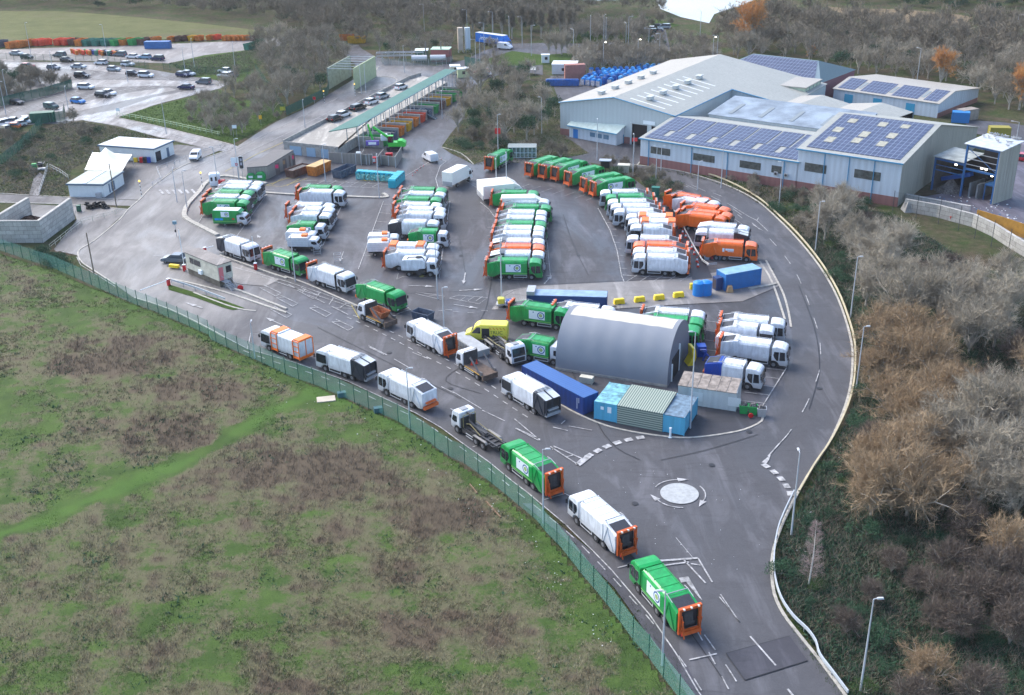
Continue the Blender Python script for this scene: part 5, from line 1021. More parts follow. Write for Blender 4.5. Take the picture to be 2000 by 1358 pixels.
def block_wall(pts, h, lab, name='block_wall', w_=.6, bl=True):
    m = MATS.get('concrete_block')
    if not m:
        m = bpy.data.materials.new('concrete_block'); m.use_nodes = True; nt = m.node_tree; b_ = nt.nodes['Principled BSDF']; MATS['concrete_block'] = m
        g = nt.nodes.new('ShaderNodeUVMap'); br = nt.nodes.new('ShaderNodeTexBrick'); br.inputs['Scale'].default_value = 1; br.inputs['Brick Width'].default_value = 1.6; br.inputs['Row Height'].default_value = .8; br.inputs['Mortar Size'].default_value = .03
        br.inputs['Color1'].default_value = (.42,.41,.39,1); br.inputs['Color2'].default_value = (.58,.57,.54,1); br.inputs['Mortar'].default_value = (.22,.21,.2,1); nt.links.new(g.outputs[0], br.inputs['Vector'])
        ge = nt.nodes.new('ShaderNodeNewGeometry'); n = nz(nt, ge.outputs['Position'], 1.2, 6, .7); c = mixc(nt, mrng(nt, n, .4, .75, 0, .5), br.outputs['Color'], (.16,.15,.13)); nt.links.new(c, b_.inputs['Base Color']); b_.inputs['Roughness'].default_value = .9
    P = world_line(pts); L_, Q_ = ribbon_pts(P, w_); n = len(P); me = bpy.data.meshes.new(name); bm = bmesh.new(); uv = bm.loops.layers.uv.new('UVMap'); d = [0]
    for i in range(1, n): d.append(d[-1]+math.dist(P[i], P[i-1]))
    def q(a, b_, c, e_, uvs):
        f = bm.faces.new([bm.verts.new(v) for v in (a, b_, c, e_)])
        for l, u in zip(f.loops, uvs): l[uv].uv = u
    for i in range(n-1):
        for A_, s in ((L_, 0), (Q_, 1)): q((*A_[i],0),(*A_[i+1],0),(*A_[i+1],h),(*A_[i],h),[(d[i],0),(d[i+1],0),(d[i+1],h),(d[i],h)])
        q((*L_[i],h),(*Q_[i],h),(*Q_[i+1],h),(*L_[i+1],h),[(d[i],.1),(d[i],.4),(d[i+1],.4),(d[i+1],.1)])
    for i in (0, n-1): q((*L_[i],0),(*Q_[i],0),(*Q_[i],h),(*L_[i],h),[(0,0),(.6,0),(.6,h),(0,h)])
    bmesh.ops.recalc_face_normals(bm, faces=bm.faces); bm.to_mesh(me); bm.free(); me.materials.append(m); o = bpy.data.objects.new(name, me); C.objects.link(o); return tag(o, lab, 'wall')
block_wall([(1766,412),(1830,424),(1900,443),(1940,462),(1975,485),(2020,512),(2100,560)], 2.4, 'long concrete block wall curving behind the right hand thicket')
block_wall([(1768,396),(1830,408),(1893,420)], 1.8, 'shorter concrete block wall in front of the waste shed')
o = block_wall([(-8,474),(83,474),(144,428)], 4.3, 'concrete block bunker wall at the left edge, near and right sides'); block_wall([(-8,471),(62,427)], 4.3, 'concrete block bunker wall, far left side')
heap(G(58,440), 4.0, 1.9, mat('dark_compost', (.035,.018,.014), .95, noise=.5, nscale=3), 'dark heap of compost inside the block bunker', 'compost_heap')
# yellow hoarding and red skip by the block wall
P = world_line([(1905,436),(1958,452),(2010,470),(2090,505)]); b = MB(); ribbon(b, P, .15, 0, 2.6); tag(b.obj('hoarding', mat('hoarding_ochre', S(170,125,45), .7, noise=.25)), 'ochre boarded hoarding behind the block wall', 'hoarding')
def skip(m, L, W, H, loc, rz, lab, name='open_skip', grp='roll-on skips', lid=None, fill=None, cat='skip'):
    t = thing(name, lab, cat, loc, rz, grp); b = tub(MB(), L, W, H, .25)
    b.obj('tub', m, t); r = MB()
    for s in (-1, 1):
        r.b2(-L/2,L/2,s*W/2-.06,s*W/2+.06,H-.12,H+.04)
        for x in np.arange(-L/2+.5, L/2, .8): r.b2(x-.04,x+.04,s*(W/2+.0)-.05,s*(W/2)+.05,.1,H)
    r.obj('rib', m, t)
    if lid: MB().b2(-L/2,L/2,-W/2,W/2,H,H+.12).obj('lid', lid, t)
    if fill: MB().box((0,0,H*.8),(L-.5,W-.4,.3),top=(.9,.8)).obj('waste_load', fill, t)
    return t
SK_O = mat('skip_orange', S(205,120,45), .7, noise=.35, nscale=1.5); SK_T = mat('skip_teal', S(55,125,110), .7, noise=.35, nscale=1.5); SK_R = mat('skip_red', S(225,80,50), .6, noise=.2); SK_Y = mat('skip_yellow', S(215,165,30), .7, noise=.3, nscale=1.5); SK_B = mat('skip_slate', S(75,90,110), .7, noise=.4, nscale=2); SK_G = mat('skip_green', S(30,150,75), .6, noise=.2); SK_RU = mat('skip_brown', S(105,75,65), .8, noise=.4, nscale=2)
p = G(1888,432); skip(SK_R, 6, 2.3, .9, p, R(-24), 'low red skip of mixed waste between the two block walls', fill=TRASH)
k = 0
for x, y, m, a, n, lab in [(3,91,SK_B,75,5.5,'dark blue skip at the far left of the skip row'),(28,93,SK_O,60,6,'large orange skip, second from the left'),(42,92,SK_O,70,5,'small orange skip in front of a larger one'),(60,89,SK_O,75,5,'orange skip beside the tall mast'),(78,88,SK_R,60,5,'red skip right of the tall mast'),(88,88,SK_R,40,5,'red skip, second right of the tall mast'),(118,87,SK_R,75,5,'red skip left of a brown one'),(133,87,SK_R,60,5,'bright red skip in the gap of the row'),(147,87,SK_RU,70,5,'brown skip beside the orange row'),(160,88,SK_O,80,6,'orange skip at the left of the teal skips'),
    (177,88,SK_T,62,6,'teal skip, first of the long row'),(195,88,SK_T,62,6,'teal skip, second of the long row'),(213,88,SK_T,62,6,'teal skip, third of the long row'),(231,88,SK_G,62,6,'green skip in the teal row'),(248,87,SK_O,62,6,'orange skip right of the green one'),(266,87,SK_G,62,6,'green skip near the right end of the row'),(283,86,SK_RU,62,6,'brown skip at the right end of the row'),(305,84,SK_O,30,4,'small orange skip right of the row')]:
    skip(m, n, 2.5, 2.1, G(x, y), R(a), lab, grp='skips beyond the car park')
for i, (x, y, m) in enumerate(((335,81,SK_O),(350,80,SK_RU),(362,79,SK_RU),(376,79,SK_Y),(390,79,SK_O),(412,78,SK_O),(424,77,SK_R),(443,79,SK_O),(452,79,SK_O),(461,79,SK_O),(470,79,SK_O),(480,79,SK_O),(498,79,SK_RU))):
    skip(m, 3.4, 1.9, 1.7, G(x, y), R(80-i*3), f'small {"orange" if m in (SK_O,) else "rusty brown" if m is SK_RU else "yellow" if m is SK_Y else "red"} skip, number {i+1} from the left on the far gravel' if False else ('rusty' if m is SK_RU else 'orange')+f' skip, {NTH[i]} from the left on the gravel below the far meadow', grp='small skips on the far gravel')
skip(SK_Y, 6.5, 2.5, 2.2, G(697,84), R(-4), 'yellow container skip at the end of the woodland track'); skip(SK_O, 5.5, 2.5, 2.0, G(678,79), R(10), 'orange skip half behind the yellow container skip')
skip(SK_T, 6, 2.4, 2.1, G(492,96), R(60), 'green skip under the trees beside the puddled gravel')
b = skip(SK_RU, 6, 2.4, 1.7, G(583,341), heading((562,347),(600,333)), 'brown open skip left of the sheeted orange skip', fill=TRASH); skip(SK_O, 6, 2.4, 2.1, G(624,338), heading((605,346),(642,330)), 'orange skip covered with a tan sheet', lid=mat('tan_sheet', S(205,170,120), .8, noise=.2)); skip(SK_B, 6, 2.4, 1.7, G(673,342), heading((656,350),(690,335)), 'slate blue empty open skip left of the turquoise bins')
# stacked bins and blue container beyond the car park
for i in range(22):
    x = 142+i*4.2; y = 104+ (i%3)*1.5+i*.12; c = [SK_O, SK_R, SK_G, SK_T, NAVY, mat('bin_black', (.03,.03,.035), .6)][(i*5+2)%6 if i > 5 else (i%2)]
    t = thing('wheeled_bin', 'stack of wheeled bins, '+('left' if i < 8 else 'middle' if i < 15 else 'right')+' part of the bin row behind the car park', 'bin', G(x, y), .3*i, 'stacked bins behind the car park'); MB().box((0,0,.7),(1.0,.8,1.4),top=(1.1,1.1)).obj('bin_body', c, t); MB().box((0,0,1.45),(1.15,.9,.1)).obj('lid', c, t)
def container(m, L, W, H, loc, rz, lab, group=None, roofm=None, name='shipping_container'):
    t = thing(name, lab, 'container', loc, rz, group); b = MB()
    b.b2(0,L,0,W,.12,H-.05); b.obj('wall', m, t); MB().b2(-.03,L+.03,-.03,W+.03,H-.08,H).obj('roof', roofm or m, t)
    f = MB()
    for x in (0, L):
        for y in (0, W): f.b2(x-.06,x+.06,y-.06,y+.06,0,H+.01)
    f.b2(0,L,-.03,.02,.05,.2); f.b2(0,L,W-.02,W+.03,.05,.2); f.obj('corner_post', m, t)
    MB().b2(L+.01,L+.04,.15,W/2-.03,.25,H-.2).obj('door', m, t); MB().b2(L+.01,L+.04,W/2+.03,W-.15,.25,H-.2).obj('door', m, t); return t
container(mat('container_blue_plain', S(50,110,175), .5, noise=.2), 9, 2.4, 2.5, G(283,96), R(-3), 'blue container beyond the car park fence'); 
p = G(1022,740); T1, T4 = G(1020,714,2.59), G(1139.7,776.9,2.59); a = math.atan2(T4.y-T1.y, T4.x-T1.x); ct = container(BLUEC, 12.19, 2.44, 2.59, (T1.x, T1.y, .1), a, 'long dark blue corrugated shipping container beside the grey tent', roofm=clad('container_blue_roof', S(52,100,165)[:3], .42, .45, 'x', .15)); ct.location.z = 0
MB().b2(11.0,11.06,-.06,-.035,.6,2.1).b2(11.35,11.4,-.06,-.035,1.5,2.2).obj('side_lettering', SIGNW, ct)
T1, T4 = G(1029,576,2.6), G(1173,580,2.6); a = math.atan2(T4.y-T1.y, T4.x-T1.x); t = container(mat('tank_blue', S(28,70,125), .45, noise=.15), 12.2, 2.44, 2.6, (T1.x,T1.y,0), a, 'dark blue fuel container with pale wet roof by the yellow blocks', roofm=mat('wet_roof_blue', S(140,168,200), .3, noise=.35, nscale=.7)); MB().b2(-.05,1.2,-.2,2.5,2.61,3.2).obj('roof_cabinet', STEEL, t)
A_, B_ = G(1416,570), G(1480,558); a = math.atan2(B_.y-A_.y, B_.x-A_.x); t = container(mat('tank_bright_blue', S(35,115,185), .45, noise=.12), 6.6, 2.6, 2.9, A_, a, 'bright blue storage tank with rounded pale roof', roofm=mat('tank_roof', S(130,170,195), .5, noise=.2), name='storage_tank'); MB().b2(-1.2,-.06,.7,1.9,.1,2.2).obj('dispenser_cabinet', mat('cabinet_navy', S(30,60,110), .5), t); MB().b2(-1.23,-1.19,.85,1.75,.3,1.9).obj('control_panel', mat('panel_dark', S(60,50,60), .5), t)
for i, (x, y, m) in enumerate(((1364,577,'left'),(1378,576,'right'))):
    p = G(x, y); c = mat('drum_blue', S(10,125,205), .4); t = thing('water_tank', m+' blue round water tank beside the blue storage tank', 'tank', p, 0, 'round blue tanks'); MB().disc((0,0,1.15),.95,'z',2.1,20).obj('tank_body', c, t); MB().tube((0,0,2.2),(0,0,2.45),.95,.4,20).obj('tank_top', c, t)
for i, (x, y) in enumerate(((1350,566),(1386,576))): t = tag(MB().disc((G(x,y).x,G(x,y).y,.5),.28,'z',1.0,12).disc((G(x,y).x,G(x,y).y,1.03),.32,'z',.08,12).obj('yellow_bin', YELLOW), 'yellow bin '+('left' if i == 0 else 'right')+' of the blue round tanks', 'bin', 'yellow bins')
tag(MB().box((G(1425,571).x,G(1425,571).y,.55),(1.1,1.0,1.1),top=(.6,.7)).obj('boulder', mat('boulder', S(190,155,115), .9, noise=.3)), 'tan boulder in front of the blue storage tank', 'boulder')
yb = thing('concrete_barrier', 'b', 'barrier'); MB().box((0,0,.45),(1.75,.85,.9),top=(.9,.75)).obj('block', YELLOW, yb, bevel=.08); MB().box((0,-.43,.12),(.5,.06,.12)).obj('lifting_slot', BLACK, yb)
for i, (x, y) in enumerate(((1209,594),(1249,590),(1287,586),(1325,581))): place(yb, G(x, y), R(12), ('leftmost','second from left','third from left','rightmost')[i]+' yellow concrete block beside the blue container', 'yellow concrete blocks')
# grey tent
A_, B_ = G(1085,722), G(1303,757); D_ = G(1345,692); a = math.atan2(B_.y-A_.y, B_.x-A_.x); L = (B_-A_).length; d = abs(-(D_.x-B_.x)*math.sin(a)+(D_.y-B_.y)*math.cos(a)); W = 11.5; Ht = 6.9
t = thing('storage_tent', 'large grey fabric storage tent with rounded roof', 'tent', A_, a)
def prof(yc, n=22, sc=1): return [(W/2-W/2*math.cos(math.pi*i/n)*(abs(math.cos(math.pi*i/n))**.0), Ht*sc*(math.sin(math.pi*i/n)**.72)) for i in range(n+1)]
nb = 6; n = 22; xs = []; 
for i in range(nb):
    for f in (0,.25,.5,.75): xs.append((i+f)/nb)
xs.append(1.0); V = []; F = []; MI = []
for t_ in xs:
    fr = (t_*nb)%1; sag = .07*math.sin(math.pi*fr)
    for (y, z) in prof(0, n): V.append((t_*L, W/2+(y-W/2)*(1-sag/W*1.4), z*(1-sag/Ht)))
for i in range(len(xs)-1):
    for k in range(n): F.append((i*(n+1)+k, i*(n+1)+k+1, (i+1)*(n+1)+k+1, (i+1)*(n+1)+k)); MI.append(1 if n*.38 <= k < n*.58 and .03 < xs[i] < .95 else 0)
F = [tuple(reversed(f)) for f in F]
m0 = mat('tent_grey', S(134,140,150), .85, noise=.06, nscale=.4); m1 = mat('tent_pale_panel', S(205,200,185), .6, noise=.12, nscale=.5); b = MB(); b.v = V; b.f = F; b.m = MI; b.obj('fabric_cover', [m0, m1], t, smooth=True)
for x, nm in ((0,'end_wall'),(L,'end_wall')): P = prof(0, n); b = MB(); b.add([(x+(.02 if x else 0),y,z) for y, z in P], [tuple(range(n+1))]); b.obj(nm, mat('tent_end', S(105,112,126), .6), t)
MB().b2(L+.0,L+.12,1.9,5.4,0,3.2).obj('doorway', DARK, t); MB().b2(L+.02,L+.2,5.4,5.6,0,4.0).b2(L+.02,L+.2,1.75,1.9,0,2.6).obj('door_frame', SIGNW, t)
MB().b2(0,L,-.12,-.02,0,.35).obj('base_wall', CONC, t)
# turquoise and striped stores
A_, B_ = G(1161,818,.1), G(1224,830,.1); a = math.atan2(B_.y-A_.y, B_.x-A_.x); TQ = clad('turquoise_metal', S(88,180,215)[:3], .35, .2, stain=.4); TQR = mat('turquoise_worn_roof', S(120,180,195), .7, noise=.6, nscale=1.6)
t = container(TQ, 2.9, 5.6, 2.5, A_, a, 'turquoise metal store with worn roof beside the blue container', 'turquoise stores', TQR, 'metal_store'); MB().b2(.8,1.2,-.04,.0,1.5,1.9).b2(1.7,2.2,-.04,.0,1.2,2.0).obj('notice', SIGNW, t)
o2 = A_+Vector((math.cos(a), math.sin(a), 0))*8.9
t = container(TQ, 2.6, 5.8, 2.45, o2-Vector((0,0,0)), a, 'turquoise metal store right of the striped shed', 'turquoise stores', mat('slate_worn_roof', S(110,135,155), .7, noise=.5, nscale=2), 'metal_store')
# striped corrugated shed between
m = bpy.data.materials.new('striped_sheet'); m.use_nodes = True; nt = m.node_tree; tc = nt.nodes.new('ShaderNodeTexCoord')
def stripe(axis):
    m = bpy.data.materials.new('striped_sheet_'+axis); m.use_nodes = True; nt = m.node_tree; tc = nt.nodes.new('ShaderNodeTexCoord'); w_ = nt.nodes.new('ShaderNodeTexWave'); w_.bands_direction = axis; w_.inputs['Scale'].default_value = 1.05; nt.links.new(tc.outputs['Object'], w_.inputs['Vector'])
    c = ramp(nt, w_.outputs['Fac'], [(.3,(.09,.14,.13)),(.6,(.36,.41,.34))]); b_ = nt.nodes['Principled BSDF']; nt.links.new(c, b_.inputs['Base Color']); b_.inputs['Roughness'].default_value = .55; return m
o3 = A_+Vector((math.cos(a), math.sin(a), 0))*3.0
t = thing('striped_shed', 'shed of green and cream striped corrugated sheet between two turquoise stores', 'shed', o3, a); MB().b2(0,5.8,-.1,5.2,0,2.55).obj('wall', stripe('Z'), t); slab([(-.05,-.2,2.6),(5.85,-.2,2.6),(5.85,5.4,2.85),(-.05,5.4,2.85)]).obj('roof', stripe('X'), t)
# white shed with rusty roof
A_, B_ = G(1323,787,.1), G(1437,804,.1); a = math.atan2(B_.y-A_.y, B_.x-A_.x); L = (B_-A_).length
t = thing('rusty_roofed_shed', 'long white metal shed with rusty panelled roof', 'shed', A_, a); MB().b2(0,L,0,3.4,0,2.6).obj('wall', clad('shed_white', S(205,212,212)[:3], .35, .2, stain=.35), t)
for i in range(6): slab([(i*L/6-.02,-.15,2.62),((i+1)*L/6-.08,-.15,2.62),((i+1)*L/6-.08,3.5,2.95),(i*L/6-.02,3.5,2.95)],.08).obj('roof', mat('rusty_roof', S(150,140,132), .8, noise=.55, nscale=1.6), t)
for x in (1.6,6.4): MB().b2(x,x+1.6,-.04,.0,.7,1.9).obj('shutter', mat('shutter_pale', S(215,220,220), .5), t)
for i, (x, y, m, lab) in enumerate(((1452,806,SK_G,'green wheeled bin nearest the white shed'),(1470,808,SK_G,'green wheeled bin heaped with rubbish'),(1487,812,STEEL,'grey metal bin heaped with rubbish'))):
    p = G(x, y, .1); t = thing('large_bin', lab, 'bin', (p.x,p.y,.1), -.2, 'bins beside the white shed'); tub(MB(), 1.15, 1.0, 1.15, .12).obj('bin_body', m, t); MB().box((0,0,1.2),(.9,.8,.5),top=(.5,.5)).obj('rubbish', TRASH, t)
tag(MB().disc((G(1466,818).x,G(1466,818).y,.45),.32,'y',.1,14).obj('road_sign_disc', RED), 'round sign leaning by the bins', 'sign')
p = G(1312,818,.1); t = thing('pump_trailer', 'grey trailer with yellow cylinder right of the turquoise stores', 'trailer', (p.x,p.y,0), .9); MB().b2(-1,1,-.5,.5,.5,1.5).obj('casing', STEEL, t); MB().b2(-1,1,-.5,.5,1.5,1.6).obj('lid', BLACK, t); MB().tube((-.9,-.7,.4),(-.9,-.7,1.5),.17,.17,8).obj('gas_bottle', mat('bottle_yellow', S(240,190,60), .4), t); MB().disc((.3,-.55,.3),.3,'y',.15,12).disc((.3,.55,.3),.3,'y',.15,12).obj('wheel', RUBBER, t)
p = G(1309,853,.1); tag(MB().tube((p.x,p.y,0),(p.x,p.y,1.25),.14,.12,8).disc((p.x,p.y,1.27),.16,'z',.08).disc((p.x,p.y,.05),.3,'z',.1).obj('bollard', SIGNW), 'white bollard on the kerb in front of the turquoise stores', 'bollard')
p = G(1132,738); t = MB().box((p.x+1.5,p.y+2.4,.7),(3.6,1.3,1.4),rz=-.35).obj('green_box', mat('dark_green_box', (.01,.03,.028), .5)); tag(t, 'dark green metal box against the grey tent', 'box'); p = G(1147,755); tag(MB().box((p.x,p.y+1.2,.45),(1.8,.9,.9),rz=-.4).obj('pallet_box', CREAM), 'pale box of scrap behind the blue container', 'box')
p = G(1347,715); t = thing('yellow_shovel', 'large yellow loading shovel leaning beside the tent door', 'shovel', p, .2); MB().prism([(-.3,0),(.5,0),(.9,1.2),(.7,2.6),(.2,2.7),(.3,1.2)], -.1, 1.6).obj('bucket', YELLOW, t, bevel=.05); MB().path([(-.2,.3,.1),(.5,.3,1.1),(.2,.3,2.2)],.06).obj('rib', STEEL, t)
p = G(1373,705); tag(MB().path([(p.x,p.y,0),(p.x+.4,p.y,1.6),(p.x-.3,p.y+.6,1.4),(p.x+.8,p.y+.2,.6),(p.x,p.y+1.2,1.2)],.14).box((p.x,p.y+1.8,.8),(1.2,1.4,1.6)).obj('hydraulic_unit', NAVY), 'dark blue tangle of lifting gear behind the tent', 'machine')
# weighbridge cabin
A_, B_ = G(367,535), G(430,562); a = math.atan2(B_.y-A_.y, B_.x-A_.x); L = (B_-A_).length
t = thing('weighbridge_cabin', 'cream portable cabin with pink door and flat roof on the weighbridge island', 'cabin', A_, a)
MB().b2(0,L,0,2.7,1.1,3.8).obj('wall', CREAM, t); MB().b2(-.1,L+.1,-.1,2.8,3.8,3.95).obj('roof', asphalt('felt_roof', (.06,.055,.06), (.3,.27,.25), .6), t); MB().b2(.1,L-.1,.1,2.6,0,1.1).obj('base', mat('base_dirty', (.16,.14,.11), .9, noise=.5), t)
MB().b2(L,L+.06,.15,.95,1.15,3.35).obj('door', mat('door_pink', S(215,120,125), .5), t); MB().b2(L,L+.05,1.5,2.45,2.2,3.3).obj('window', GLASS, t)
for x in (1.3,2.6,3.7): MB().b2(x,x+(1.1 if x < 3 else .8),-.05,.0,2.3,3.3).obj('window', GLASS, t)
MB().b2(4.2,5.1,-.45,-.05,1.2,1.9).obj('air_conditioner', SIGNW, t)
st = MB()
for i in range(6): st.box((L+1.2+i*.28,.9,1.0-i*.18),(.28,1.0,.05))
for s in (.4,1.4): st.tube((L+.1,s,1.9),(L+1.0,s,1.9),.03); st.tube((L+1.0,s,1.9),(L+2.8,s,.9),.03); st.tube((L+1.0,s,1.0),(L+2.8,s,.0),.04); st.tube((L+2.8,s,0),(L+2.8,s,.9),.03); st.tube((L+1,s,0),(L+1,s,1.9),.03)
st.box((L+.55,.9,1.03),(1.0,1.1,.06)); st.obj('stairs', STEEL, t)
def barrier(x, y, a, lab, L=5.5, up=False):
    p = G(x, y); t = thing('barrier_gate', lab, 'barrier', p, a, 'red and white lifting barriers'); MB().b2(-.25,.25,-.2,.2,0,1.15).obj('housing', RED, t, bevel=.03); MB().b2(-.27,.27,-.22,.22,1.15,1.25).obj('housing_cap', SIGNW, t)
    (MB().b2(-.04,.04,-.04,.04,1.0,1.0+L) if up else MB().b2(.2,L,-.04,.04,.95,1.05)).obj('boom', SIGNW, t)
barrier(330,558,heading((330,558),(295,571)),'red barrier with lowered white boom at the field end of the weighbridge'); barrier(361,530,0,'red barrier with raised boom beside the cream cabin',6.5,True); barrier(401,496,heading((401,495),(425,488)),'red barrier behind the cream cabin',1.8); barrier(500,527,0,'red barrier with raised boom between two queueing lorries',5,True)
tag(MB().box((G(341,525).x,G(341,525).y,.5),(1.8,.6,.5),rz=-.3).obj('yellow_block', YELLOW), 'yellow block behind the silver saloon', 'block'); p = G(470,566); tag(MB().disc((p.x,p.y,.3),.5,'y',.16,14).obj('hose_reel', RED), 'red hose reel beside the cabin stairs', 'hose reel')
# traffic cones on the membrane
cn = thing('traffic_cone', 'c', 'cone'); MB().b2(-.35,.35,-.35,.35,0,.08).obj('cone_base', BLACK, cn); MB().tube((0,0,.08),(0,0,.8),.2,.04,8).obj('cone_body', mat('cone_red', S(225,60,40), .5), cn); MB().tube((0,0,.35),(0,0,.6),.15,.09,8).obj('cone_sleeve', SIGNW, cn)
for i, (x, y) in enumerate(((1317,437),(1326,448),(1333,458),(1339,466),(1344,480),(1351,488),(1356,499),(1361,513),(1363,523))): place(cn, G(x, y), 0, 'red and white cone on the black strip, '+ORD[8-i]+(' one' if i > 6 else ' from the near end'), 'cones on the black strip', 1.3)
for i in range(6):
    x, y = ((827,325),(821,329),(815,334),(811,338),(806,343),(862,312))[i]; place(cn, G(x, y), 0, 'small white cone along the exit lane line, '+ORD[i], 'cones on the exit lane', .6)
# ---------------------------------------------------------------- fences, rails
def veil(name, col, a):
    if name in MATS: return MATS[name]
    m = bpy.data.materials.new(name); m.use_nodes = True; nt = m.node_tree; b = nt.nodes['Principled BSDF']; b.inputs['Base Color'].default_value = (*col,1); b.inputs['Roughness'].default_value = .7; b.inputs['Specular IOR Level'].default_value = .2; b.inputs['Alpha'].default_value = a; MATS[name] = m; return m
MESHG = veil('fence_mesh_green', (.2,.46,.38), .36); PAL = veil('palisade_green', (.02,.11,.08), .8); PALG = veil('palisade_grey', (.25,.3,.27), .45)
def fence(name, lab, pts, h, sp, mm=None, pm=None, r=.04, maxp=95, grp=None):
    P = [Vector(p) for p in world_line(pts)]; t = thing(name, lab, 'fence', (P[0].x, P[0].y, 0), 0, grp); O = P[0]
    b = MB()
    for a, c in zip(P, P[1:]):
        a_, c_ = a-O, c-O; b.add([(a_.x,a_.y,.05),(c_.x,c_.y,.05),(c_.x,c_.y,h),(a_.x,a_.y,h)], [(0,1,2,3)])
    if mm: b.obj('mesh_panel', mm, t)
    me = MB().b2(-r,r,-r,r,0,h+.15).obj('post', pm or PGREEN, t).data; first = t.children[-1]; pts_ = []; acc = 0
    for a, c in zip(P, P[1:]):
        d = (c-a).length; s = -acc
        while s < d:
            if s >= 0: pts_.append(a.lerp(c, s/d)-O)
            s += sp
        acc = (d-(s-sp))
    for i, q in enumerate(pts_[:maxp]):
        if i == 0: first.location = (q.x,q.y,0); continue
        o = bpy.data.objects.new('post', me); C.objects.link(o); o.parent = t; o.location = (q.x,q.y,0)
    return t
FB_ = [(-30,486),(0,490),(52,508),(107,526),(150,545),(190,563),(230,580),(262,594),(300,608),(340,625),(375,640),(408,655),(412,664),(440,677),(479,694.5),(523,714),(570,737),(621,754),(672,777),(726,801),(777,823),(825,855),(857,879),(883,895),(906,905),(928.5,921),(952,938),(976,957),(1001,978),(1027,999),(1048,1017),(1069,1043),(1094,1068),(1118,1098),(1142,1129),(1165,1156),(1190,1187),(1213,1218),(1239,1254),(1266,1284),(1293,1321),(1323,1360),(1360,1410)]
fence('mesh_fence', 'long green mesh fence between the rough field and the road', FB_, 2.5, 2.75, MESHG)
fence('palisade_fence', 'dark green fence of tall pales at the left edge of the car park', [(-10,212),(40,199),(90,188),(142,172)], 2.6, 2.6, PAL); fence('palisade_fence', 'green fence enclosing the scrap car compound at the left edge', [(70,247),(95,240),(126,236),(128,222)], 2.6, 2.4, PAL)
fence('palisade_fence', 'green fence running down the left bank below the compound', [(82,246),(70,262),(45,290),(0,325),(-30,345)], 2.3, 2.4, veil('palisade_open', (.05,.18,.13), .6))
fence('mesh_fence', 'green mesh fence along the back of the car park', [(0,116),(60,119),(180,121),(292,136)], 2.3, 3, veil('mesh_thin', (.03,.1,.07), .3)); fence('mesh_fence', 'green mesh fence right of the car park gate', [(320,137),(380,144),(450,147),(500,150)], 2.3, 3, veil('mesh_thin', (.03,.1,.07), .3))
fence('mesh_fence', 'green fence climbing beside the wooded footpath', [(500,140),(530,180),(556,222)], 2.3, 3, veil('mesh_mid', (.03,.12,.08), .5)); fence('mesh_fence', 'green fence between the wood and the access road', [(560,226),(600,206),(640,186),(644,170)], 2.3, 3, PAL)
def rail(lab, pts, h=1.0, m=None, bars=(1.0,.55), sp=2.4, name='handrail', r=.035):
    t = fence(name, lab, pts, h-.15, sp, None, m or STEEL, .035); P = [Vector(p) for p in world_line(pts)]; O = P[0]; b = MB()
    for f in bars:
        for a, c in zip(P, P[1:]): b.tube((a.x-O.x,a.y-O.y,h*f),(c.x-O.x,c.y-O.y,h*f),r,r,4)
    b.obj('rail', m or STEEL, t); t['category'] = 'railing'; return t
rail('white rail along the road below the green bank', [(228,228),(260,232),(330,245),(400,260),(431,267)], 1.1, mat('rail_white', S(190,215,185), .5)); rail('grey guard rail beside the visitor car park', [(432,292),(392,302)], 1.1); rail('grey railing along the footway beside the white van', [(390,304),(345,322),(341,326)], 1.1); rail('grey railing stepping down to the crossing', [(341,322),(307,335),(316,356),(296,368)], 1.1)
rail('railing along the bunker retaining wall', [(98,488),(160,438),(240,418)], 1.0, mat('rail_cream', S(200,198,180), .6)); rail('steel guard rail beside the black strip', [(1303,400),(1320,422),(1336,452),(1356,490),(1372,516),(1384,524),(1400,522)], .8, None, (1.0,.7), 2.5, 'guard_rail', .06)
def crash(lab, pts, h=.75, m=None):
    P = [Vector(p) for p in smooth_pts(world_line(pts), 3)]; t = fence('crash_barrier', lab, pts, h-.3, 3.0, None, STEEL, .05); O = Vector(world_line(pts)[0]); b = MB()
    ribbon(b, [(p.x-O.x,p.y-O.y) for p in P], .12, h-.32, h); b.obj('beam', m or mat('barrier_alloy', S(180,188,196), .4, noise=.1), t); t['category'] = 'barrier'; return t
crash('pale crash barrier along the outer kerb of the curved road', [(1550,968),(1522,1030),(1512,1080),(1512,1130),(1524,1175),(1548,1212),(1575,1238),(1592,1262),(1600,1288),(1625,1322),(1655,1362)]); crash('pale crash barrier beside the weighbridge lane', [(336,553),(380,567),(440,590)])
b = MB(); ribbon(b, smooth_pts(world_line([(1560,965),(1590,913),(1622,866),(1650,810),(1665,762),(1670,710),(1668,668),(1655,620),(1635,570),(1604,518),(1563,466),(1522,425),(1480,389),(1430,361),(1380,342),(1300,326)]), 3), .22, .3, .52)
tag(b.obj('edge_beam', mat('edge_beam', S(190,180,150), .7, noise=.2)), 'pale low edge beam following the outside of the curved road', 'barrier')
fence('mesh_fence', 'tall dark security fence posts in front of the block wall', [(1742,420),(1800,430),(1860,446),(1920,474),(1980,505),(2050,545)], 4.6, 4.5, veil('mesh_faint', (.05,.07,.08), .12), mat('post_dark', (.04,.05,.06), .6))
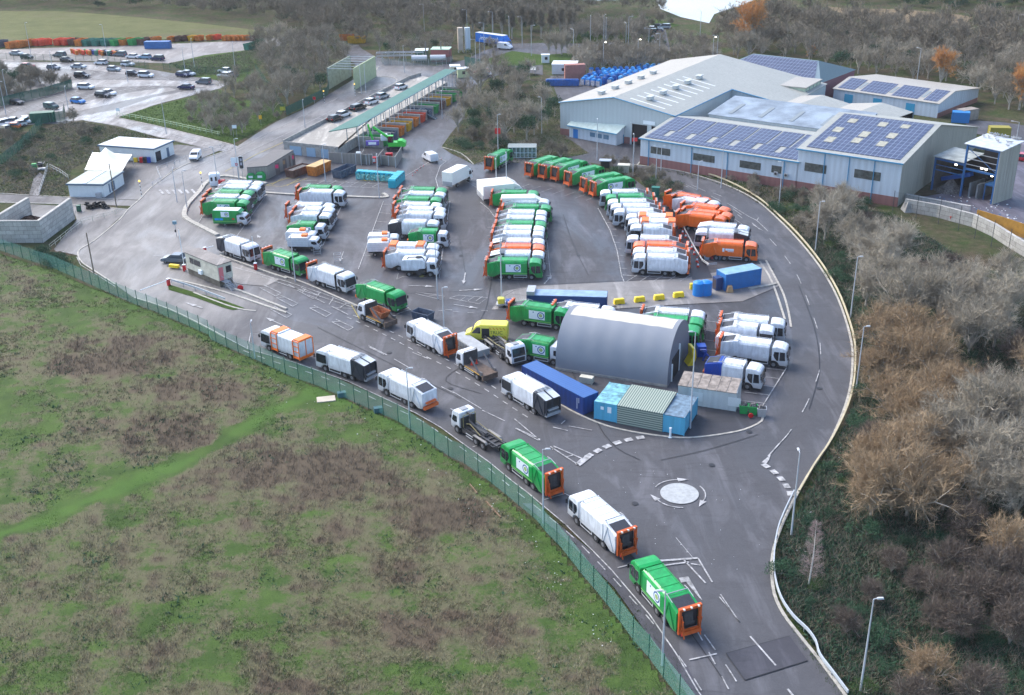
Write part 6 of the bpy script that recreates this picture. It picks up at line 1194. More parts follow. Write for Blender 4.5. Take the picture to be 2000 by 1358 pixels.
# ---------------------------------------------------------------- lamp posts, signs
def lamp(x, y, h, arm=1, lab='', a=0, grp='lamp posts', wood=False, on=False, double=False):
    p = G(x, y); t = thing('telegraph_pole' if wood else 'street_lamp', lab, 'pole' if wood else 'street lamp', p, a, grp)
    m = TIMBER if wood else POLE
    MB().tube((0,0,0),(0,0,h),.13 if wood else .11,.1 if wood else .055,8).obj('pole', m, t)
    if not wood:
        for s in ((1,-1) if double else (1,)):
            MB().tube((0,0,h),(s*arm,0,h+.1),.04).obj('arm', m, t); MB().box((s*(arm+.2),0,h+.1),(.55,.22,.12),top=(.8,.7)).obj('lantern', LAMPON if on else LAMP, t)
    return t
LP = [(1680,1352,9.7,'lamp post at the bottom right beside the crash barrier'),(1545,1048,10,'lamp post by the mini roundabout give way line'),(1661,620,9.6,'lamp post in the thicket beside the right hand bend'),(1672,762,9,'lamp post right of the bend, between brown trees'),(1592,492,9,'lamp post at the near end of the solar halls'),(1521,405,9,'lamp post by the shrubs below the long solar hall'),
      (1348,838,13,'tallest lamp post, standing on the tent island'),(855,585,9.5,'lamp post behind the middle queue'),(868,655,7.5,'lamp post with camera beside the white queueing lorry'),(801,833,8,'lamp post by the green fence at the all white lorry'),(498,700,5.5,'lamp post behind the fence at the leftmost recycling lorry'),(1293,1300,8,'lamp post at the fence by the largest green lorry'),(1061,1022,9,'lamp post at the fence behind the white lorry'),
      (577,550,8,'lamp post between the green and white queueing lorries'),(980,598,13,'tall lamp post in front of the right middle row'),(789,462,9,'lamp post standing in the middle row'),(741,388,9,'lamp post beside the turquoise bins'),(990,385,9,'lamp post behind the box lorries'),(970,378,7,'shorter lamp post behind the box lorries'),(636,355,8,'lamp post beside the sheeted skip'),
      (1166,312,9,'lamp post in front of the office annex'),(1236,345,9,'lamp post with sign at the corner of the long hall'),(1281,350,7,'left of two thin posts before the long hall'),(1290,350,7,'right of two thin posts before the long hall'),(1408,368,9,'lamp post in front of the second hall bay'),(1362,372,6,'short post on the bend below the hall'),(864,232,7,'lamp post on the recycling centre service road'),(973,300,9,'lamp post with red sign on the mound'),(1058,262,9,'lamp post on the mound beside the trees'),
      (427,370,9,'lamp post beside the white kiosk'),(467,352,9,'lamp post behind the large white sign'),(346,395,7,'lamp post by the zebra crossing'),(325,262,8,'lamp post by the road below the green bank'),(596,250,7,'lamp post at the left rail of the recycling deck'),(706,183,8,'lamp post beside the pale open shed'),(715,183,8,'second lamp post beside the pale open shed'),(790,142,8,'lamp post in front of the pipework compound'),
      (366,410,8,'lamp post at the corner of the leftmost row'),(12,225,9,'lamp post in the car park corner, far left'),(135,220,7,'double lamp post near the dark green van'),(17,200,9,'lamp post among the bushes at the left edge'),(106,152,8,'lamp post in the middle of the car park'),(62,115,12,'tall mast behind the car park fence'),(211,120,12,'lamp post by the back fence of the car park'),(362,142,8,'lamp post behind the two dark cars'),(380,132,9,'lamp post on the verge beyond the car park'),(460,140,9,'lamp post at the verge corner by the bushes'),
      (250,160,5,'short lamp post in the car park centre')]
for x, y, h, l in LP: lamp(x, y, h, .35, l, rnd.choice([0, R(180), R(90)]))
for x, y, l in ((1178,142,'lit lamp post left of the blue bales'),(1245,136,'lit lamp post among the blue bales'),(1391,131,'lit lamp post by the hipped hall')): lamp(x, y, 9, .4, l, 0, 'lit lamp posts', on=True)
for i, (x, y) in enumerate(((913,75),(829,62),(946,105),(963,80),(995,90),(1020,92),(1038,110),(1120,120),(1153,90),(1179,88),(1183,93),(1227,92),(1222,106),(1266,118),(1367,78),(1399,135),(1287,130),(638,26),(930,142),(938,140),(1790,165),(1980,90),(1975,330))):
    lamp(x, y, 10, 1.2, 'slim lamp post along the distant roads', rnd.random()*6, 'distant lamp posts')
lamp(184,536.7,7.5,0,'leaning wooden pole beside the curved lane by the field', wood=True, grp='wooden poles'); lamp(227.8,405,9,0,'wooden pole on the grass by the tyre heap', wood=True, grp='wooden poles')
def sign(x, y, w_, h_, zz, m, lab, a=0, legs=2, txt=None, name='road_sign'):
    p = G(x, y); t = thing(name, lab, 'sign', p, a); 
    for s in ((-1,1) if legs == 2 else (0,)): MB().tube((s*w_*.35,.04,0),(s*w_*.35,.04,zz+h_),.04).obj('leg', STEEL, t)
    MB().b2(-w_/2,w_/2,-.04,.0,zz,zz+h_).obj('board', m, t); return t
s = sign(463,352,1.6,2.0,3.0,SIGNW,'large white information sign beside the light signal',.2); 
t = thing('signal_display', 'tall black signal board in the kiosk island', 'sign', G(475,352), .1); MB().tube((0,.1,0),(0,.1,5.2),.06).obj('leg', STEEL, t); MB().b2(-.4,.4,-.05,.05,2.6,5.2).obj('board', BLACK, t); MB().b2(-.45,.45,0,.08,2.55,5.25).obj('backing', SIGNW, t)
for z in (4.5,3.6): MB().b2(-.2,.2,-.08,-.05,z-.3,z+.3).obj('display', mat('display_grey', (.4,.42,.5), .5), t)
t = sign(466,352,.55,.55,3.2,RED,'round red no entry sign below the white sign',0,1); MB().b2(-.2,.2,-.06,-.045,3.42,3.52).obj('white_bar', SIGNW, t)
sign(973,300,1.3,1.3,4.6,RED,'red square sign on the mound lamp post',0,1); sign(1239,298,1.2,.8,2.6,RED,'red sign at the pale hall doorway',0,1); sign(460,268,1.1,.8,2.2,SIGNW,'white sign at the road junction',.2); sign(232,226,.9,.8,1.2,SIGNW,'small white sign on the green bank corner',.2); sign(553,221,1.4,1.0,.7,HIVIZ,'yellow notice board below the wooded path'); sign(510,245,.8,1.0,1.6,mat('sign_orange', S(250,190,40), .5),'orange and white roundabout sign by the access road',0,1); sign(615,205,.8,.8,1.4,RED,'red and white speed sign by the green fence',0,1); sign(1128,98,1.0,1,1,SIGNW,'distant white sign by the roundabout')
p = G(345,462); t = thing('signal_pole', 'grey signal pole with box by the lane split', 'signal', p, 0); MB().tube((0,0,0),(0,0,2.6),.06).obj('pole', STEEL, t); MB().b2(-.35,.35,-.2,.2,2.4,3.0).obj('camera_box', mat('box_slate', S(120,150,165), .5), t); MB().b2(-.15,.15,-.25,-.2,.9,1.4).obj('signal_head', BLACK, t)
for i, (x, y, l) in enumerate(((277,385,'zebra crossing beacon left of the crossing'),(396,368,'zebra crossing beacon right of the crossing'),(634,202,'zebra crossing beacon by the wood'),(694,188,'zebra crossing beacon by the pale open shed'))):
    p = G(x, y); t = thing('crossing_beacon', l, 'beacon', p, 0, 'striped crossing beacons')
    for k in range(8): MB().tube((0,0,k*.4),(0,0,k*.4+.4),.06,.06,8).obj('pole_band', BLACK if k%2 else SIGNW, t)
    b = MB(); v = []; b.box((0,0,3.4),(.42,.42,.42)); b.obj('globe', mat('globe_amber', (.9,.6,.12), .4, emit=.6), t, bevel=.12, seg=2)
# ---------------------------------------------------------------- visitor buildings
A_, B_, C_ = G(264,318), G(302,318), G(346,300); 
def flat_building(corner, right, back, h, lab, roofm, wallm, trim, name='flat_roofed_building', over=.3, feats=()):
    P0, P1, P2 = [Vector(G(*q)[:2]) for q in (corner, right, back)]; a = math.atan2((P1-P0).y, (P1-P0).x); L = (P1-P0).length; D = abs(-(P2-P1).x*math.sin(a)+(P2-P1).y*math.cos(a))
    t = thing(name, lab, 'building', (*P0, 0), a); MB().b2(0,L,0,D,0,h).obj('wall', wallm, t); MB().b2(-over,L+over,-over,D+over,h,h+.28).obj('fascia', trim, t); MB().b2(-over+.15,L+over-.15,-over+.15,D+over-.15,h+.28,h+.34).obj('roof', roofm, t); return t, L, D
WPAN = mat('panel_white', S(222,228,230), .5, noise=.06); NAVT = mat('trim_slate', S(80,105,130), .5); ROOFP = mat('roof_membrane', S(196,202,204), .5, noise=.12, nscale=.5)
t, L, D = flat_building((198,310),(304,318),(348,302), 3.0, 'white flat roofed visitor building with slate trim', ROOFP, WPAN, NAVT)
MB().b2(L,L+.05,.4,2.4,.1,2.3).obj('glazed_door', GLASS, t); MB().b2(L,L+.05,D*.62,D*.62+.9,.1,2.2).obj('door', NAVT, t)
for i in range(4): MB().b2(L*.1+i*L*.24,L*.1+i*L*.24+.05,0,D,3.35,3.38).obj('roof_seam', STEEL, t)
t, L, D = flat_building((137,385),(205,386),(217,360), 2.6, 'small white flat roofed block with grey roof panels', mat('roof_panel_grey', S(165,175,165), .5, noise=.15), WPAN, NAVT)
MB().b2(L*.45,L*.52,-.15,D+.15,2.9,3.05).obj('roof_divider', SIGNW, t)
for i in range(3): MB().b2(L,L+.05,D*.25+i*1.1,D*.25+i*1.1+.5,.3,2.2).obj('window', NAVT, t)
MB().b2(L*.8,L*.8+1.0,-.9,-.05,0,1.1).obj('wall_unit', STEEL, t)
# tensile canopy
P = [G(165,330,2.9), G(238,333,2.9), G(258,300,2.9), G(180,296,2.9)]; pk = G(212,290,5.0); t = thing('tensile_canopy', 'white stretched fabric canopy with a peaked top by the visitor building', 'canopy', (0,0,0)); b = MB(); N = 16; V = []
for i in range(N+1):
    for j in range(N+1):
        u, v = i/N, j/N; q = P[0]*(1-u)*(1-v)+P[1]*u*(1-v)+P[2]*u*v+P[3]*(1-u)*v; dd = math.hypot(u-.5, v-.5); q.z = 2.7+3.2*max(0, 1-dd/.55)**1.6; V.append(q)
b.add(V, [(i*(N+1)+j, (i+1)*(N+1)+j, (i+1)*(N+1)+j+1, i*(N+1)+j+1) for i in range(N) for j in range(N)]); b.obj('fabric', mat('canvas_white', S(250,246,232), .7), t, smooth=True)
for q in P: MB().tube((q.x,q.y,0),(q.x,q.y,3.0),.07).obj('post', STEEL, t)
for i, (x, y, c) in enumerate(((277,318,'red'),(284,318,'dark'),(292,318,'navy'))): tag(MB().box((G(x,y).x,G(x,y).y,.6),(.7,.8,1.2)).box((G(x,y).x,G(x,y).y,1.23),(.78,.88,.08)).obj('wheeled_bin', [RED, BLACK, NAVY][i]), c+' wheeled bin beside the visitor building wall', 'bin', 'bins by the visitor building')
tag(MB().box((G(265,317).x,G(265,317).y,.5),(.9,.7,1.0)).obj('grit_bin', YELLOW), 'yellow grit bin by the visitor building', 'bin')
# tyre heap, bin, trailers of the bunker area
tm = thing('tyre', 't', 'tyre'); MB().disc((0,0,.12),.42,'z',.24,12).obj('tread', RUBBER, tm); MB().disc((0,0,.25),.2,'z',.02,10).obj('hole', mat('hole_black', (.004,.004,.004), 1), tm)
q = random.Random(9)
for i in range(34): x = 170+q.random()*42; y = 408-q.random()*6+abs(x-192)*.08; g = G(x, y); o = place(tm, (g.x, g.y, .25*q.randrange(4)), q.random(), 'black tyre in the heap by the wooden pole', 'tyres in the heap'); o.rotation_euler = (q.uniform(-.5,.5), q.uniform(-.5,.5), 0)
tag(MB().box((G(155,413).x,G(155,413).y,.6),(.7,.7,1.2)).box((G(155,413).x,G(155,413).y,1.22),(.8,.8,.08)).obj('wheeled_bin', PGREEN), 'dark green bin left of the tyre heap', 'bin')
p = G(75,332); t = thing('bin_platform', 'green and black bins on a railed platform up the left bank', 'platform', p, .2); MB().b2(-1.2,-.2,-.5,.5,.3,1.5).obj('green_bin', SK_G, t); MB().b2(.2,1.1,-.5,.5,.6,1.7).obj('black_bin', BLACK, t); MB().path([(-1.5,-.8,1.2),(1.5,-.8,1.6),(1.5,.8,1.6)],.04).b2(-1.5,1.5,-.8,.8,.1,.3).obj('platform_rail', STEEL, t)
rail('handrail beside the steps up the left bank', [(78,380),(88,350),(95,328)], 1.1, None, (1,.5), 2, 'handrail'); sheet('footpath', [(57,383),(76,384),(88,345),(78,338),(66,350)], A_YARD); rail('handrail down the bank beside the small white block', [(98,330),(118,340),(135,352)], 1.1, None, (1,.5), 2, 'handrail')
# scrap vehicles compound
for i, (x, y, c, k) in enumerate(((4,247,'white','hatch'),(16,243,'white','estate'),(28,240,'silver','hatch'),(10,256,'grey','hatch'),(22,252,'orange','hatch'),(34,248,'white','hatch'),(44,244,'lightblue','hatch'),(52,240,'white','hatch'))): car(c, k, x, y, 20+i*40, ['white hatchback','white estate','silver car','grey car','orange car','white car','pale blue car','white small car'][i]+' in the scrap compound at the left edge, '+('front' if y > 245 else 'back')+' row')
t = MB().box((G(85,238).x,G(85,238).y,1.3),(6,2.6,2.6),rz=.2).obj('storage_container', PGREEN); tag(t, 'dark green storage container beside the scrap compound', 'container')
# ---------------------------------------------------------------- recycling centre
dk = [G(553.8,281,2.4), G(640,291,2.4), G(788,297,2.4), G(800,285,2.4), G(700,262,2.4), G(905,140,2.4), G(870,133,2.4), G(800,154,2.4)]
E1, E2 = G(699,246.6,6), G(891.8,136.5,6); F1_, F2_ = G(651,256,6), G(869.3,135.2,6)
ax = (E2-E1).normalized(); 
E1g = Vector((E1.x,E1.y,0)); axn = Vector((ax.x,ax.y,0)).normalized(); nr = Vector((axn.y,-axn.x,0)); Lc = (E2-E1).length
def dl(s, o, z=0): q = E1g+axn*s+nr*o; return (q.x, q.y, z)
t = thing('recycling_deck', 'raised concrete unloading deck of the recycling centre', 'deck', (0,0,0))
left = [tuple(G(553.8,281,2.4)), tuple(G(798,155,2.4)), tuple(G(822,148,2.4))]
outline = [left[0][:2], left[1][:2], left[2][:2], dl(Lc,-3.0)[:2], dl(0,-2.5)[:2], dl(-9,-2.2)[:2], tuple(G(660,292,2.4))[:2]]
MB().poly(outline, 0, 2.4).obj('deck_body', CONC, t)
MB().poly([(x,y) for x,y in outline], 2.404, 2.42).obj('deck_surface', asphalt('deck_concrete', (.24,.225,.2), (.36,.34,.31), .3), t)
b = MB(); P = [l[:2] for l in left]; ribbon(b, P, .25, 2.4, 3.3); b.obj('parapet', CONC, t)
b = MB(); ribbon(b, [outline[0], outline[-1], outline[-2]], .2, 2.4, 3.0); b.obj('parapet', CONC, t)
for i, (x0, x1) in enumerate(((556,579),(592,612),(625,643))):
    a_, b_ = G(x0, 307 if i == 0 else 308+i), G(x1, 309+i*.5); ang = math.atan2(outline[-1][1]-outline[0][1], outline[-1][0]-outline[0][0])
    ca_, sa_ = math.cos(ang), math.sin(ang); w0 = Vector(outline[0]); s0 = (Vector(a_[:2])-w0).dot(Vector((ca_,sa_))); s1 = (Vector(b_[:2])-w0).dot(Vector((ca_,sa_)))
    o = MB().b2(s0,s1,-.08,.0,0,2.1).obj('shutter_door', mat('shutter_blue', S(140,170,195), .5), t); o.location = (w0.x,w0.y,0); o.rotation_euler.z = ang
# bay walls, skips
nb = 13
for i in range(nb):
    s = 4+i*(Lc-6)/nb; b = MB(); b.poly([dl(s,-3)[:2], dl(s+.35,-3)[:2], dl(s+.35,4.2)[:2], dl(s,4.2)[:2]], 0, 2.5); b.obj('bay_wall', CONC, t)
rn = random.Random(12); angn = math.atan2(nr.y, nr.x); cols = [SK_G, SK_B, SK_O, SK_Y, SK_O, SK_R, SK_B, SK_G, SK_RU, SK_Y, SK_G, SK_G]
cw = ['green','slate blue','orange','yellow','orange','red','slate blue','green','brown','yellow','green','green']
for i in range(nb-1):
    s = 4+(i+.5)*(Lc-6)/nb+.3; x, y, _ = dl(s, 1.5); o = skip(cols[i], 5.8, 2.4, 2.1, (x,y,0), angn, f'{cw[i]} skip in the {("first","second","third","fourth","fifth","sixth","seventh","eighth","ninth","tenth","eleventh","twelfth")[i]} bay under the green canopy', grp='skips under the recycling canopy', fill=TRASH if i%2 else None)
# canopy
t = thing('recycling_canopy', 'long green canopy roof over the recycling bays', 'canopy', (0,0,0)); GR = mat('canopy_green', S(84,128,116), .6, noise=.12, nscale=.3)
wd = (E1-F1_).dot(Vector((nr.x,nr.y,0))); wd = max(4.5, min(8, abs(wd)))
pp = [dl(-1.0,-wd-.3,6.1), dl(-1.0,0,5.8), dl(Lc,0,5.8), dl(Lc,-wd*.8,6.1)]; pp = [dl(-.5,0,5.9), dl(Lc,0,5.9), dl(Lc,-wd*.55,6.3), dl(-5.5,-wd*1.05,6.3)]
pp = [tuple(G(699,246.6,5.9)), tuple(G(892,136.5,5.9)), tuple(G(869,134.8,6.4)), tuple(G(642,257,6.4))]; slab(pp, .18).obj('roof', GR, t); MB().tube(pp[0], pp[1], .14, .14, 4).obj('fascia', mat('fascia_pale', S(150,175,172), .5), t)
for i in range(26):
    s = i*(Lc-1)/25+.3; a_ = dl(s,-.2); MB().tube((a_[0],a_[1],0),(a_[0],a_[1],5.85),.1,.1,6).obj('column', POLE, t)
    if i%2 == 0: a_ = dl(s,-3.1); MB().tube((a_[0],a_[1],2.4),(a_[0],a_[1],6.05),.1,.1,6).obj('column', GUT, t); b_ = dl(s,-.2); MB().tube((a_[0],a_[1],5.9),(b_[0],b_[1],5.75),.07,.07,4).obj('rafter', POLE, t)
x, y, _ = dl(Lc*.5, 4.2); st = thing('steel_stairs', 'steel staircase leading down from the recycling deck', 'stairs', (x,y,0), angn)
b = MB()
for s_ in (-.6,.6): b.tube((-2.5,s_,2.6),(2.2,s_,0),.09); b.tube((-2.5,s_,3.6),(2.2,s_,1.0),.04)
for i in range(10): b.box((-2.3+i*.46,0,2.4-i*.255),(.3,1.2,.05))
b.obj('flight', GUT, st)
# fence and pens at the foot of the deck
def board(x0, y0, x1, y1, h, lab, name='timber_screen'):
    P = world_line([(x0,y0),(x1,y1)]); t = thing(name, lab, 'screen', (*P[0], 0), 0, 'timber screens below the deck'); b = MB(); ribbon(b, [(0,0),(P[1][0]-P[0][0],P[1][1]-P[0][1])], .12, 0, h); b.obj('boards', clad('grey_boards', S(150,146,140)[:3], .35, .45, stain=.5), t)
    n = max(2, int(math.dist(*P)/2.5)); 
    for i in range(n+1): f = i/n; MB().b2(-.06,.06,-.16,-.06,0,h+.1).obj('post', POLE, t, loc=((P[1][0]-P[0][0])*f, (P[1][1]-P[0][1])*f, 0))
board(643,318,722,322,2.4,'long grey boarded screen beside the blue shutters'); board(706,323,712,312,2.4,'first short cross screen of the storage pens'); board(716,322,728,320,2.2,'boarded panel behind the red container'); board(738,327,750,312,2.4,'second cross screen of the storage pens'); board(745,322,774,326,2.2,'boarded panel left of the red door'); board(773,328,785,308,2.5,'last cross screen of the storage pens'); board(556,296,556,310,2.0,'short screen left of the shutters') if False else None
for x, y, m, l, w_, h_ in ((701,314,SIGNW,'pale blue cabinet beside the boarded screen',1.0,2.0),(731,318,RED,'red textile bank in the storage pens',1.1,1.3),(729,300,mat('purple', S(95,80,170), .6),'purple box on top of the storage pens',3.0,1.0),(761,316,RED,'red framed doorway in the storage pens',1.6,2.0)):
    p = G(x, y); t = thing('storage_unit', l, 'storage unit', p, 0, 'units in the storage pens'); z0 = 2.0 if 'purple' in l else 0; MB().b2(-w_/2,w_/2,-.4,.4,z0,z0+h_).obj('casing', m, t); MB().b2(-w_*.3,w_*.3,-.44,-.4,z0+h_*.2,z0+h_*.8).obj('panel', BLACK if 'doorway' in l else SIGNW, t)
# material handler (green crane)
p = G(772,294); t = thing('material_handler', 'bright green material handler crane with folded boom', 'crane', p, R(175)); LG = mat('crane_green', S(60,200,70), .4)
MB().b2(-1.8,1.8,-1.2,1.2,.3,1.0).obj('undercarriage', BLACK, t); MB().b2(-2.6,1.4,-1.1,1.1,1.1,2.1).prism([(-2.6,2.1),(-.8,2.1),(-.8,2.6),(-1.8,2.6)],-1.1,1.1).obj('engine_cover', LG, t, bevel=.08); MB().b2(.2,1.4,.1,1.1,2.1,3.6).obj('cab', GLASS, t); MB().b2(.15,1.45,.05,1.15,3.6,3.7).obj('cab_roof', LG, t)
MB().box((3.1,-.2,4.2),(4.6,.45,.5),ry=-.62).obj('boom', LG, t); MB().box((5.6,-.2,4.1),(.35,.4,4.2),ry=.25).obj('boom', LG, t); MB().box((5.0,-.2,2.0),(1.0,.9,.8),top=(.4,.6)).obj('grab', BLACK, t); MB().tube((1,-.2,2.4),(2.8,-.2,3.8),.12).obj('ram', STEEL, t)
for x in (-1.3,1.3):
    for s in (-1,1): MB().disc((x,s*1.15,.5),.5,'y',.35,12).obj('wheel', RUBBER, t)
p = G(752,292); tag(MB().box((p.x,p.y,2.9),(1.6,1.4,1.5)).obj('white_kiosk', SIGNW, None, bevel=.15), 'small white rounded kiosk beside the green crane', 'kiosk')
# turquoise bottle banks
tb = thing('bottle_bank', 'b', 'recycling bank'); TQB = mat('bank_turquoise', S(20,170,190), .4, noise=.1); MB().prism([(-.85,0),(-.85,1.5),(-.55,1.85),(.55,1.85),(.85,1.5),(.85,0)], -.75, .75).obj('bank_body', TQB, tb, bevel=.05); MB().b2(-.7,.7,-.775,-.75,.15,1.35).obj('picture_panel', mat('panel_pale_picture', S(150,215,205), .5, noise=.8, nscale=2.2), tb); MB().disc((0,-.78,1.5),.14,'y',.04,10).obj('opening', BLACK, tb)
for i in range(8): place(tb, G(704+i*9.6, 349+i*.75), R(-3), 'turquoise bottle bank with picture panel, '+ORD[i].replace('nearest','first').replace('second first','second')+' from the left in the long row', 'turquoise bottle banks')
tb2 = thing('bottle_bank', 'b', 'recycling bank'); MB().prism([(-.85,0),(-.85,1.6),(-.55,1.95),(.55,1.95),(.85,1.6),(.85,0)], -.8, .8).obj('bank_body', TQB, tb2, bevel=.05); MB().disc((0,-.82,1.5),.14,'y',.04,10).obj('opening', BLACK, tb2)
for i in range(5): place(tb2, G(768+i*3.6, 366-i*3.4), heading((765,368),(784,350)), 'plain turquoise bottle bank, '+ORD[i].replace('nearest','first').replace('second first','second')+' of the short diagonal row', 'plain turquoise bottle banks')
gb = thing('bottle_bank', 'b', 'recycling bank'); MB().prism([(-.9,0),(-1.0,1.0),(-.5,1.7),(.5,1.7),(1.0,1.0),(.9,0)], -.8, .8).obj('bank_body', SK_G, gb, bevel=.1); MB().b2(-.45,.45,-.85,-.8,.7,1.15).obj('label_panel', SIGNW, gb); MB().disc((-.5,-.83,1.3),.1,'y',.05,10).obj('opening', BLACK, gb)
place(gb, G(492,352), 0, 'green bottle bank, left of two beside the lean-to', 'green bottle banks'); place(gb, G(510,352), 0, 'green bottle bank, right of two beside the lean-to', 'green bottle banks', 1.1)
# lean-to shelter
P = [G(482,327,3.0), G(522,324,3.0), G(573,293,3.4), G(535,292,3.4)]; t = thing('recycling_shelter', 'grey lean-to shelter with sloping felt roof over the recycling point', 'shelter', (0,0,0)); slab([P[0],P[1],P[2],P[3]],.25).obj('roof', mat('felt_grey', S(112,110,110), .8, noise=.1), t)
b = MB(); b.add([(P[0].x,P[0].y,0),(P[1].x,P[1].y,0),(P[1].x,P[1].y,2.8),(P[0].x,P[0].y,2.8)],[(0,1,2,3)]).add([(P[1].x,P[1].y,0),(P[2].x,P[2].y,0),(P[2].x,P[2].y,3.1),(P[1].x,P[1].y,2.8)],[(0,1,2,3)]); b.obj('wall', clad('grey_boards', S(150,146,140)[:3], .35, .45, stain=.5), t)
for i, (x, y, m) in enumerate(((541,342,'pink'),(554,334,'tan'),(562,328,'brown'),(571,324,'pink'))):
    p = G(x, y); tt = thing('notice_panel', ('first','second','third','fourth')[i]+' boarded bay panel with '+m+' notice below the lean-to', 'panel', p, .5, 'notice panels'); MB().b2(-.8,.8,-.05,.05,0,2.7).obj('boards', mat('panel_brown_grey', S(110,100,98), .8), tt); MB().b2(-.5,.5,-.08,-.05,1.5,2.3).obj('notice', mat('notice_'+m, {'pink': S(225,50,110), 'tan': S(160,125,90), 'brown': S(130,110,95)}[m], .6), tt)
# kiosk by the barrier of the leftmost row
p = G(421,362); t = thing('security_kiosk', 'white rounded kiosk beside the leftmost row of lorries', 'kiosk', p, .2); MB().b2(-1.1,1.1,-.9,.9,0,2.7).obj('wall', SIGNW, t, bevel=.2, seg=2); MB().b2(.1,.7,-.94,-.9,1.2,2.1).b2(-.8,-.4,-.94,-.9,1.2,2.0).obj('window', GLASS, t)
tag(MB().box((G(434,364).x,G(434,364).y,.7),(1.3,.9,1.4)).obj('red_box', RED), 'red box between the kiosk and the lorries', 'box')
# pale open shed in the distance
c0, c1 = G(651,176), G(693,175); k0 = G(651,140,6); hh = 7.5
a = heading((693,174),(728,152)); f = Vector((math.cos(a), math.sin(a), 0)); n = Vector((-f.y,f.x,0)); t = thing('roofless_shed', 'pale green walled shed without roof over the road', 'shed', G(693,176), a); L = 20
MB().b2(0,L,-.15,.15,0,6.2).obj('wall', mat('wall_lime_grey', S(178,190,150), .6, noise=.15), t); W_ = 8.0; MB().b2(0,L,W_-.15,W_+.15,0,6.2).obj('wall', mat('wall_grey_push', S(150,158,145), .7, noise=.3), t)
for i in range(6): MB().b2(i*3.9+.05,i*3.9+.2,0,W_,5.95,6.1).obj('roof_beam', POLE, t)
# portable cabins by the deck end
def cabin(x, y, a, L, W, H, m, lab, roofm=SIGNW):
    t = thing('portable_cabin', lab, 'cabin', G(x, y), a, 'distant portable cabins'); MB().b2(0,L,0,W,.1,H).obj('wall', m, t); MB().b2(-.15,L+.15,-.15,W+.15,H,H+.15).obj('roof', roofm, t); MB().b2(L*.4,L*.4+.9,-.04,.0,1.1,2.0).obj('window', GLASS, t); return t
cabin(894,153,R(5),3.6,3,2.6,mat('cabin_lime', S(205,215,165), .6),'small lime green cabin at the end of the green canopy'); cabin(880,146,R(5),3,3,2.4,CREAM,'cream cabin behind the lime green cabin')
cabin(1078,146,R(-8),7.5,6,3.0,WPAN,'white reception building in front of the roundabout', mat('roof_white', S(222,228,232), .5)); cabin(1058,124,R(0),2.5,2,2.5,WPAN,'small white box behind the reception building')
t = cabin(842,122,R(-8),6,5,4.0,mat('brick_red', S(150,90,85), .8),'red brick plant room with green roof', mat('roof_mint', S(175,205,180), .6)); cabin(812,122,R(0),4,4,3.6,PGREEN,'dark green plant cabin left of the red brick plant room')
p = G(1040,140,2.2); t = thing('peaked_tent', 'small white peaked tent left of the reception building', 'tent', G(1032,146), 0); v = [(-2.2,-2,1.8),(2.2,-2,1.8),(2.2,2,1.8),(-2.2,2,1.8),(0,0,4.4),(-1,-1,2.5),(1,-1,2.5),(1,1,2.5),(-1,1,2.5)]; MB().add(v, [(0,1,6,5),(1,2,7,6),(2,3,8,7),(3,0,5,8),(5,6,4),(6,7,4),(7,8,4),(8,5,4)]).obj('fabric', mat('canvas_white', S(250,246,232), .7), t)
for x, y in ((-2.2,-2),(2.2,-2),(2.2,2),(-2.2,2)): MB().tube((x,y,0),(x,y,1.85),.05).obj('post', STEEL, t)
for i, x in enumerate((900,914)):
    t = thing('silo', ('left tan','right white')[i]+' tall silo beside the blue articulated lorry', 'silo', G(x, 103), .2, 'silos'); MB().box((0,0,4.6),(1.7,1.7,7.4)).obj('silo_body', [mat('silo_tan', S(190,175,160), .6, noise=.15), WALL][i], t); MB().b2(-.85,-.7,-.85,-.7,0,1).b2(.7,.85,-.85,-.7,0,1).b2(-.85,-.7,.7,.85,0,1).b2(.7,.85,.7,.85,0,1).obj('silo_leg', STEEL, t)
# pipework compound
p = G(790,124); t = thing('gas_plant', 'compound of silver pipes and tanks behind the green fence', 'gas plant', p, 0); b = MB()
for i in range(9): b.tube((-9+i*1.9,0,0),(-9+i*1.9,0,3.4),.08)
for z in (3.4,2.4): b.tube((-9,0,z),(6.5,0,z),.12); b.tube((-9,2,z),(6.5,2,z),.12)
for i in range(6): b.tube((-9+i*3,0,3.4),(-9+i*3,2,3.4),.08)
b.obj('pipe_rack', STEEL, t)
for x in (2.5,8.5): MB().tube((x,-1,1.8),(x+5,-1,1.8),.9,.9,12).obj('tank', mat('tank_silver', S(215,215,215), .35), t)
for x in (7,12): MB().tube((x,1,0),(x,1,6.5),.2,.2,8).obj('chimney', mat('flue_brown', S(120,115,112), .6), t)
fence('palisade_fence', 'grey fence around the pipework compound', [(745,120),(750,128),(860,130),(885,122)], 2.2, 2.5, PALG, STEEL); fence('palisade_fence', 'bright green fence beside the yellow shrub', [(908,130),(930,135),(948,138)], 3.2, 2.5, PAL)
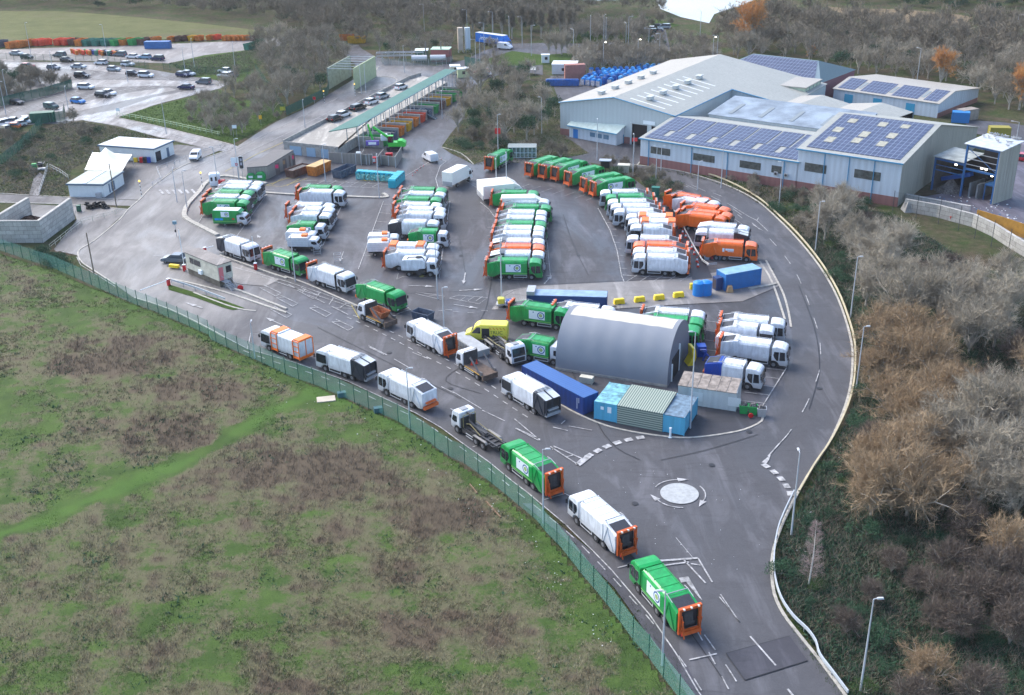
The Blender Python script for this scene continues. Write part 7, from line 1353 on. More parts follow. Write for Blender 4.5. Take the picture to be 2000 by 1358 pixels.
# compost yard: blue wrapped bales
q = random.Random(21); BB = [mat('bale_wrap_blue', S(45,145,220), .35, noise=.25), mat('bale_wrap_light', S(95,180,240), .35, noise=.25), mat('bale_wrap_deep', S(25,95,175), .4, noise=.3)]
bp = thing('wrapped_bale', 'b', 'bale'); MB().box((0,0,1.1),(1.3,1.5,2.2)).obj('wrap', BB[0], bp, bevel=.25, seg=2); MB().b2(-.66,.66,-.78,-.72,.2,1.7).obj('end_face', mat('bale_end', S(190,190,200), .7, noise=.6, nscale=3), bp)
bps = [bp]
for m in BB[1:]: o = thing('wrapped_bale', 'b', 'bale'); MB().box((0,0,1.1),(1.3,1.5,2.2)).obj('wrap', m, o, bevel=.25, seg=2); bps.append(o)
rows = [((1140,166),(1180,171)),((1144,162),(1205,168)),((1150,158),(1225,164)),((1160,155),(1245,160)),((1170,152),(1262,157)),((1185,149),(1275,153)),((1155,146),(1285,149)),((1200,144),(1295,145)),((1245,141),(1300,142)),((1252,138),(1300,139))]
for ri, (a_, b_) in enumerate(rows):
    P0, P1 = G(*a_), G(*b_); n = int((P1-P0).length/1.75); ang = math.atan2(P1.y-P0.y, P1.x-P0.x)
    for i in range(n): p = P0.lerp(P1, i/n); place(bps[0] if ri == 0 else q.choice(bps), p, ang+q.uniform(-.1,.1), 'blue plastic wrapped bale in the '+('front rows' if ri < 3 else 'middle rows' if ri < 6 else 'back rows')+' of the bale yard', 'blue wrapped bales', 1.0)
for i in range(12): p = G(1070+i*5.2, 168); place(bps[2], p, 0, 'dark blue bale in the single line left of the bale yard', 'dark bales in a line', .9)
container(mat('container_brown', S(165,110,100), .7, noise=.2), 6, 2.5, 4.4, G(1104,157), R(4), 'brown container stacked over a yellow skip beside the bales'); heap(G(1085,157), 3.5, 1.2, TRASH, 'heap of mixed scrap beside the brown container')
# bin shelter glazed and bus shelters
A_, B_ = G(993,309), G(1047,309); t = thing('bin_shelter', 'long glazed steel shelter beside the lone green lorry', 'shelter', A_, math.atan2(B_.y-A_.y, B_.x-A_.x)); L = (B_-A_).length; b = MB()
for i in range(8):
    for y in (0,1.8): b.tube((i*L/7,y,0),(i*L/7,y,2.5),.05)
for z in (.1,1.2,2.5): b.tube((0,0,z),(L,0,z),.05); b.tube((0,1.8,z),(L,1.8,z),.05)
b.obj('frame', SIGNW, t); MB().b2(0,L,.0,.04,.1,2.4).obj('glazing', veil('glazing_teal', (.08,.2,.2), .55), t); slab([(-.1,-.2,2.5),(L+.1,-.2,2.5),(L+.1,1.9,2.9),(-.1,1.9,2.9)],.06).obj('roof', veil('roof_glazing', (.4,.45,.45), .6), t)
for x, y, l, m in ((1182,333,'small open smoking shelter behind the green lorries',TIMBER),(1218,342,'small cream rounded shelter beside the kerb',CREAM)):
    t = thing('small_shelter', l, 'shelter', G(x, y), -.2, 'small shelters'); b = MB()
    for a_ in (-1,1):
        for c_ in (-.6,.6): b.tube((a_,c_,0),(a_,c_,2.2),.06)
    b.obj('post', m, t); MB().b2(-1.3,1.3,-.9,.9,2.2,2.35).obj('roof', mat('shelter_roof', S(165,175,190), .5) if m is TIMBER else CREAM, t); MB().b2(-1,1,.5,.56,.3,2.0).obj('back_panel', GLASS if m is TIMBER else CREAM, t)
p = G(1280,388); t = thing('electrical_cabinet', 'dark green electrical cabinet beside the shrubs', 'cabinet', p, -.3); MB().b2(-.7,.7,-.5,.5,0,2.3).obj('casing', mat('cabinet_green', S(20,110,95), .5), t); MB().b2(-.8,.8,-.6,.6,2.3,2.4).obj('lid', mat('cabinet_green', S(20,110,95), .5), t)
p = G(1385,505); t = thing('grey_tub', 'grey plastic tub beside the orange lorry', 'tub', p, 0); MB().b2(1.2,2.6,-.8,.3,0,1.1).obj('tub_body', mat('tub_grey', S(150,165,175), .5), t); MB().b2(-.9,-.1,-.7,.1,0,.9).obj('tub_body', mat('tub_grey', S(150,165,175), .5), t); MB().b2(.2,1.1,-.5,.1,0,.5).obj('red_lid', RED, t)
p = G(985,600); t = thing('water_bowser', 'yellow tank bowser trailer left of the dark blue fuel container', 'trailer', p, 0); MB().b2(-1.2,1.2,-.7,.7,.45,.7).obj('trailer_bed', STEEL, t); MB().b2(-1.0,.1,-.5,.5,.7,1.6).obj('tank', HIVIZ, t, bevel=.12); MB().b2(.3,1.1,-.5,.5,.7,1.2).obj('pump', NAVY, t)
for s_ in (-1,1): MB().disc((0,s_*.75,.3),.3,'y',.15,12).obj('wheel', RUBBER, t)
p = G(645,782); tag(MB().box((G(637,781).x,G(637,781).y,.1),(2.4,1.5,.12),rz=.2).obj('board', mat('board_pale', S(190,180,165), .8, noise=.15)), 'pale board lying in the grass near the fence', 'board')
b = MB(); P0, P1 = G(950,982), G(978,1013); b.tube((P0.x,P0.y,.15),(P1.x,P1.y,.15),.1,.1,6); tag(b.obj('log', mat('log_brown', (.2,.13,.08), .9)), 'thin brown log lying in the grass by the fence', 'log'); b = MB(); P0, P1 = G(918,948), G(932,966); b.tube((P0.x,P0.y,.15),(P1.x,P1.y,.15),.09,.09,6); tag(b.obj('log', mat('log_brown', (.2,.13,.08), .9)), 'shorter brown log lying up the slope', 'log')
for i, (x, y) in enumerate(((668,775),(739,805))): tag(MB().box((G(x,y).x,G(x,y).y,.35),(1.1,.7,.7),rz=.3).obj('utility_box', mat('box_teal', S(50,95,105), .6)), ('left','right')[i]+' small teal utility box behind the green fence', 'utility box', 'utility boxes')
for i, (x, y) in enumerate(((620,497),(660,512))):
    t = thing('roll_cage', ('left','right')[i]+' wire cage beside the small white trucks', 'cage', G(x,y), .2, 'wire cages'); b = MB()
    for a_ in (-.6,.6):
        for c_ in (-.5,.5): b.tube((a_,c_,0),(a_,c_,1.5),.035,.035,4)
    for z in (.3,.8,1.5): b.path([(-.6,-.5,z),(.6,-.5,z),(.6,.5,z),(-.6,.5,z),(-.6,-.5,z)],.03,4)
    b.obj('frame', STEEL, t)
p = G(1857,248); container(mat('container_mid_blue', S(20,120,190), .5), 4, 2.5, 2.6, G(1858,240), R(-20), 'blue container behind the solar unit'); t = container(mat('container_ochre', S(150,140,50), .6), 4.5, 2.5, 2.7, G(1932,272), R(-10), 'green and ochre container beyond the tall shed')
container(mat('container_weathered', S(150,140,130), .7, noise=.3), 5, 2.5, 2.7, G(1880,238), R(25), 'weathered grey shed by the small solar unit', name='weathered_shed'); car('red','hatch',1998,312,60,'red car at the right edge beyond the tall shed')
tag(MB().box((G(1778,412).x,G(1778,412).y,1.0),(3,2.5,2),top=(.6,.6)).obj('rubble_pile', CONC), 'pale rubble pile at the corner of the tall hall', 'rubble')

A_, B_ = G(896,664), G(950,700); a = math.atan2(B_.y-A_.y, B_.x-A_.x); skip(mat('skip_pale_grey', S(185,188,190), .6, noise=.2), (B_-A_).length-.6, 2.0, 1.0, (A_+B_)/2+Vector((-.2,.2,0)), a, 'pale grey open container between the skip lorry and the hook lift lorry', grp=None, lid=mat('lid_pale_grey', S(170,174,178), .7, noise=.2))
for i, (x, y, c, l) in enumerate(((822,627,SK_B,'dark slate low skip behind the queueing white lorry'),)): skip(c, 3.2, 1.8, 1.3, G(x, y)+Vector((.3,.6,0)), -.6, l, grp=None)
# ================================================================ VEGETATION
def twigmat(name, cols, sat=1.0):
    m = bpy.data.materials.new(name); m.use_nodes = True; nt = m.node_tree; b = nt.nodes['Principled BSDF']; MATS[name] = m
    g = nt.nodes.new('ShaderNodeNewGeometry'); oi = nt.nodes.new('ShaderNodeObjectInfo')
    n = nz(nt, g.outputs['Position'], .09, 4, .6); 
    a = nt.nodes.new('ShaderNodeMath'); a.operation = 'ADD'; nt.links.new(oi.outputs['Random'], a.inputs[0]); nt.links.new(g.outputs['Random Per Island'], a.inputs[1])
    a2 = nt.nodes.new('ShaderNodeMath'); a2.operation = 'MULTIPLY_ADD'; nt.links.new(a.outputs[0], a2.inputs[0]); a2.inputs[1].default_value = .28; 
    m2 = nt.nodes.new('ShaderNodeMath'); m2.operation = 'MULTIPLY'; nt.links.new(n, m2.inputs[0]); m2.inputs[1].default_value = .44; nt.links.new(m2.outputs[0], a2.inputs[2])
    c = ramp(nt, a2.outputs[0], [(i/(len(cols)-1)*.8+.1, q) for i, q in enumerate(cols)])
    nt.links.new(c, b.inputs['Base Color']); b.inputs['Roughness'].default_value = .85; b.inputs['Specular IOR Level'].default_value = .2
    return m
TW_GREY = twigmat('twig_grey', [(.19,.165,.13), (.31,.275,.215), (.41,.365,.29), (.56,.51,.42)])
TW_WOOD = twigmat('twig_wood', [(.13,.11,.085), (.22,.19,.145), (.3,.265,.205), (.42,.375,.3)])
TW_ORNG = twigmat('twig_orange', [(.2,.14,.085), (.3,.215,.13), (.37,.275,.175), (.48,.38,.26)])
TW_PINK = twigmat('twig_pink', [(.2,.14,.13), (.28,.2,.19), (.34,.26,.24), (.4,.32,.3)])
TW_BRIGHT = twigmat('twig_bright_orange', [(.35,.16,.05), (.5,.24,.08), (.6,.3,.11), (.62,.34,.14)])
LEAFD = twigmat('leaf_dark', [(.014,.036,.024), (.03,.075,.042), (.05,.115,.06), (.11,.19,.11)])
LEAFG = twigmat('leaf_green', [(.02,.05,.012), (.04,.085,.02), (.06,.11,.03), (.1,.15,.05)])
BARK = mat('bark', (.42,.38,.32), .9, noise=.3, nscale=2); BARKW = mat('bark_birch', (.6,.58,.54), .8, noise=.3, nscale=4)
def rv(q): 
    z = q.uniform(-1,1); a = q.uniform(0, 2*math.pi); s = math.sqrt(1-z*z); return Vector((s*math.cos(a), s*math.sin(a), z))
def gen_crown(seed, H, Rr, n1=7, n2=5, n3=6, nt_=10, tw=.03, tl=.8, spread=.9, base=.18, droop=0.0, col=None):
    """a bare crown: limbs, branches, twigs. returns limb tubes (MB) and twig triangles"""
    q = random.Random(seed); tr = MB(); V = []; 
    def twig(p, d, l, w_):
        s = d.cross(rv(q)).normalized()*w_; e = p+d*l; V.extend((p-s, p+s, e))
    fork = Vector((0,0,H*base)); tr.tube((0,0,0), fork, H*.026, H*.02, 6)
    cz = H*.58
    for i in range(n1):
        az = 2*math.pi*(i+q.random()*.7)/n1; el = q.uniform(.45, 1.45) if i else 1.4
        d = Vector((math.cos(az)*math.cos(el)*spread, math.sin(az)*math.cos(el)*spread, math.sin(el))).normalized()
        L = 1.0
        rr_ = q.uniform(.42,.85); tgt = Vector((d.x*Rr*rr_, d.y*Rr*rr_, cz+(d.z-.5)*H*.35*q.uniform(.6,1.3))); mid = fork.lerp(tgt, .5)+rv(q)*H*.04
        tr.tube(fork, mid, H*.018, H*.013, 5); tr.tube(mid, tgt, H*.013, H*.008, 4)
        for j in range(n2):
            t = q.uniform(.35, 1); s0 = fork.lerp(tgt, t) if t < .5 else mid.lerp(tgt, (t-.5)*2); o = (rv(q)*.9+d*.7+Vector((0,0,.35-droop))).normalized(); l2 = Rr*q.uniform(.35,.6); e2 = s0+o*l2
            m2 = s0.lerp(e2,.5)+rv(q)*l2*.1; tr.tube(s0, m2, H*.008, H*.006, 3); tr.tube(m2, e2, H*.006, H*.0035, 3)
            for k in range(n3):
                s3 = s0.lerp(e2, q.uniform(.2,1)); o3 = (rv(q)+o*.8+Vector((0,0,.3-droop*1.5))).normalized(); l3 = Rr*q.uniform(.18,.36); e3 = s3+o3*l3; twig(s3, o3, l3, tw*1.5)
                for m_ in range(nt_):
                    s4 = s3.lerp(e3, q.uniform(.1,1)); o4 = (rv(q)*.9+o3*.9+Vector((0,0,.25-droop*2))).normalized(); twig(s4, o4, tl*q.uniform(.5,1.2), tw)
    return tr, np.array([tuple(v) for v in V], dtype=np.float32)
def tree_proto(name, crown, bark, twigm):
    tr, V = crown; t = thing(name, name, 'tree'); tr.obj('trunk', bark, t); fast('crown', V, np.arange(len(V)).reshape(-1,3), twigm, t); return t
def leaf_proto(name, seed, H, Rr, n, ls, m, trunk=True, flat=.9, clumps=26):
    q = random.Random(seed); V = []; cs = []
    for i in range(clumps):
        d = rv(q); d.z = abs(d.z)*1.1-.15; r = q.uniform(.35,.85); cs.append((Vector((d.x*Rr*r, d.y*Rr*r, H*.48+d.z*H*.42*r)), Rr*q.uniform(.22,.42)))
    for i in range(n):
        c, r = cs[q.randrange(clumps)]; d = rv(q); p = c+Vector((d.x*r, d.y*r, d.z*r*flat))*q.uniform(.5,1.08)
        if p.z < .05: p.z = .05+q.random()*.3
        a = rv(q); u = a.cross(rv(q)).normalized()*ls*q.uniform(.6,1.3); w_ = u.cross(a).normalized()*ls*.6; V.extend((p-u*.5, p+w_*.5, p+u*.5))
    t = thing(name, name, 'tree'); V = np.array([tuple(v) for v in V], dtype=np.float32); fast('crown', V, np.arange(len(V)).reshape(-1,3), m, t)
    b = MB().tube((0,0,0),(0,0,H*.5),H*.03,H*.015,6)
    for i in range(5): a = i*1.26; b.tube((0,0,H*.25),(math.cos(a)*Rr*.5,math.sin(a)*Rr*.5,H*.55),H*.012,H*.006,4)
    b.obj('trunk' if trunk else 'stem', BARK, t); return t
def tplace(pr, px, py, s, lab, grp, a=None, sz=None):
    p = G(px, py); o = place(pr, p, rnd.random()*6.28 if a is None else a, lab, grp, (s, s, s*(sz or 1))); return o
# near thicket on the right
near = [tree_proto('bare_tree', gen_crown(11+i, 7.5, 4.4, 10, 7, 7, 12, .018, 1.0), BARK, TW_GREY) for i in range(3)]
nearo = [tree_proto('willow_tree', gen_crown(31+i, 6.5, 4.4, 11, 7, 7, 13, .018, 1.05, 1.1, .1, .05), BARK, TW_ORNG) for i in range(2)]
TW_DARK = twigmat('twig_dark', [(.07,.055,.045), (.12,.095,.08), (.16,.13,.105), (.24,.2,.165)]); nearp = tree_proto('hawthorn_tree', gen_crown(41, 4.6, 3.4, 10, 7, 7, 12, .017, .8, 1.2, .08), BARK, TW_DARK)
TREES = [(1610,470,1.05,0),(1660,500,1.0,0),(1600,425,.8,0),(1690,455,.8,2),(1720,560,1.1,0),(1790,560,.9,2),(1850,540,.8,2),(1760,640,1.15,0),(1830,640,1.15,0),(1690,600,.9,0),(1900,620,1.0,0),(1960,640,1.1,0),(1890,700,1.05,0),(1955,560,.8,0),(2030,620,1.1,0),(1990,720,1.1,2),
  (1745,740,1.1,1),(1810,755,1.15,1),(1870,790,.9,1),(1930,790,1.0,2),(1730,800,.8,1),(1700,880,.75,2),(1800,860,1.0,1),(1890,890,1.3,0),(1965,900,1.35,0),(1730,950,1.05,1),(1770,1010,1.2,1),(1700,1010,1.0,1),(1840,1000,1.0,1),(1900,1000,1.0,0),(1980,1020,1.0,0),(1790,930,1.1,1),(1850,930,1.0,0),
  (1960,1110,.8,1),(1850,1130,.85,2),(1905,1190,.8,2),(1790,1160,.6,2),(1820,1230,.6,2),(1650,1240,.55,2),(1960,1200,.8,2),(1800,1340,.6,3),(2020,1010,1.2,0),(2060,900,1.2,0),(2050,1150,1,2),(2040,760,1,1),(2100,640,1,0),(2100,1000,1,0),(1640,450,.95,0),(1680,540,1.0,0),(1640,420,.8,0),(1750,520,1.0,0),(1700,500,.9,0),(1820,600,1.05,0),(1780,700,1.1,1),(1860,670,1.0,0),(1940,680,1.0,0),(1720,680,.95,1),(1880,590,.9,0),(1700,750,.8,1),(1830,820,1.05,1),(1770,850,1.0,1),(1930,850,1.1,0),(1840,920,1.1,0),(1930,960,1.15,0),(1740,1000,.9,1),(1690,950,.85,1),(1880,1060,.9,2),(1930,1150,.9,2),(1840,1190,.8,2),(1970,1260,.9,2),(1870,1250,.8,2),(1740,1120,.6,2),(1700,1180,.5,2),(1990,1150,.9,2),(2000,860,1.1,0),(1760,590,1.0,0),(1570,400,.5,2),(1640,395,.6,2),(1745,500,.8,0),(1780,1390,.7,2),(1900,1380,.8,2)]
nm = {0: 'bare grey tree', 1: 'bare orange brown willow', 2: 'bare brown hawthorn', 3: 'pale yellow brown bush'}
zf = lambda y: 'upper' if y < 620 else 'middle' if y < 850 else 'lower middle' if y < 1080 else 'lowest'
for i, (x, y, s, k) in enumerate(TREES):
    rk = sorted(t_[0]+t_[1]*1e-4 for t_ in TREES if t_[3] == k and zf(t_[1]) == zf(y)).index(x+y*1e-4)
    pr = near[i%3] if k == 0 else nearo[i%2] if k in (1, 3) else nearp
    zone = 'upper' if y < 620 else 'middle' if y < 850 else 'lower middle' if y < 1080 else 'lowest'
    tplace(pr, x, y, s, f'{nm[k]}, {NTH[rk]} from the left in the {zone} part of the thicket', 'trees in the right hand thicket')
# dead pale tree and birch
tplace(tree_proto('dead_tree', gen_crown(77, 7, 4.2, 8, 5, 5, 4, .02, .7, 1.2, .3), mat('bark_pale', (.5,.47,.42), .9), TW_GREY), 1912, 985, 1.05, 'tree with pale twisted limbs at the edge of the right hand thicket', None)
def birch_crown(seed=5, H=7.5):
    q = random.Random(seed); b = MB().tube((0,0,0),(.15,0,H*.5),.09,.06,6).tube((.15,0,H*.5),(.05,0,H),.06,.015,5); V = []
    for i in range(150):
        z = H*q.uniform(.12,.97); r = 1.35*(1-z/H)**.6+.15; a = q.random()*6.28; d = Vector((math.cos(a), math.sin(a), .7)).normalized(); p = Vector((.1,0,z)); e = p+d*r; s = d.cross(rv(q)).normalized()*.012; V.extend((p-s,p+s,e))
        for k in range(16): s4 = p.lerp(e, q.uniform(.25,1)); o = (d+rv(q)*.9).normalized(); l = q.uniform(.2,.5); s = o.cross(rv(q)).normalized()*.01; V.extend((s4-s,s4+s,s4+o*l))
    return b, np.array([tuple(v) for v in V], dtype=np.float32)
bi = tree_proto('birch_tree', birch_crown(), BARKW, TW_PINK); tplace(bi, 1579, 1145, 1.0, 'slender birch with white trunk and pink twigs beside the lower bend', None, 0)
# undergrowth shrubs of the thicket
sh = [leaf_proto('bramble_shrub', 50+i, 2.0, 2.3, 1800, .24, LEAFD, False, .8, 16) for i in range(2)]; shg = leaf_proto('green_shrub', 55, 2.0, 1.7, 1300, .15, LEAFG, False, .8, 14)
RZ = [(1535,1050),(1570,990),(1600,930),(1640,860),(1668,800),(1682,720),(1675,640),(1650,580),(1615,520),(1575,470),(1610,400),(1740,420),(1900,520),(2010,560),(2150,700),(2200,1000),(2200,1400),(1690,1400),(1640,1320),(1590,1240),(1545,1190),(1525,1130)]
def scatter(poly, n, q, mind=0):
    xs = [p[0] for p in poly]; ys = [p[1] for p in poly]; W_ = [G(*p) for p in poly]; P = [(p.x, p.y) for p in W_]; x0, x1, y0, y1 = min(p[0] for p in P), max(p[0] for p in P), min(p[1] for p in P), max(p[1] for p in P)
    out = []; tries = 0
    while len(out) < n and tries < n*200:
        tries += 1; x, y = q.uniform(x0, x1), q.uniform(y0, y1)
        if inpoly(x, y, P) and (not mind or all((x-a)**2+(y-b_)**2 > mind*mind for a, b_ in out)): out.append((x, y))
    return out
q = random.Random(3)
for i, (x, y) in enumerate(scatter(RZ, 130, q, 2.2)):
    k = q.random(); o = place(shg if k > .88 else sh[i%2], (x, y, -.1), q.random()*6, ('light green' if k > .88 else 'dark green')+' bramble shrub under the bare trees of the right hand thicket', 'shrubs in the right hand thicket', q.uniform(.45,.95))
    o['category'] = 'shrub'
# ground cover: leaf and blade clumps as numpy meshes
def cover(name, polys, dens, h, w_, m, seed, lean=.5, k=5, excl=None, kindlab=None, near_boost=True, z=.0, filt=None):
    rg = np.random.default_rng(seed); out = []
    for poly in polys:
        W_ = np.array([tuple(G(*p)[:2]) for p in poly]); x0, y0 = W_.min(0); x1, y1 = W_.max(0); n = int((x1-x0)*(y1-y0)*dens); pts = rg.uniform((x0,y0),(x1,y1),(n,2))
        ins = np.zeros(n, bool); j = len(W_)-1
        for i in range(len(W_)):
            c = ((W_[i,1] > pts[:,1]) != (W_[j,1] > pts[:,1])) & (pts[:,0] < (W_[j,0]-W_[i,0])*(pts[:,1]-W_[i,1])/(W_[j,1]-W_[i,1]+1e-9)+W_[i,0]); ins ^= c; j = i
        out.append(pts[ins])
    P = np.concatenate(out)
    if filt is not None: P = P[filt(P, rg)]
    n = len(P); hh = h*(.5+rg.random(n)); base = np.repeat(P, k, 0)+rg.normal(0, .13, (n*k, 2)); N = n*k; a = rg.uniform(0, 2*np.pi, N); ln = lean*rg.random(N); H = np.repeat(hh, k)*rg.uniform(.5,1.1,N)
    wd = w_*rg.uniform(.6,1.4,N); b2 = rg.uniform(0, 2*np.pi, N)
    V = np.zeros((N,3,3), np.float32); V[:,0,0] = base[:,0]-np.cos(b2)*wd; V[:,0,1] = base[:,1]-np.sin(b2)*wd; V[:,1,0] = base[:,0]+np.cos(b2)*wd; V[:,1,1] = base[:,1]+np.sin(b2)*wd; V[:,2,0] = base[:,0]+np.cos(a)*ln*H; V[:,2,1] = base[:,1]+np.sin(a)*ln*H; V[:,2,2] = H; V[:,:,2] += z
    o = fast(name, V.reshape(-1,3), np.arange(N*3).reshape(-1,3), m); return tag(o, kind='stuff')
# noise on the plane shared by the field functions
_rg = np.random.default_rng(5); _K = _rg.normal(0, 1, (60,2)); _PH = _rg.uniform(0, 6.28, 60)
def pn(P, scale, i0=0, n=14):
    s = 0
    for i in range(i0, i0+n): s = s+np.sin((P[:,0]*_K[i,0]+P[:,1]*_K[i,1])/scale+_PH[i])
    return s/math.sqrt(n/2)
def dseg(P, A, B):
    A = np.array(A); B = np.array(B); d = B-A; t = np.clip(((P-A)@d)/(d@d), 0, 1); return np.hypot(*(P-(A+t[:,None]*d)).T)
PATHP = [tuple(G(*p)[:2]) for p in [(-80,1065),(0,1045),(120,1005),(250,950),(360,905),(450,855),(540,800),(600,775),(680,772)]]
FEN = [tuple(G(*p)[:2]) for p in FB_]
def dpath(P): return np.min([dseg(P, a, b_) for a, b_ in zip(PATHP, PATHP[1:])], 0)
def dfen(P): return np.min([dseg(P, a, b_) for a, b_ in zip(FEN, FEN[1:])], 0)
BLOBS = [(820,1225,8.5,3.6),(790,1110,4.0,2.5),(620,940,14,5),(420,920,7,3),(330,850,12,5),(250,680,16,6),(560,1340,3.5,1.8),(450,870,9,2),(900,1010,6,4),(110,1010,5,2),(640,900,9,4),(830,1000,5,3),(400,760,10,5),(180,720,12,4),(1080,1300,0,0)]
BLOBW = [(*G(x,y)[:2], a, b_) for x, y, a, b_ in BLOBS if a]
def weed(P): # how much dead brown weed stands at a point of the field
    w1 = pn(P, 8)*.3+pn(P, 1.6, 20)*.4+pn(P, .6, 40)*.5-.02
    for x, y, a, b_ in BLOBW: d = np.hypot((P[:,0]-x)/a, (P[:,1]-y)/b_); w1 = w1+1.9*np.exp(-(d**2)*1.1)
    w1 = w1-4.6*np.exp(-(dpath(P)/(1.55+.35*pn(P, 1.5, 12)))**2)-2.0*np.exp(-(dfen(P)/2.2)**2); return w1
FIELD = [(-120,486),(0,490),(107,526),(230,580),(300,608),(408,655),(412,664),(523,714),(672,777),(777,823),(883,895),(976,957),(1069,1043),(1165,1156),(1266,1284),(1360,1410),(1300,1470),(-150,1500),(-150,900)]
# ground sheet of the field with the weed amount as an attribute
Wf = np.array([tuple(G(*p)[:2]) for p in FIELD]); x0, y0 = Wf.min(0); x1, y1 = Wf.max(0); st_ = .5; gx = np.arange(x0-2, x1+2, st_); gy = np.arange(y0-2, y1+2, st_); X, Y = np.meshgrid(gx, gy); P = np.stack([X.ravel(), Y.ravel()], 1)
ins = np.zeros(len(P), bool); j = len(Wf)-1
for i in range(len(Wf)):
    ins ^= ((Wf[i,1] > P[:,1]) != (Wf[j,1] > P[:,1])) & (P[:,0] < (Wf[j,0]-Wf[i,0])*(P[:,1]-Wf[i,1])/(Wf[j,1]-Wf[i,1]+1e-9)+Wf[i,0]); j = i
wv = weed(P); Zf = .03+.06*np.clip(pn(P, 2.0, 10)+1, 0, 3)*np.clip(dfen(P)-1.5,0,3)/3
nx = len(gx); idx = np.arange(len(P)).reshape(len(gy), nx); cell = ins.reshape(len(gy), nx); ok = cell[:-1,:-1]&cell[1:,:-1]&cell[:-1,1:]&cell[1:,1:]
F = np.stack([idx[:-1,:-1][ok], idx[:-1,1:][ok], idx[1:,1:][ok], idx[1:,:-1][ok]], 1)
def weedmat(name, gs, bs, dk):
    m, nt, b, pos = new_mat(name); at = nt.nodes.new('ShaderNodeAttribute'); at.attribute_name = 'weed'; f2 = nz(nt, pos, .8, 5, .7); f3 = nz(nt, pos, 7, 4, .7); g = nt.nodes.new('ShaderNodeNewGeometry')
    s = nt.nodes.new('ShaderNodeMath'); s.operation = 'MULTIPLY_ADD'; nt.links.new(g.outputs['Random Per Island'], s.inputs[0]); s.inputs[1].default_value = .6; nt.links.new(f2, s.inputs[2])
    sm = mrng(nt, s.outputs[0], .4, 1.0); gr = ramp(nt, sm, [(.1, gs[0]), (.5, gs[1]), (.95, gs[2])]); br = ramp(nt, sm, [(.1, bs[0]), (.5, bs[1]), (.95, bs[2])]); dd = ramp(nt, sm, [(.1, dk[0]), (.9, dk[1])])
    f4 = nz(nt, pos, 2.2, 6, .75); wa = nt.nodes.new('ShaderNodeMath'); wa.operation = 'MULTIPLY_ADD'; nt.links.new(f4, wa.inputs[0]); wa.inputs[1].default_value = 5.0; nt.links.new(at.outputs['Fac'], wa.inputs[2])
    f6 = nz(nt, pos, .25, 4, .6); gr = mixc(nt, mrng(nt, f6, .4, .6, 0, .55), gr, tuple(x*.6 for x in gs[1])); gr = mixc(nt, mrng(nt, f3, .4, .65, 0, .6), gr, gs[0])
    c = mixc(nt, mrng(nt, wa.outputs[0], 1.9, 3.1), gr, br); c = mixc(nt, mrng(nt, at.outputs['Fac'], .9, 1.9, 0, .85), c, dd); c = mixc(nt, mrng(nt, at.outputs['Fac'], -1.8, -3.4, 0, .5), c, mixc(nt, mrng(nt, f3, .35, .65), (.04,.1,.02), (.1,.2,.035)))
    nt.links.new(c, b.inputs['Base Color']); b.inputs['Roughness'].default_value = .9; b.inputs['Specular IOR Level'].default_value = .15; return m
WG = weedmat('field_soil_grass', [(.022,.05,.014), (.045,.09,.022), (.08,.13,.03)], [(.04,.042,.02), (.075,.07,.038), (.12,.115,.065)], [(.05,.036,.026), (.1,.075,.055)])
WB = weedmat('field_blades', [(.02,.06,.015), (.05,.12,.028), (.14,.23,.05)], [(.07,.06,.035), (.2,.17,.1), (.46,.41,.27)], [(.1,.07,.055), (.22,.165,.125)])
fo = fast('field', np.stack([P[:,0], P[:,1], Zf], 1), F, WG); fo['kind'] = 'structure'; at = fo.data.attributes.new('weed', 'FLOAT', 'POINT'); at.data.foreach_set('value', wv.astype(np.float32))
def field_blades(name, dens, hfun, w_, seed, k, sel, lean):
    rg = np.random.default_rng(seed); n = int((x1-x0)*(y1-y0)*dens); pts = rg.uniform((x0,y0),(x1,y1),(n,2)); ins = np.zeros(n, bool); j = len(Wf)-1
    for i in range(len(Wf)): ins ^= ((Wf[i,1] > pts[:,1]) != (Wf[j,1] > pts[:,1])) & (pts[:,0] < (Wf[j,0]-Wf[i,0])*(pts[:,1]-Wf[i,1])/(Wf[j,1]-Wf[i,1]+1e-9)+Wf[i,0]); j = i
    pts = pts[ins]; dist = pts[:,1]; pts = pts[rg.random(len(pts)) < np.clip((150-dist)/75, .35, 1)]
    w0 = weed(pts)+rg.normal(0,.5,len(pts)); keep = sel(w0, rg); pts = pts[keep]; w0 = w0[keep]; n = len(pts); N = n*k
    base = np.repeat(pts, k, 0)+rg.normal(0,.16,(N,2)); ww = np.repeat(w0, k); H = np.repeat(hfun(w0), k)*rg.uniform(.5,1.3,N); wind = np.repeat(pn(pts, 9, 30)*.8, k); a = wind+rg.normal(0,.9,N)+.5; ln = lean*rg.uniform(.2,1,N); b2 = rg.uniform(0,6.28,N); wd = w_*rg.uniform(.6,1.5,N)*np.repeat(np.clip(pts[:,1]/100,.9,2.0),k)
    V = np.zeros((N,3,3), np.float32); V[:,0,0] = base[:,0]-np.cos(b2)*wd; V[:,0,1] = base[:,1]-np.sin(b2)*wd; V[:,1,0] = base[:,0]+np.cos(b2)*wd; V[:,1,1] = base[:,1]+np.sin(b2)*wd; V[:,2,0] = base[:,0]+np.cos(a)*ln*H; V[:,2,1] = base[:,1]+np.sin(a)*ln*H; V[:,2,2] = H
    o = fast(name, V.reshape(-1,3), np.arange(N*3).reshape(-1,3), WB); o['kind'] = 'stuff'; at = o.data.attributes.new('weed', 'FLOAT', 'POINT'); at.data.foreach_set('value', np.repeat(ww, 3).astype(np.float32)); return o
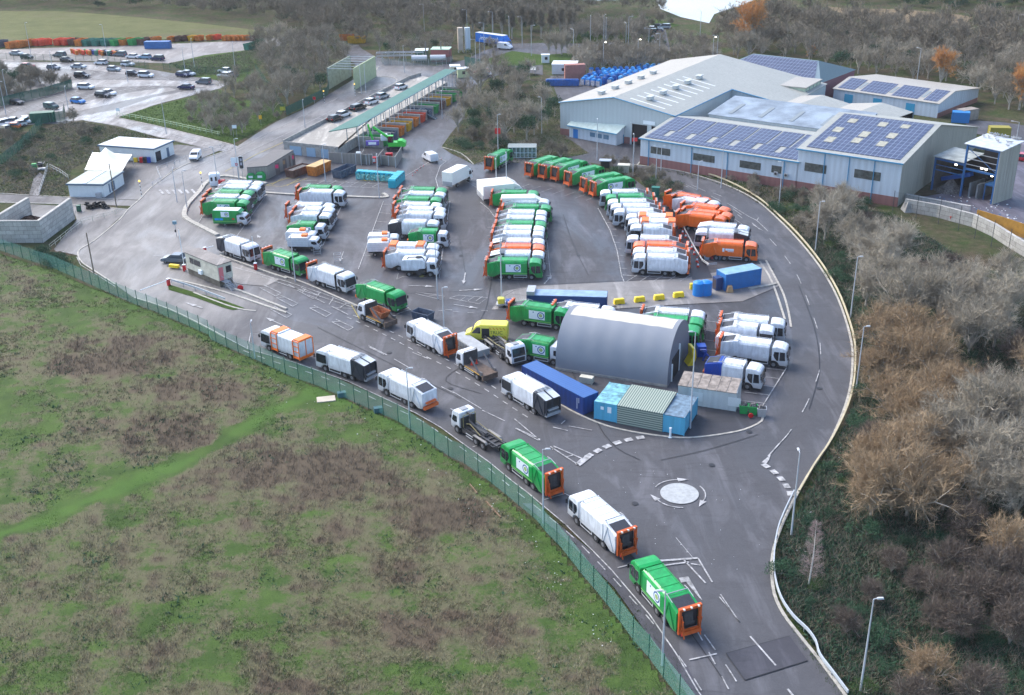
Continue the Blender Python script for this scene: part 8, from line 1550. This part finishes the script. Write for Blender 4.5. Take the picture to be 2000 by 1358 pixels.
cover('dock_leaves', [FIELD], 1.1, .3, .075, LEAFD, 19, 1.6, 5, filt=lambda P, rg: (pn(P, 1.8, 33)+rg.normal(0,.3,len(P)) > .55)&(dpath(P) > 2)&(P[:,1] < 150))
field_blades('grass_tufts', 15, lambda w_: np.clip(.2+.12*w_, .1, .35), .03, 1, 6, lambda w_, rg: w_ < .8, .8)
field_blades('dead_weeds', 9, lambda w_: np.clip(.28+.16*w_, .25, .75), .022, 2, 7, lambda w_, rg: w_ > rg.uniform(-.1,.5,len(w_)), .9)
# thicket floor and other banks
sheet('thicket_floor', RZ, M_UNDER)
V1 = [(1514,1110),(1530,1050),(1570,985),(1600,925),(1640,860),(1672,790),(1685,700),(1675,640),(1640,565),(1600,505),(1560,455),(1610,400),(1740,420),(1900,520),(2010,560),(2150,700),(2200,1000),(2200,1420),(1700,1420),(1655,1345),(1605,1280),(1560,1220),(1525,1165)]
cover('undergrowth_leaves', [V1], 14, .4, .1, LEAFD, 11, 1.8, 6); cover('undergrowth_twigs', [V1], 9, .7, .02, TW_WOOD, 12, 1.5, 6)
cover('verge_grass', [[(1505,1110),(1514,1050),(1545,985),(1600,905),(1640,850),(1670,790),(1620,900),(1560,1000),(1535,1060),(1525,1150),(1570,1240),(1660,1370),(1640,1370),(1560,1250),(1515,1180)], [(1060,995),(1175,1092),(1240,1175),(1330,1300),(1390,1395),(1350,1400),(1250,1260),(1150,1135),(1050,1020)]], 16, .2, .03, LEAFG, 13, .8, 6)
BANKS = [[(0,250),(70,262),(130,236),(210,246),(300,266),(340,280),(215,300),(140,330),(130,386),(60,383),(0,378)], [(232,229),(290,212),(370,192),(430,178),(545,232),(490,262),(456,281)], [(862,288),(905,232),(960,150),(1092,200),(1098,262),(1150,300),(1060,318),(925,322)], [(1380,355),(1430,370),(1500,410),(1560,460),(1620,400),(1750,420),(1560,370),(1250,325)], [(0,478),(60,488),(152,504),(185,534),(258,584),(107,532)],[(330,124),(500,96),(520,110),(500,140),(380,150)]]
cover('bank_grass', [BANKS[0], BANKS[2], BANKS[3], BANKS[5]], 3.5, .3, .05, TW_WOOD, 14, 1.0, 5); cover('bank_green_grass', BANKS, 2.5, .22, .05, LEAFG, 15, 1.0, 5)
low = leaf_proto('low_shrub', 61, 1.7, 1.7, 900, .16, TW_WOOD, False, .7, 10); lowb = tree_proto('twiggy_shrub', gen_crown(62, 2.6, 1.9, 8, 5, 6, 9, .02, .5, 1.3, .05), BARK, TW_WOOD)
for c in (low, lowb): c['category'] = 'shrub'
def shrubs(poly, n, lab, grp, seed, s0=.6, s1=1.1, mind=1.8, pr=None):
    q = random.Random(seed)
    for x, y in scatter(poly, n, q, mind): place((pr or (low, lowb, lowb, sh[0]))[q.randrange(len(pr or (0,0,0,0)))], (x, y, -.1), q.random()*6, lab, grp, q.uniform(s0, s1))
shrubs([(1180,322),(1240,335),(1290,350),(1338,388),(1320,398),(1280,380),(1240,352),(1190,338)], 22, 'brown twiggy shrub on the bed between the green and orange lorries', 'shrubs between the lorry rows', 1)
shrubs([(1400,352),(1440,362),(1500,400),(1550,445),(1590,480),(1610,400),(1750,408),(1560,378),(1420,348)], 34, 'brown twiggy shrub on the bank below the solar halls', 'shrubs below the solar halls', 2)
shrubs([(60,488),(105,502),(130,525),(95,520),(70,505)], 7, 'dark green shrub growing through the fence by the block bunker', 'shrubs by the bunker', 3, .7, 1.1, 1.5, (sh[0], sh[1])); shrubs([(0,280),(60,262),(120,245),(200,255),(150,300),(120,330),(0,370)], 26, 'brown shrub on the left bank', 'shrubs on the left bank', 4, .5, 1.0)
shrubs([(0,140),(60,150),(110,158),(140,170),(90,186),(40,196),(0,208)], 26, 'dense brown shrub behind the palisade at the left of the car park', 'shrubs behind the palisade', 5, 1.2, 1.9); shrubs([(0,260),(40,262),(60,275),(30,300),(0,315)], 10, 'shrub below the scrap compound', 'shrubs below the scrap compound', 6)
place(lowb, G(145,240), 0, 'round brown shrub at the corner of the scrap compound', None, 1.3)
# mid-ground trees
mid = [tree_proto('bare_tree', gen_crown(90+i, 8, 4.4, 8, 5, 6, 9, .026, .9), BARK, TW_WOOD) for i in range(3)]; midg = tree_proto('bare_tree', gen_crown(95, 8, 4.6, 8, 5, 7, 10, .026, .9), BARK, TW_GREY)
ever = leaf_proto('ivy_tree', 70, 6.5, 3.2, 1500, .5, LEAFD, True, .9, 24); pop = tree_proto('poplar_tree', gen_crown(99, 12, 2.0, 10, 6, 6, 10, .04, 1.4, .35, .12), BARK, TW_WOOD)
def woods(poly, n, lab, grp, seed, mind, s0=.8, s1=1.2, pr=None, cap=None):
    q = random.Random(seed); out = scatter(poly, n, q, mind)
    for x, y in out: p = pr or (mid[0], mid[1], mid[2], mid[0], mid[1], midg, ever); place(p[q.randrange(len(p))], (x, y, -.1), q.random()*6, lab, grp, q.uniform(s0, s1))
    return len(out)
woods([(905,205),(935,160),(990,150),(1060,155),(1090,200),(1098,262),(1092,300),(1000,292),(905,272),(880,268),(895,240)], 30, 'bare grey tree on the mound left of the pale hall', 'trees on the mound', 31, 5, .75, 1.15, (midg, midg, mid[0], ever)); shrubs([(880,275),(920,262),(1000,280),(1090,300),(1100,312),(1000,300),(900,292)], 24, 'low shrub at the foot of the mound', 'shrubs at the foot of the mound', 8, .8, 1.4, 1.6, (low, sh[0], lowb))
woods([(375,215),(420,190),(455,165),(500,170),(540,205),(545,232),(500,258),(456,270),(400,258),(370,240)], 46, 'bare bush in the clump at the green bank', 'bushes at the green bank', 32, 2.6, .5, .75, (mid[0], midg, mid[1], lowb))
woods([(500,100),(560,85),(660,85),(690,120),(660,150),(645,175),(600,200),(560,215),(530,175),(505,135)], 46, 'bare tree in the wood between the footpath and the access road', 'trees by the footpath', 33, 4.8, .75, 1.15)
woods([(725,100),(770,90),(890,85),(890,100),(830,112),(760,115)], 16, 'dark tree behind the pipework compound', 'trees behind the compound', 34, 5, .6, .9, (ever, mid[0], mid[1])); woods([(925,90),(945,85),(980,105),(960,115),(930,118)], 5, 'brown bush on the roundabout approach', 'bushes at the roundabout', 35, 3.5, .4, .55, (mid[2], lowb))
tplace(shg, 921, 112, 1.8, 'bright yellow green shrub beside the silos', None)
woods([(1110,64),(1250,60),(1262,82),(1150,84),(1100,84)], 48, 'small bare tree beside the distant dual road', 'trees beside the distant road', 41, 3.2, .6, .95, (mid[0], mid[1], ever, mid[2]))
woods([(1120,118),(1200,112),(1390,118),(1396,132),(1290,140),(1140,146)], 48, 'slender bare tree in the belt behind the bale yard', 'trees behind the bale yard', 36, 3.6, .6, .95, (mid[0], mid[1], mid[2], midg)); woods([(1230,78),(1300,82),(1380,88),(1420,110),(1390,118),(1300,108),(1240,104)], 22, 'bare tree beside the distant lane', 'trees beside the distant lane', 37, 4.5, .5, .75)
for i, (x, y) in enumerate(((1072,108),(1086,106),(1097,108),(1108,105))): tplace(midg, x, y, .85, 'pale slender tree on the distant roundabout, '+('far left','second from left','third from left','far right')[i], 'trees on the roundabout', sz=1.1)
bo = tree_proto('orange_tree', gen_crown(102, 10, 4.4, 8, 6, 8, 11, .035, 1.0, .7, .15), BARK, TW_BRIGHT)
tplace(bo, 1466, 100, 1.75, 'tall bright orange bare tree in the wood behind the hipped hall', 'orange trees'); tplace(bo, 1835, 172, 1.15, 'smaller bright orange bare tree behind the solar unit', 'orange trees'); tplace(bo, 1990, 215, 1.2, 'orange bare tree at the right edge', 'orange trees'); tplace(bo, 1585, 118, .5, 'small rusty orange bush behind the hipped hall', 'orange trees'); tplace(midg, 1462, 118, 1.15, 'grey bare tree in front of the tall orange tree', None)
woods([(1420,120),(1560,118),(1640,140),(1700,150),(1880,168),(1990,190),(2080,200),(2080,150),(1900,130),(1650,105),(1440,100)], 70, 'bare tree in the wood directly behind the halls', 'trees behind the halls', 38, 5.2, .8, 1.15)
woods([(1890,200),(2080,235),(2080,190),(1990,180),(1900,178)], 12, 'tree at the right edge beyond the solar unit', 'trees at the right edge', 39, 5, .8, 1.1)
# far wood: one mass of crowns
def far_wood(name, polys, seed, mind, m, H=9, Rr=5, n3=4, nt_=6):
    q = random.Random(seed); rg = np.random.default_rng(seed); cr = []
    for i in range(4):
        tr, V = gen_crown(seed*7+i, H, Rr, 7, 4, n3, nt_, .06, 1.5); cr.append(V)
    out = []
    for poly, n in polys:
        for x, y in scatter(poly, n, q, mind):
            V = cr[q.randrange(4)]; a = q.random()*6.28; s = q.uniform(.75,1.25); M_ = np.array([[math.cos(a)*s, -math.sin(a)*s, 0],[math.sin(a)*s, math.cos(a)*s, 0],[0,0,s*q.uniform(.85,1.2)]], np.float32); out.append(V@M_.T+np.array([x, y, -.3], np.float32))
    V = np.concatenate(out); o = fast(name, V, np.arange(len(V)).reshape(-1,3), m); return tag(o, kind='stuff')
FW = [([(-60,-20),(-60,14),(100,16),(260,24),(420,38),(560,58),(640,62),(640,20),(600,-20)], 230), ([(560,55),(640,90),(740,95),(880,82),(960,66),(1080,70),(1120,60),(1115,30),(1100,-20),(600,-20)], 250), ([(1395,90),(1420,95),(1600,105),(1800,125),(2080,150),(2080,62),(1900,72),(1700,66),(1580,56),(1500,42),(1450,50),(1400,75)], 360), ([(1500,-25),(1600,6),(1750,14),(1900,22),(2080,36),(2080,-25)], 120)]
FW.append(([(1118,22),(1180,12),(1290,24),(1300,34),(1200,26),(1120,40)], 26))
far_wood('far_wood', FW, 5, 5.6, TW_WOOD)
def far_leaf(name, polys, seed, mind, m):
    q = random.Random(seed); pr = leaf_proto('ivy_tree', 71, 6.0, 3.6, 700, .8, m, True, .9, 20); base = np.array([tuple(v.co) for v in kids(pr)[0].data.vertices], np.float32)
    for c in list(pr.children): bpy.data.objects.remove(c)
    bpy.data.objects.remove(pr); out = []
    for poly, n in polys:
        for x, y in scatter(poly, n, q, mind): a = q.random()*6.28; s = q.uniform(.6,1.2); M_ = np.array([[math.cos(a)*s,-math.sin(a)*s,0],[math.sin(a)*s,math.cos(a)*s,0],[0,0,s*.8]], np.float32); out.append(base@M_.T+np.array([x,y,-.2], np.float32))
    V = np.concatenate(out); return tag(fast(name, V, np.arange(len(V)).reshape(-1,3), m), kind='stuff')
far_leaf('far_evergreens', [(FW[0][0], 22), (FW[1][0], 40), (FW[2][0], 30), (FW[3][0], 60)], 8, 5, LEAFD)
for i, (x, y) in enumerate([(905+i*19, 70+(i%3)*3) for i in range(12)]): tplace(pop, x, y, 1.0, f'tall slim poplar, {NTH[i]} from the left in the line above the distant road', 'poplars above the road')
shrubs([(1250,40),(1300,42),(1330,52),(1280,56)], 8, 'shrub beside the lakeside parking', 'shrubs beside the lakeside parking', 11, .8, 1.6, 3)
hz = MB().b2(-900,900,-60,1500,-1.2,CH+2); 
hm = bpy.data.materials.new('haze_air'); hm.use_nodes = True; hn = hm.node_tree; hn.nodes.remove(hn.nodes['Principled BSDF']); pv = hn.nodes.new('ShaderNodeVolumePrincipled'); pv.inputs['Density'].default_value = .0001; pv.inputs['Color'].default_value = (.93,.94,.97,1)
hn.links.new(pv.outputs[0], hn.nodes['Material Output'].inputs['Volume']); tag(hz.obj('haze', hm), kind='stuff')
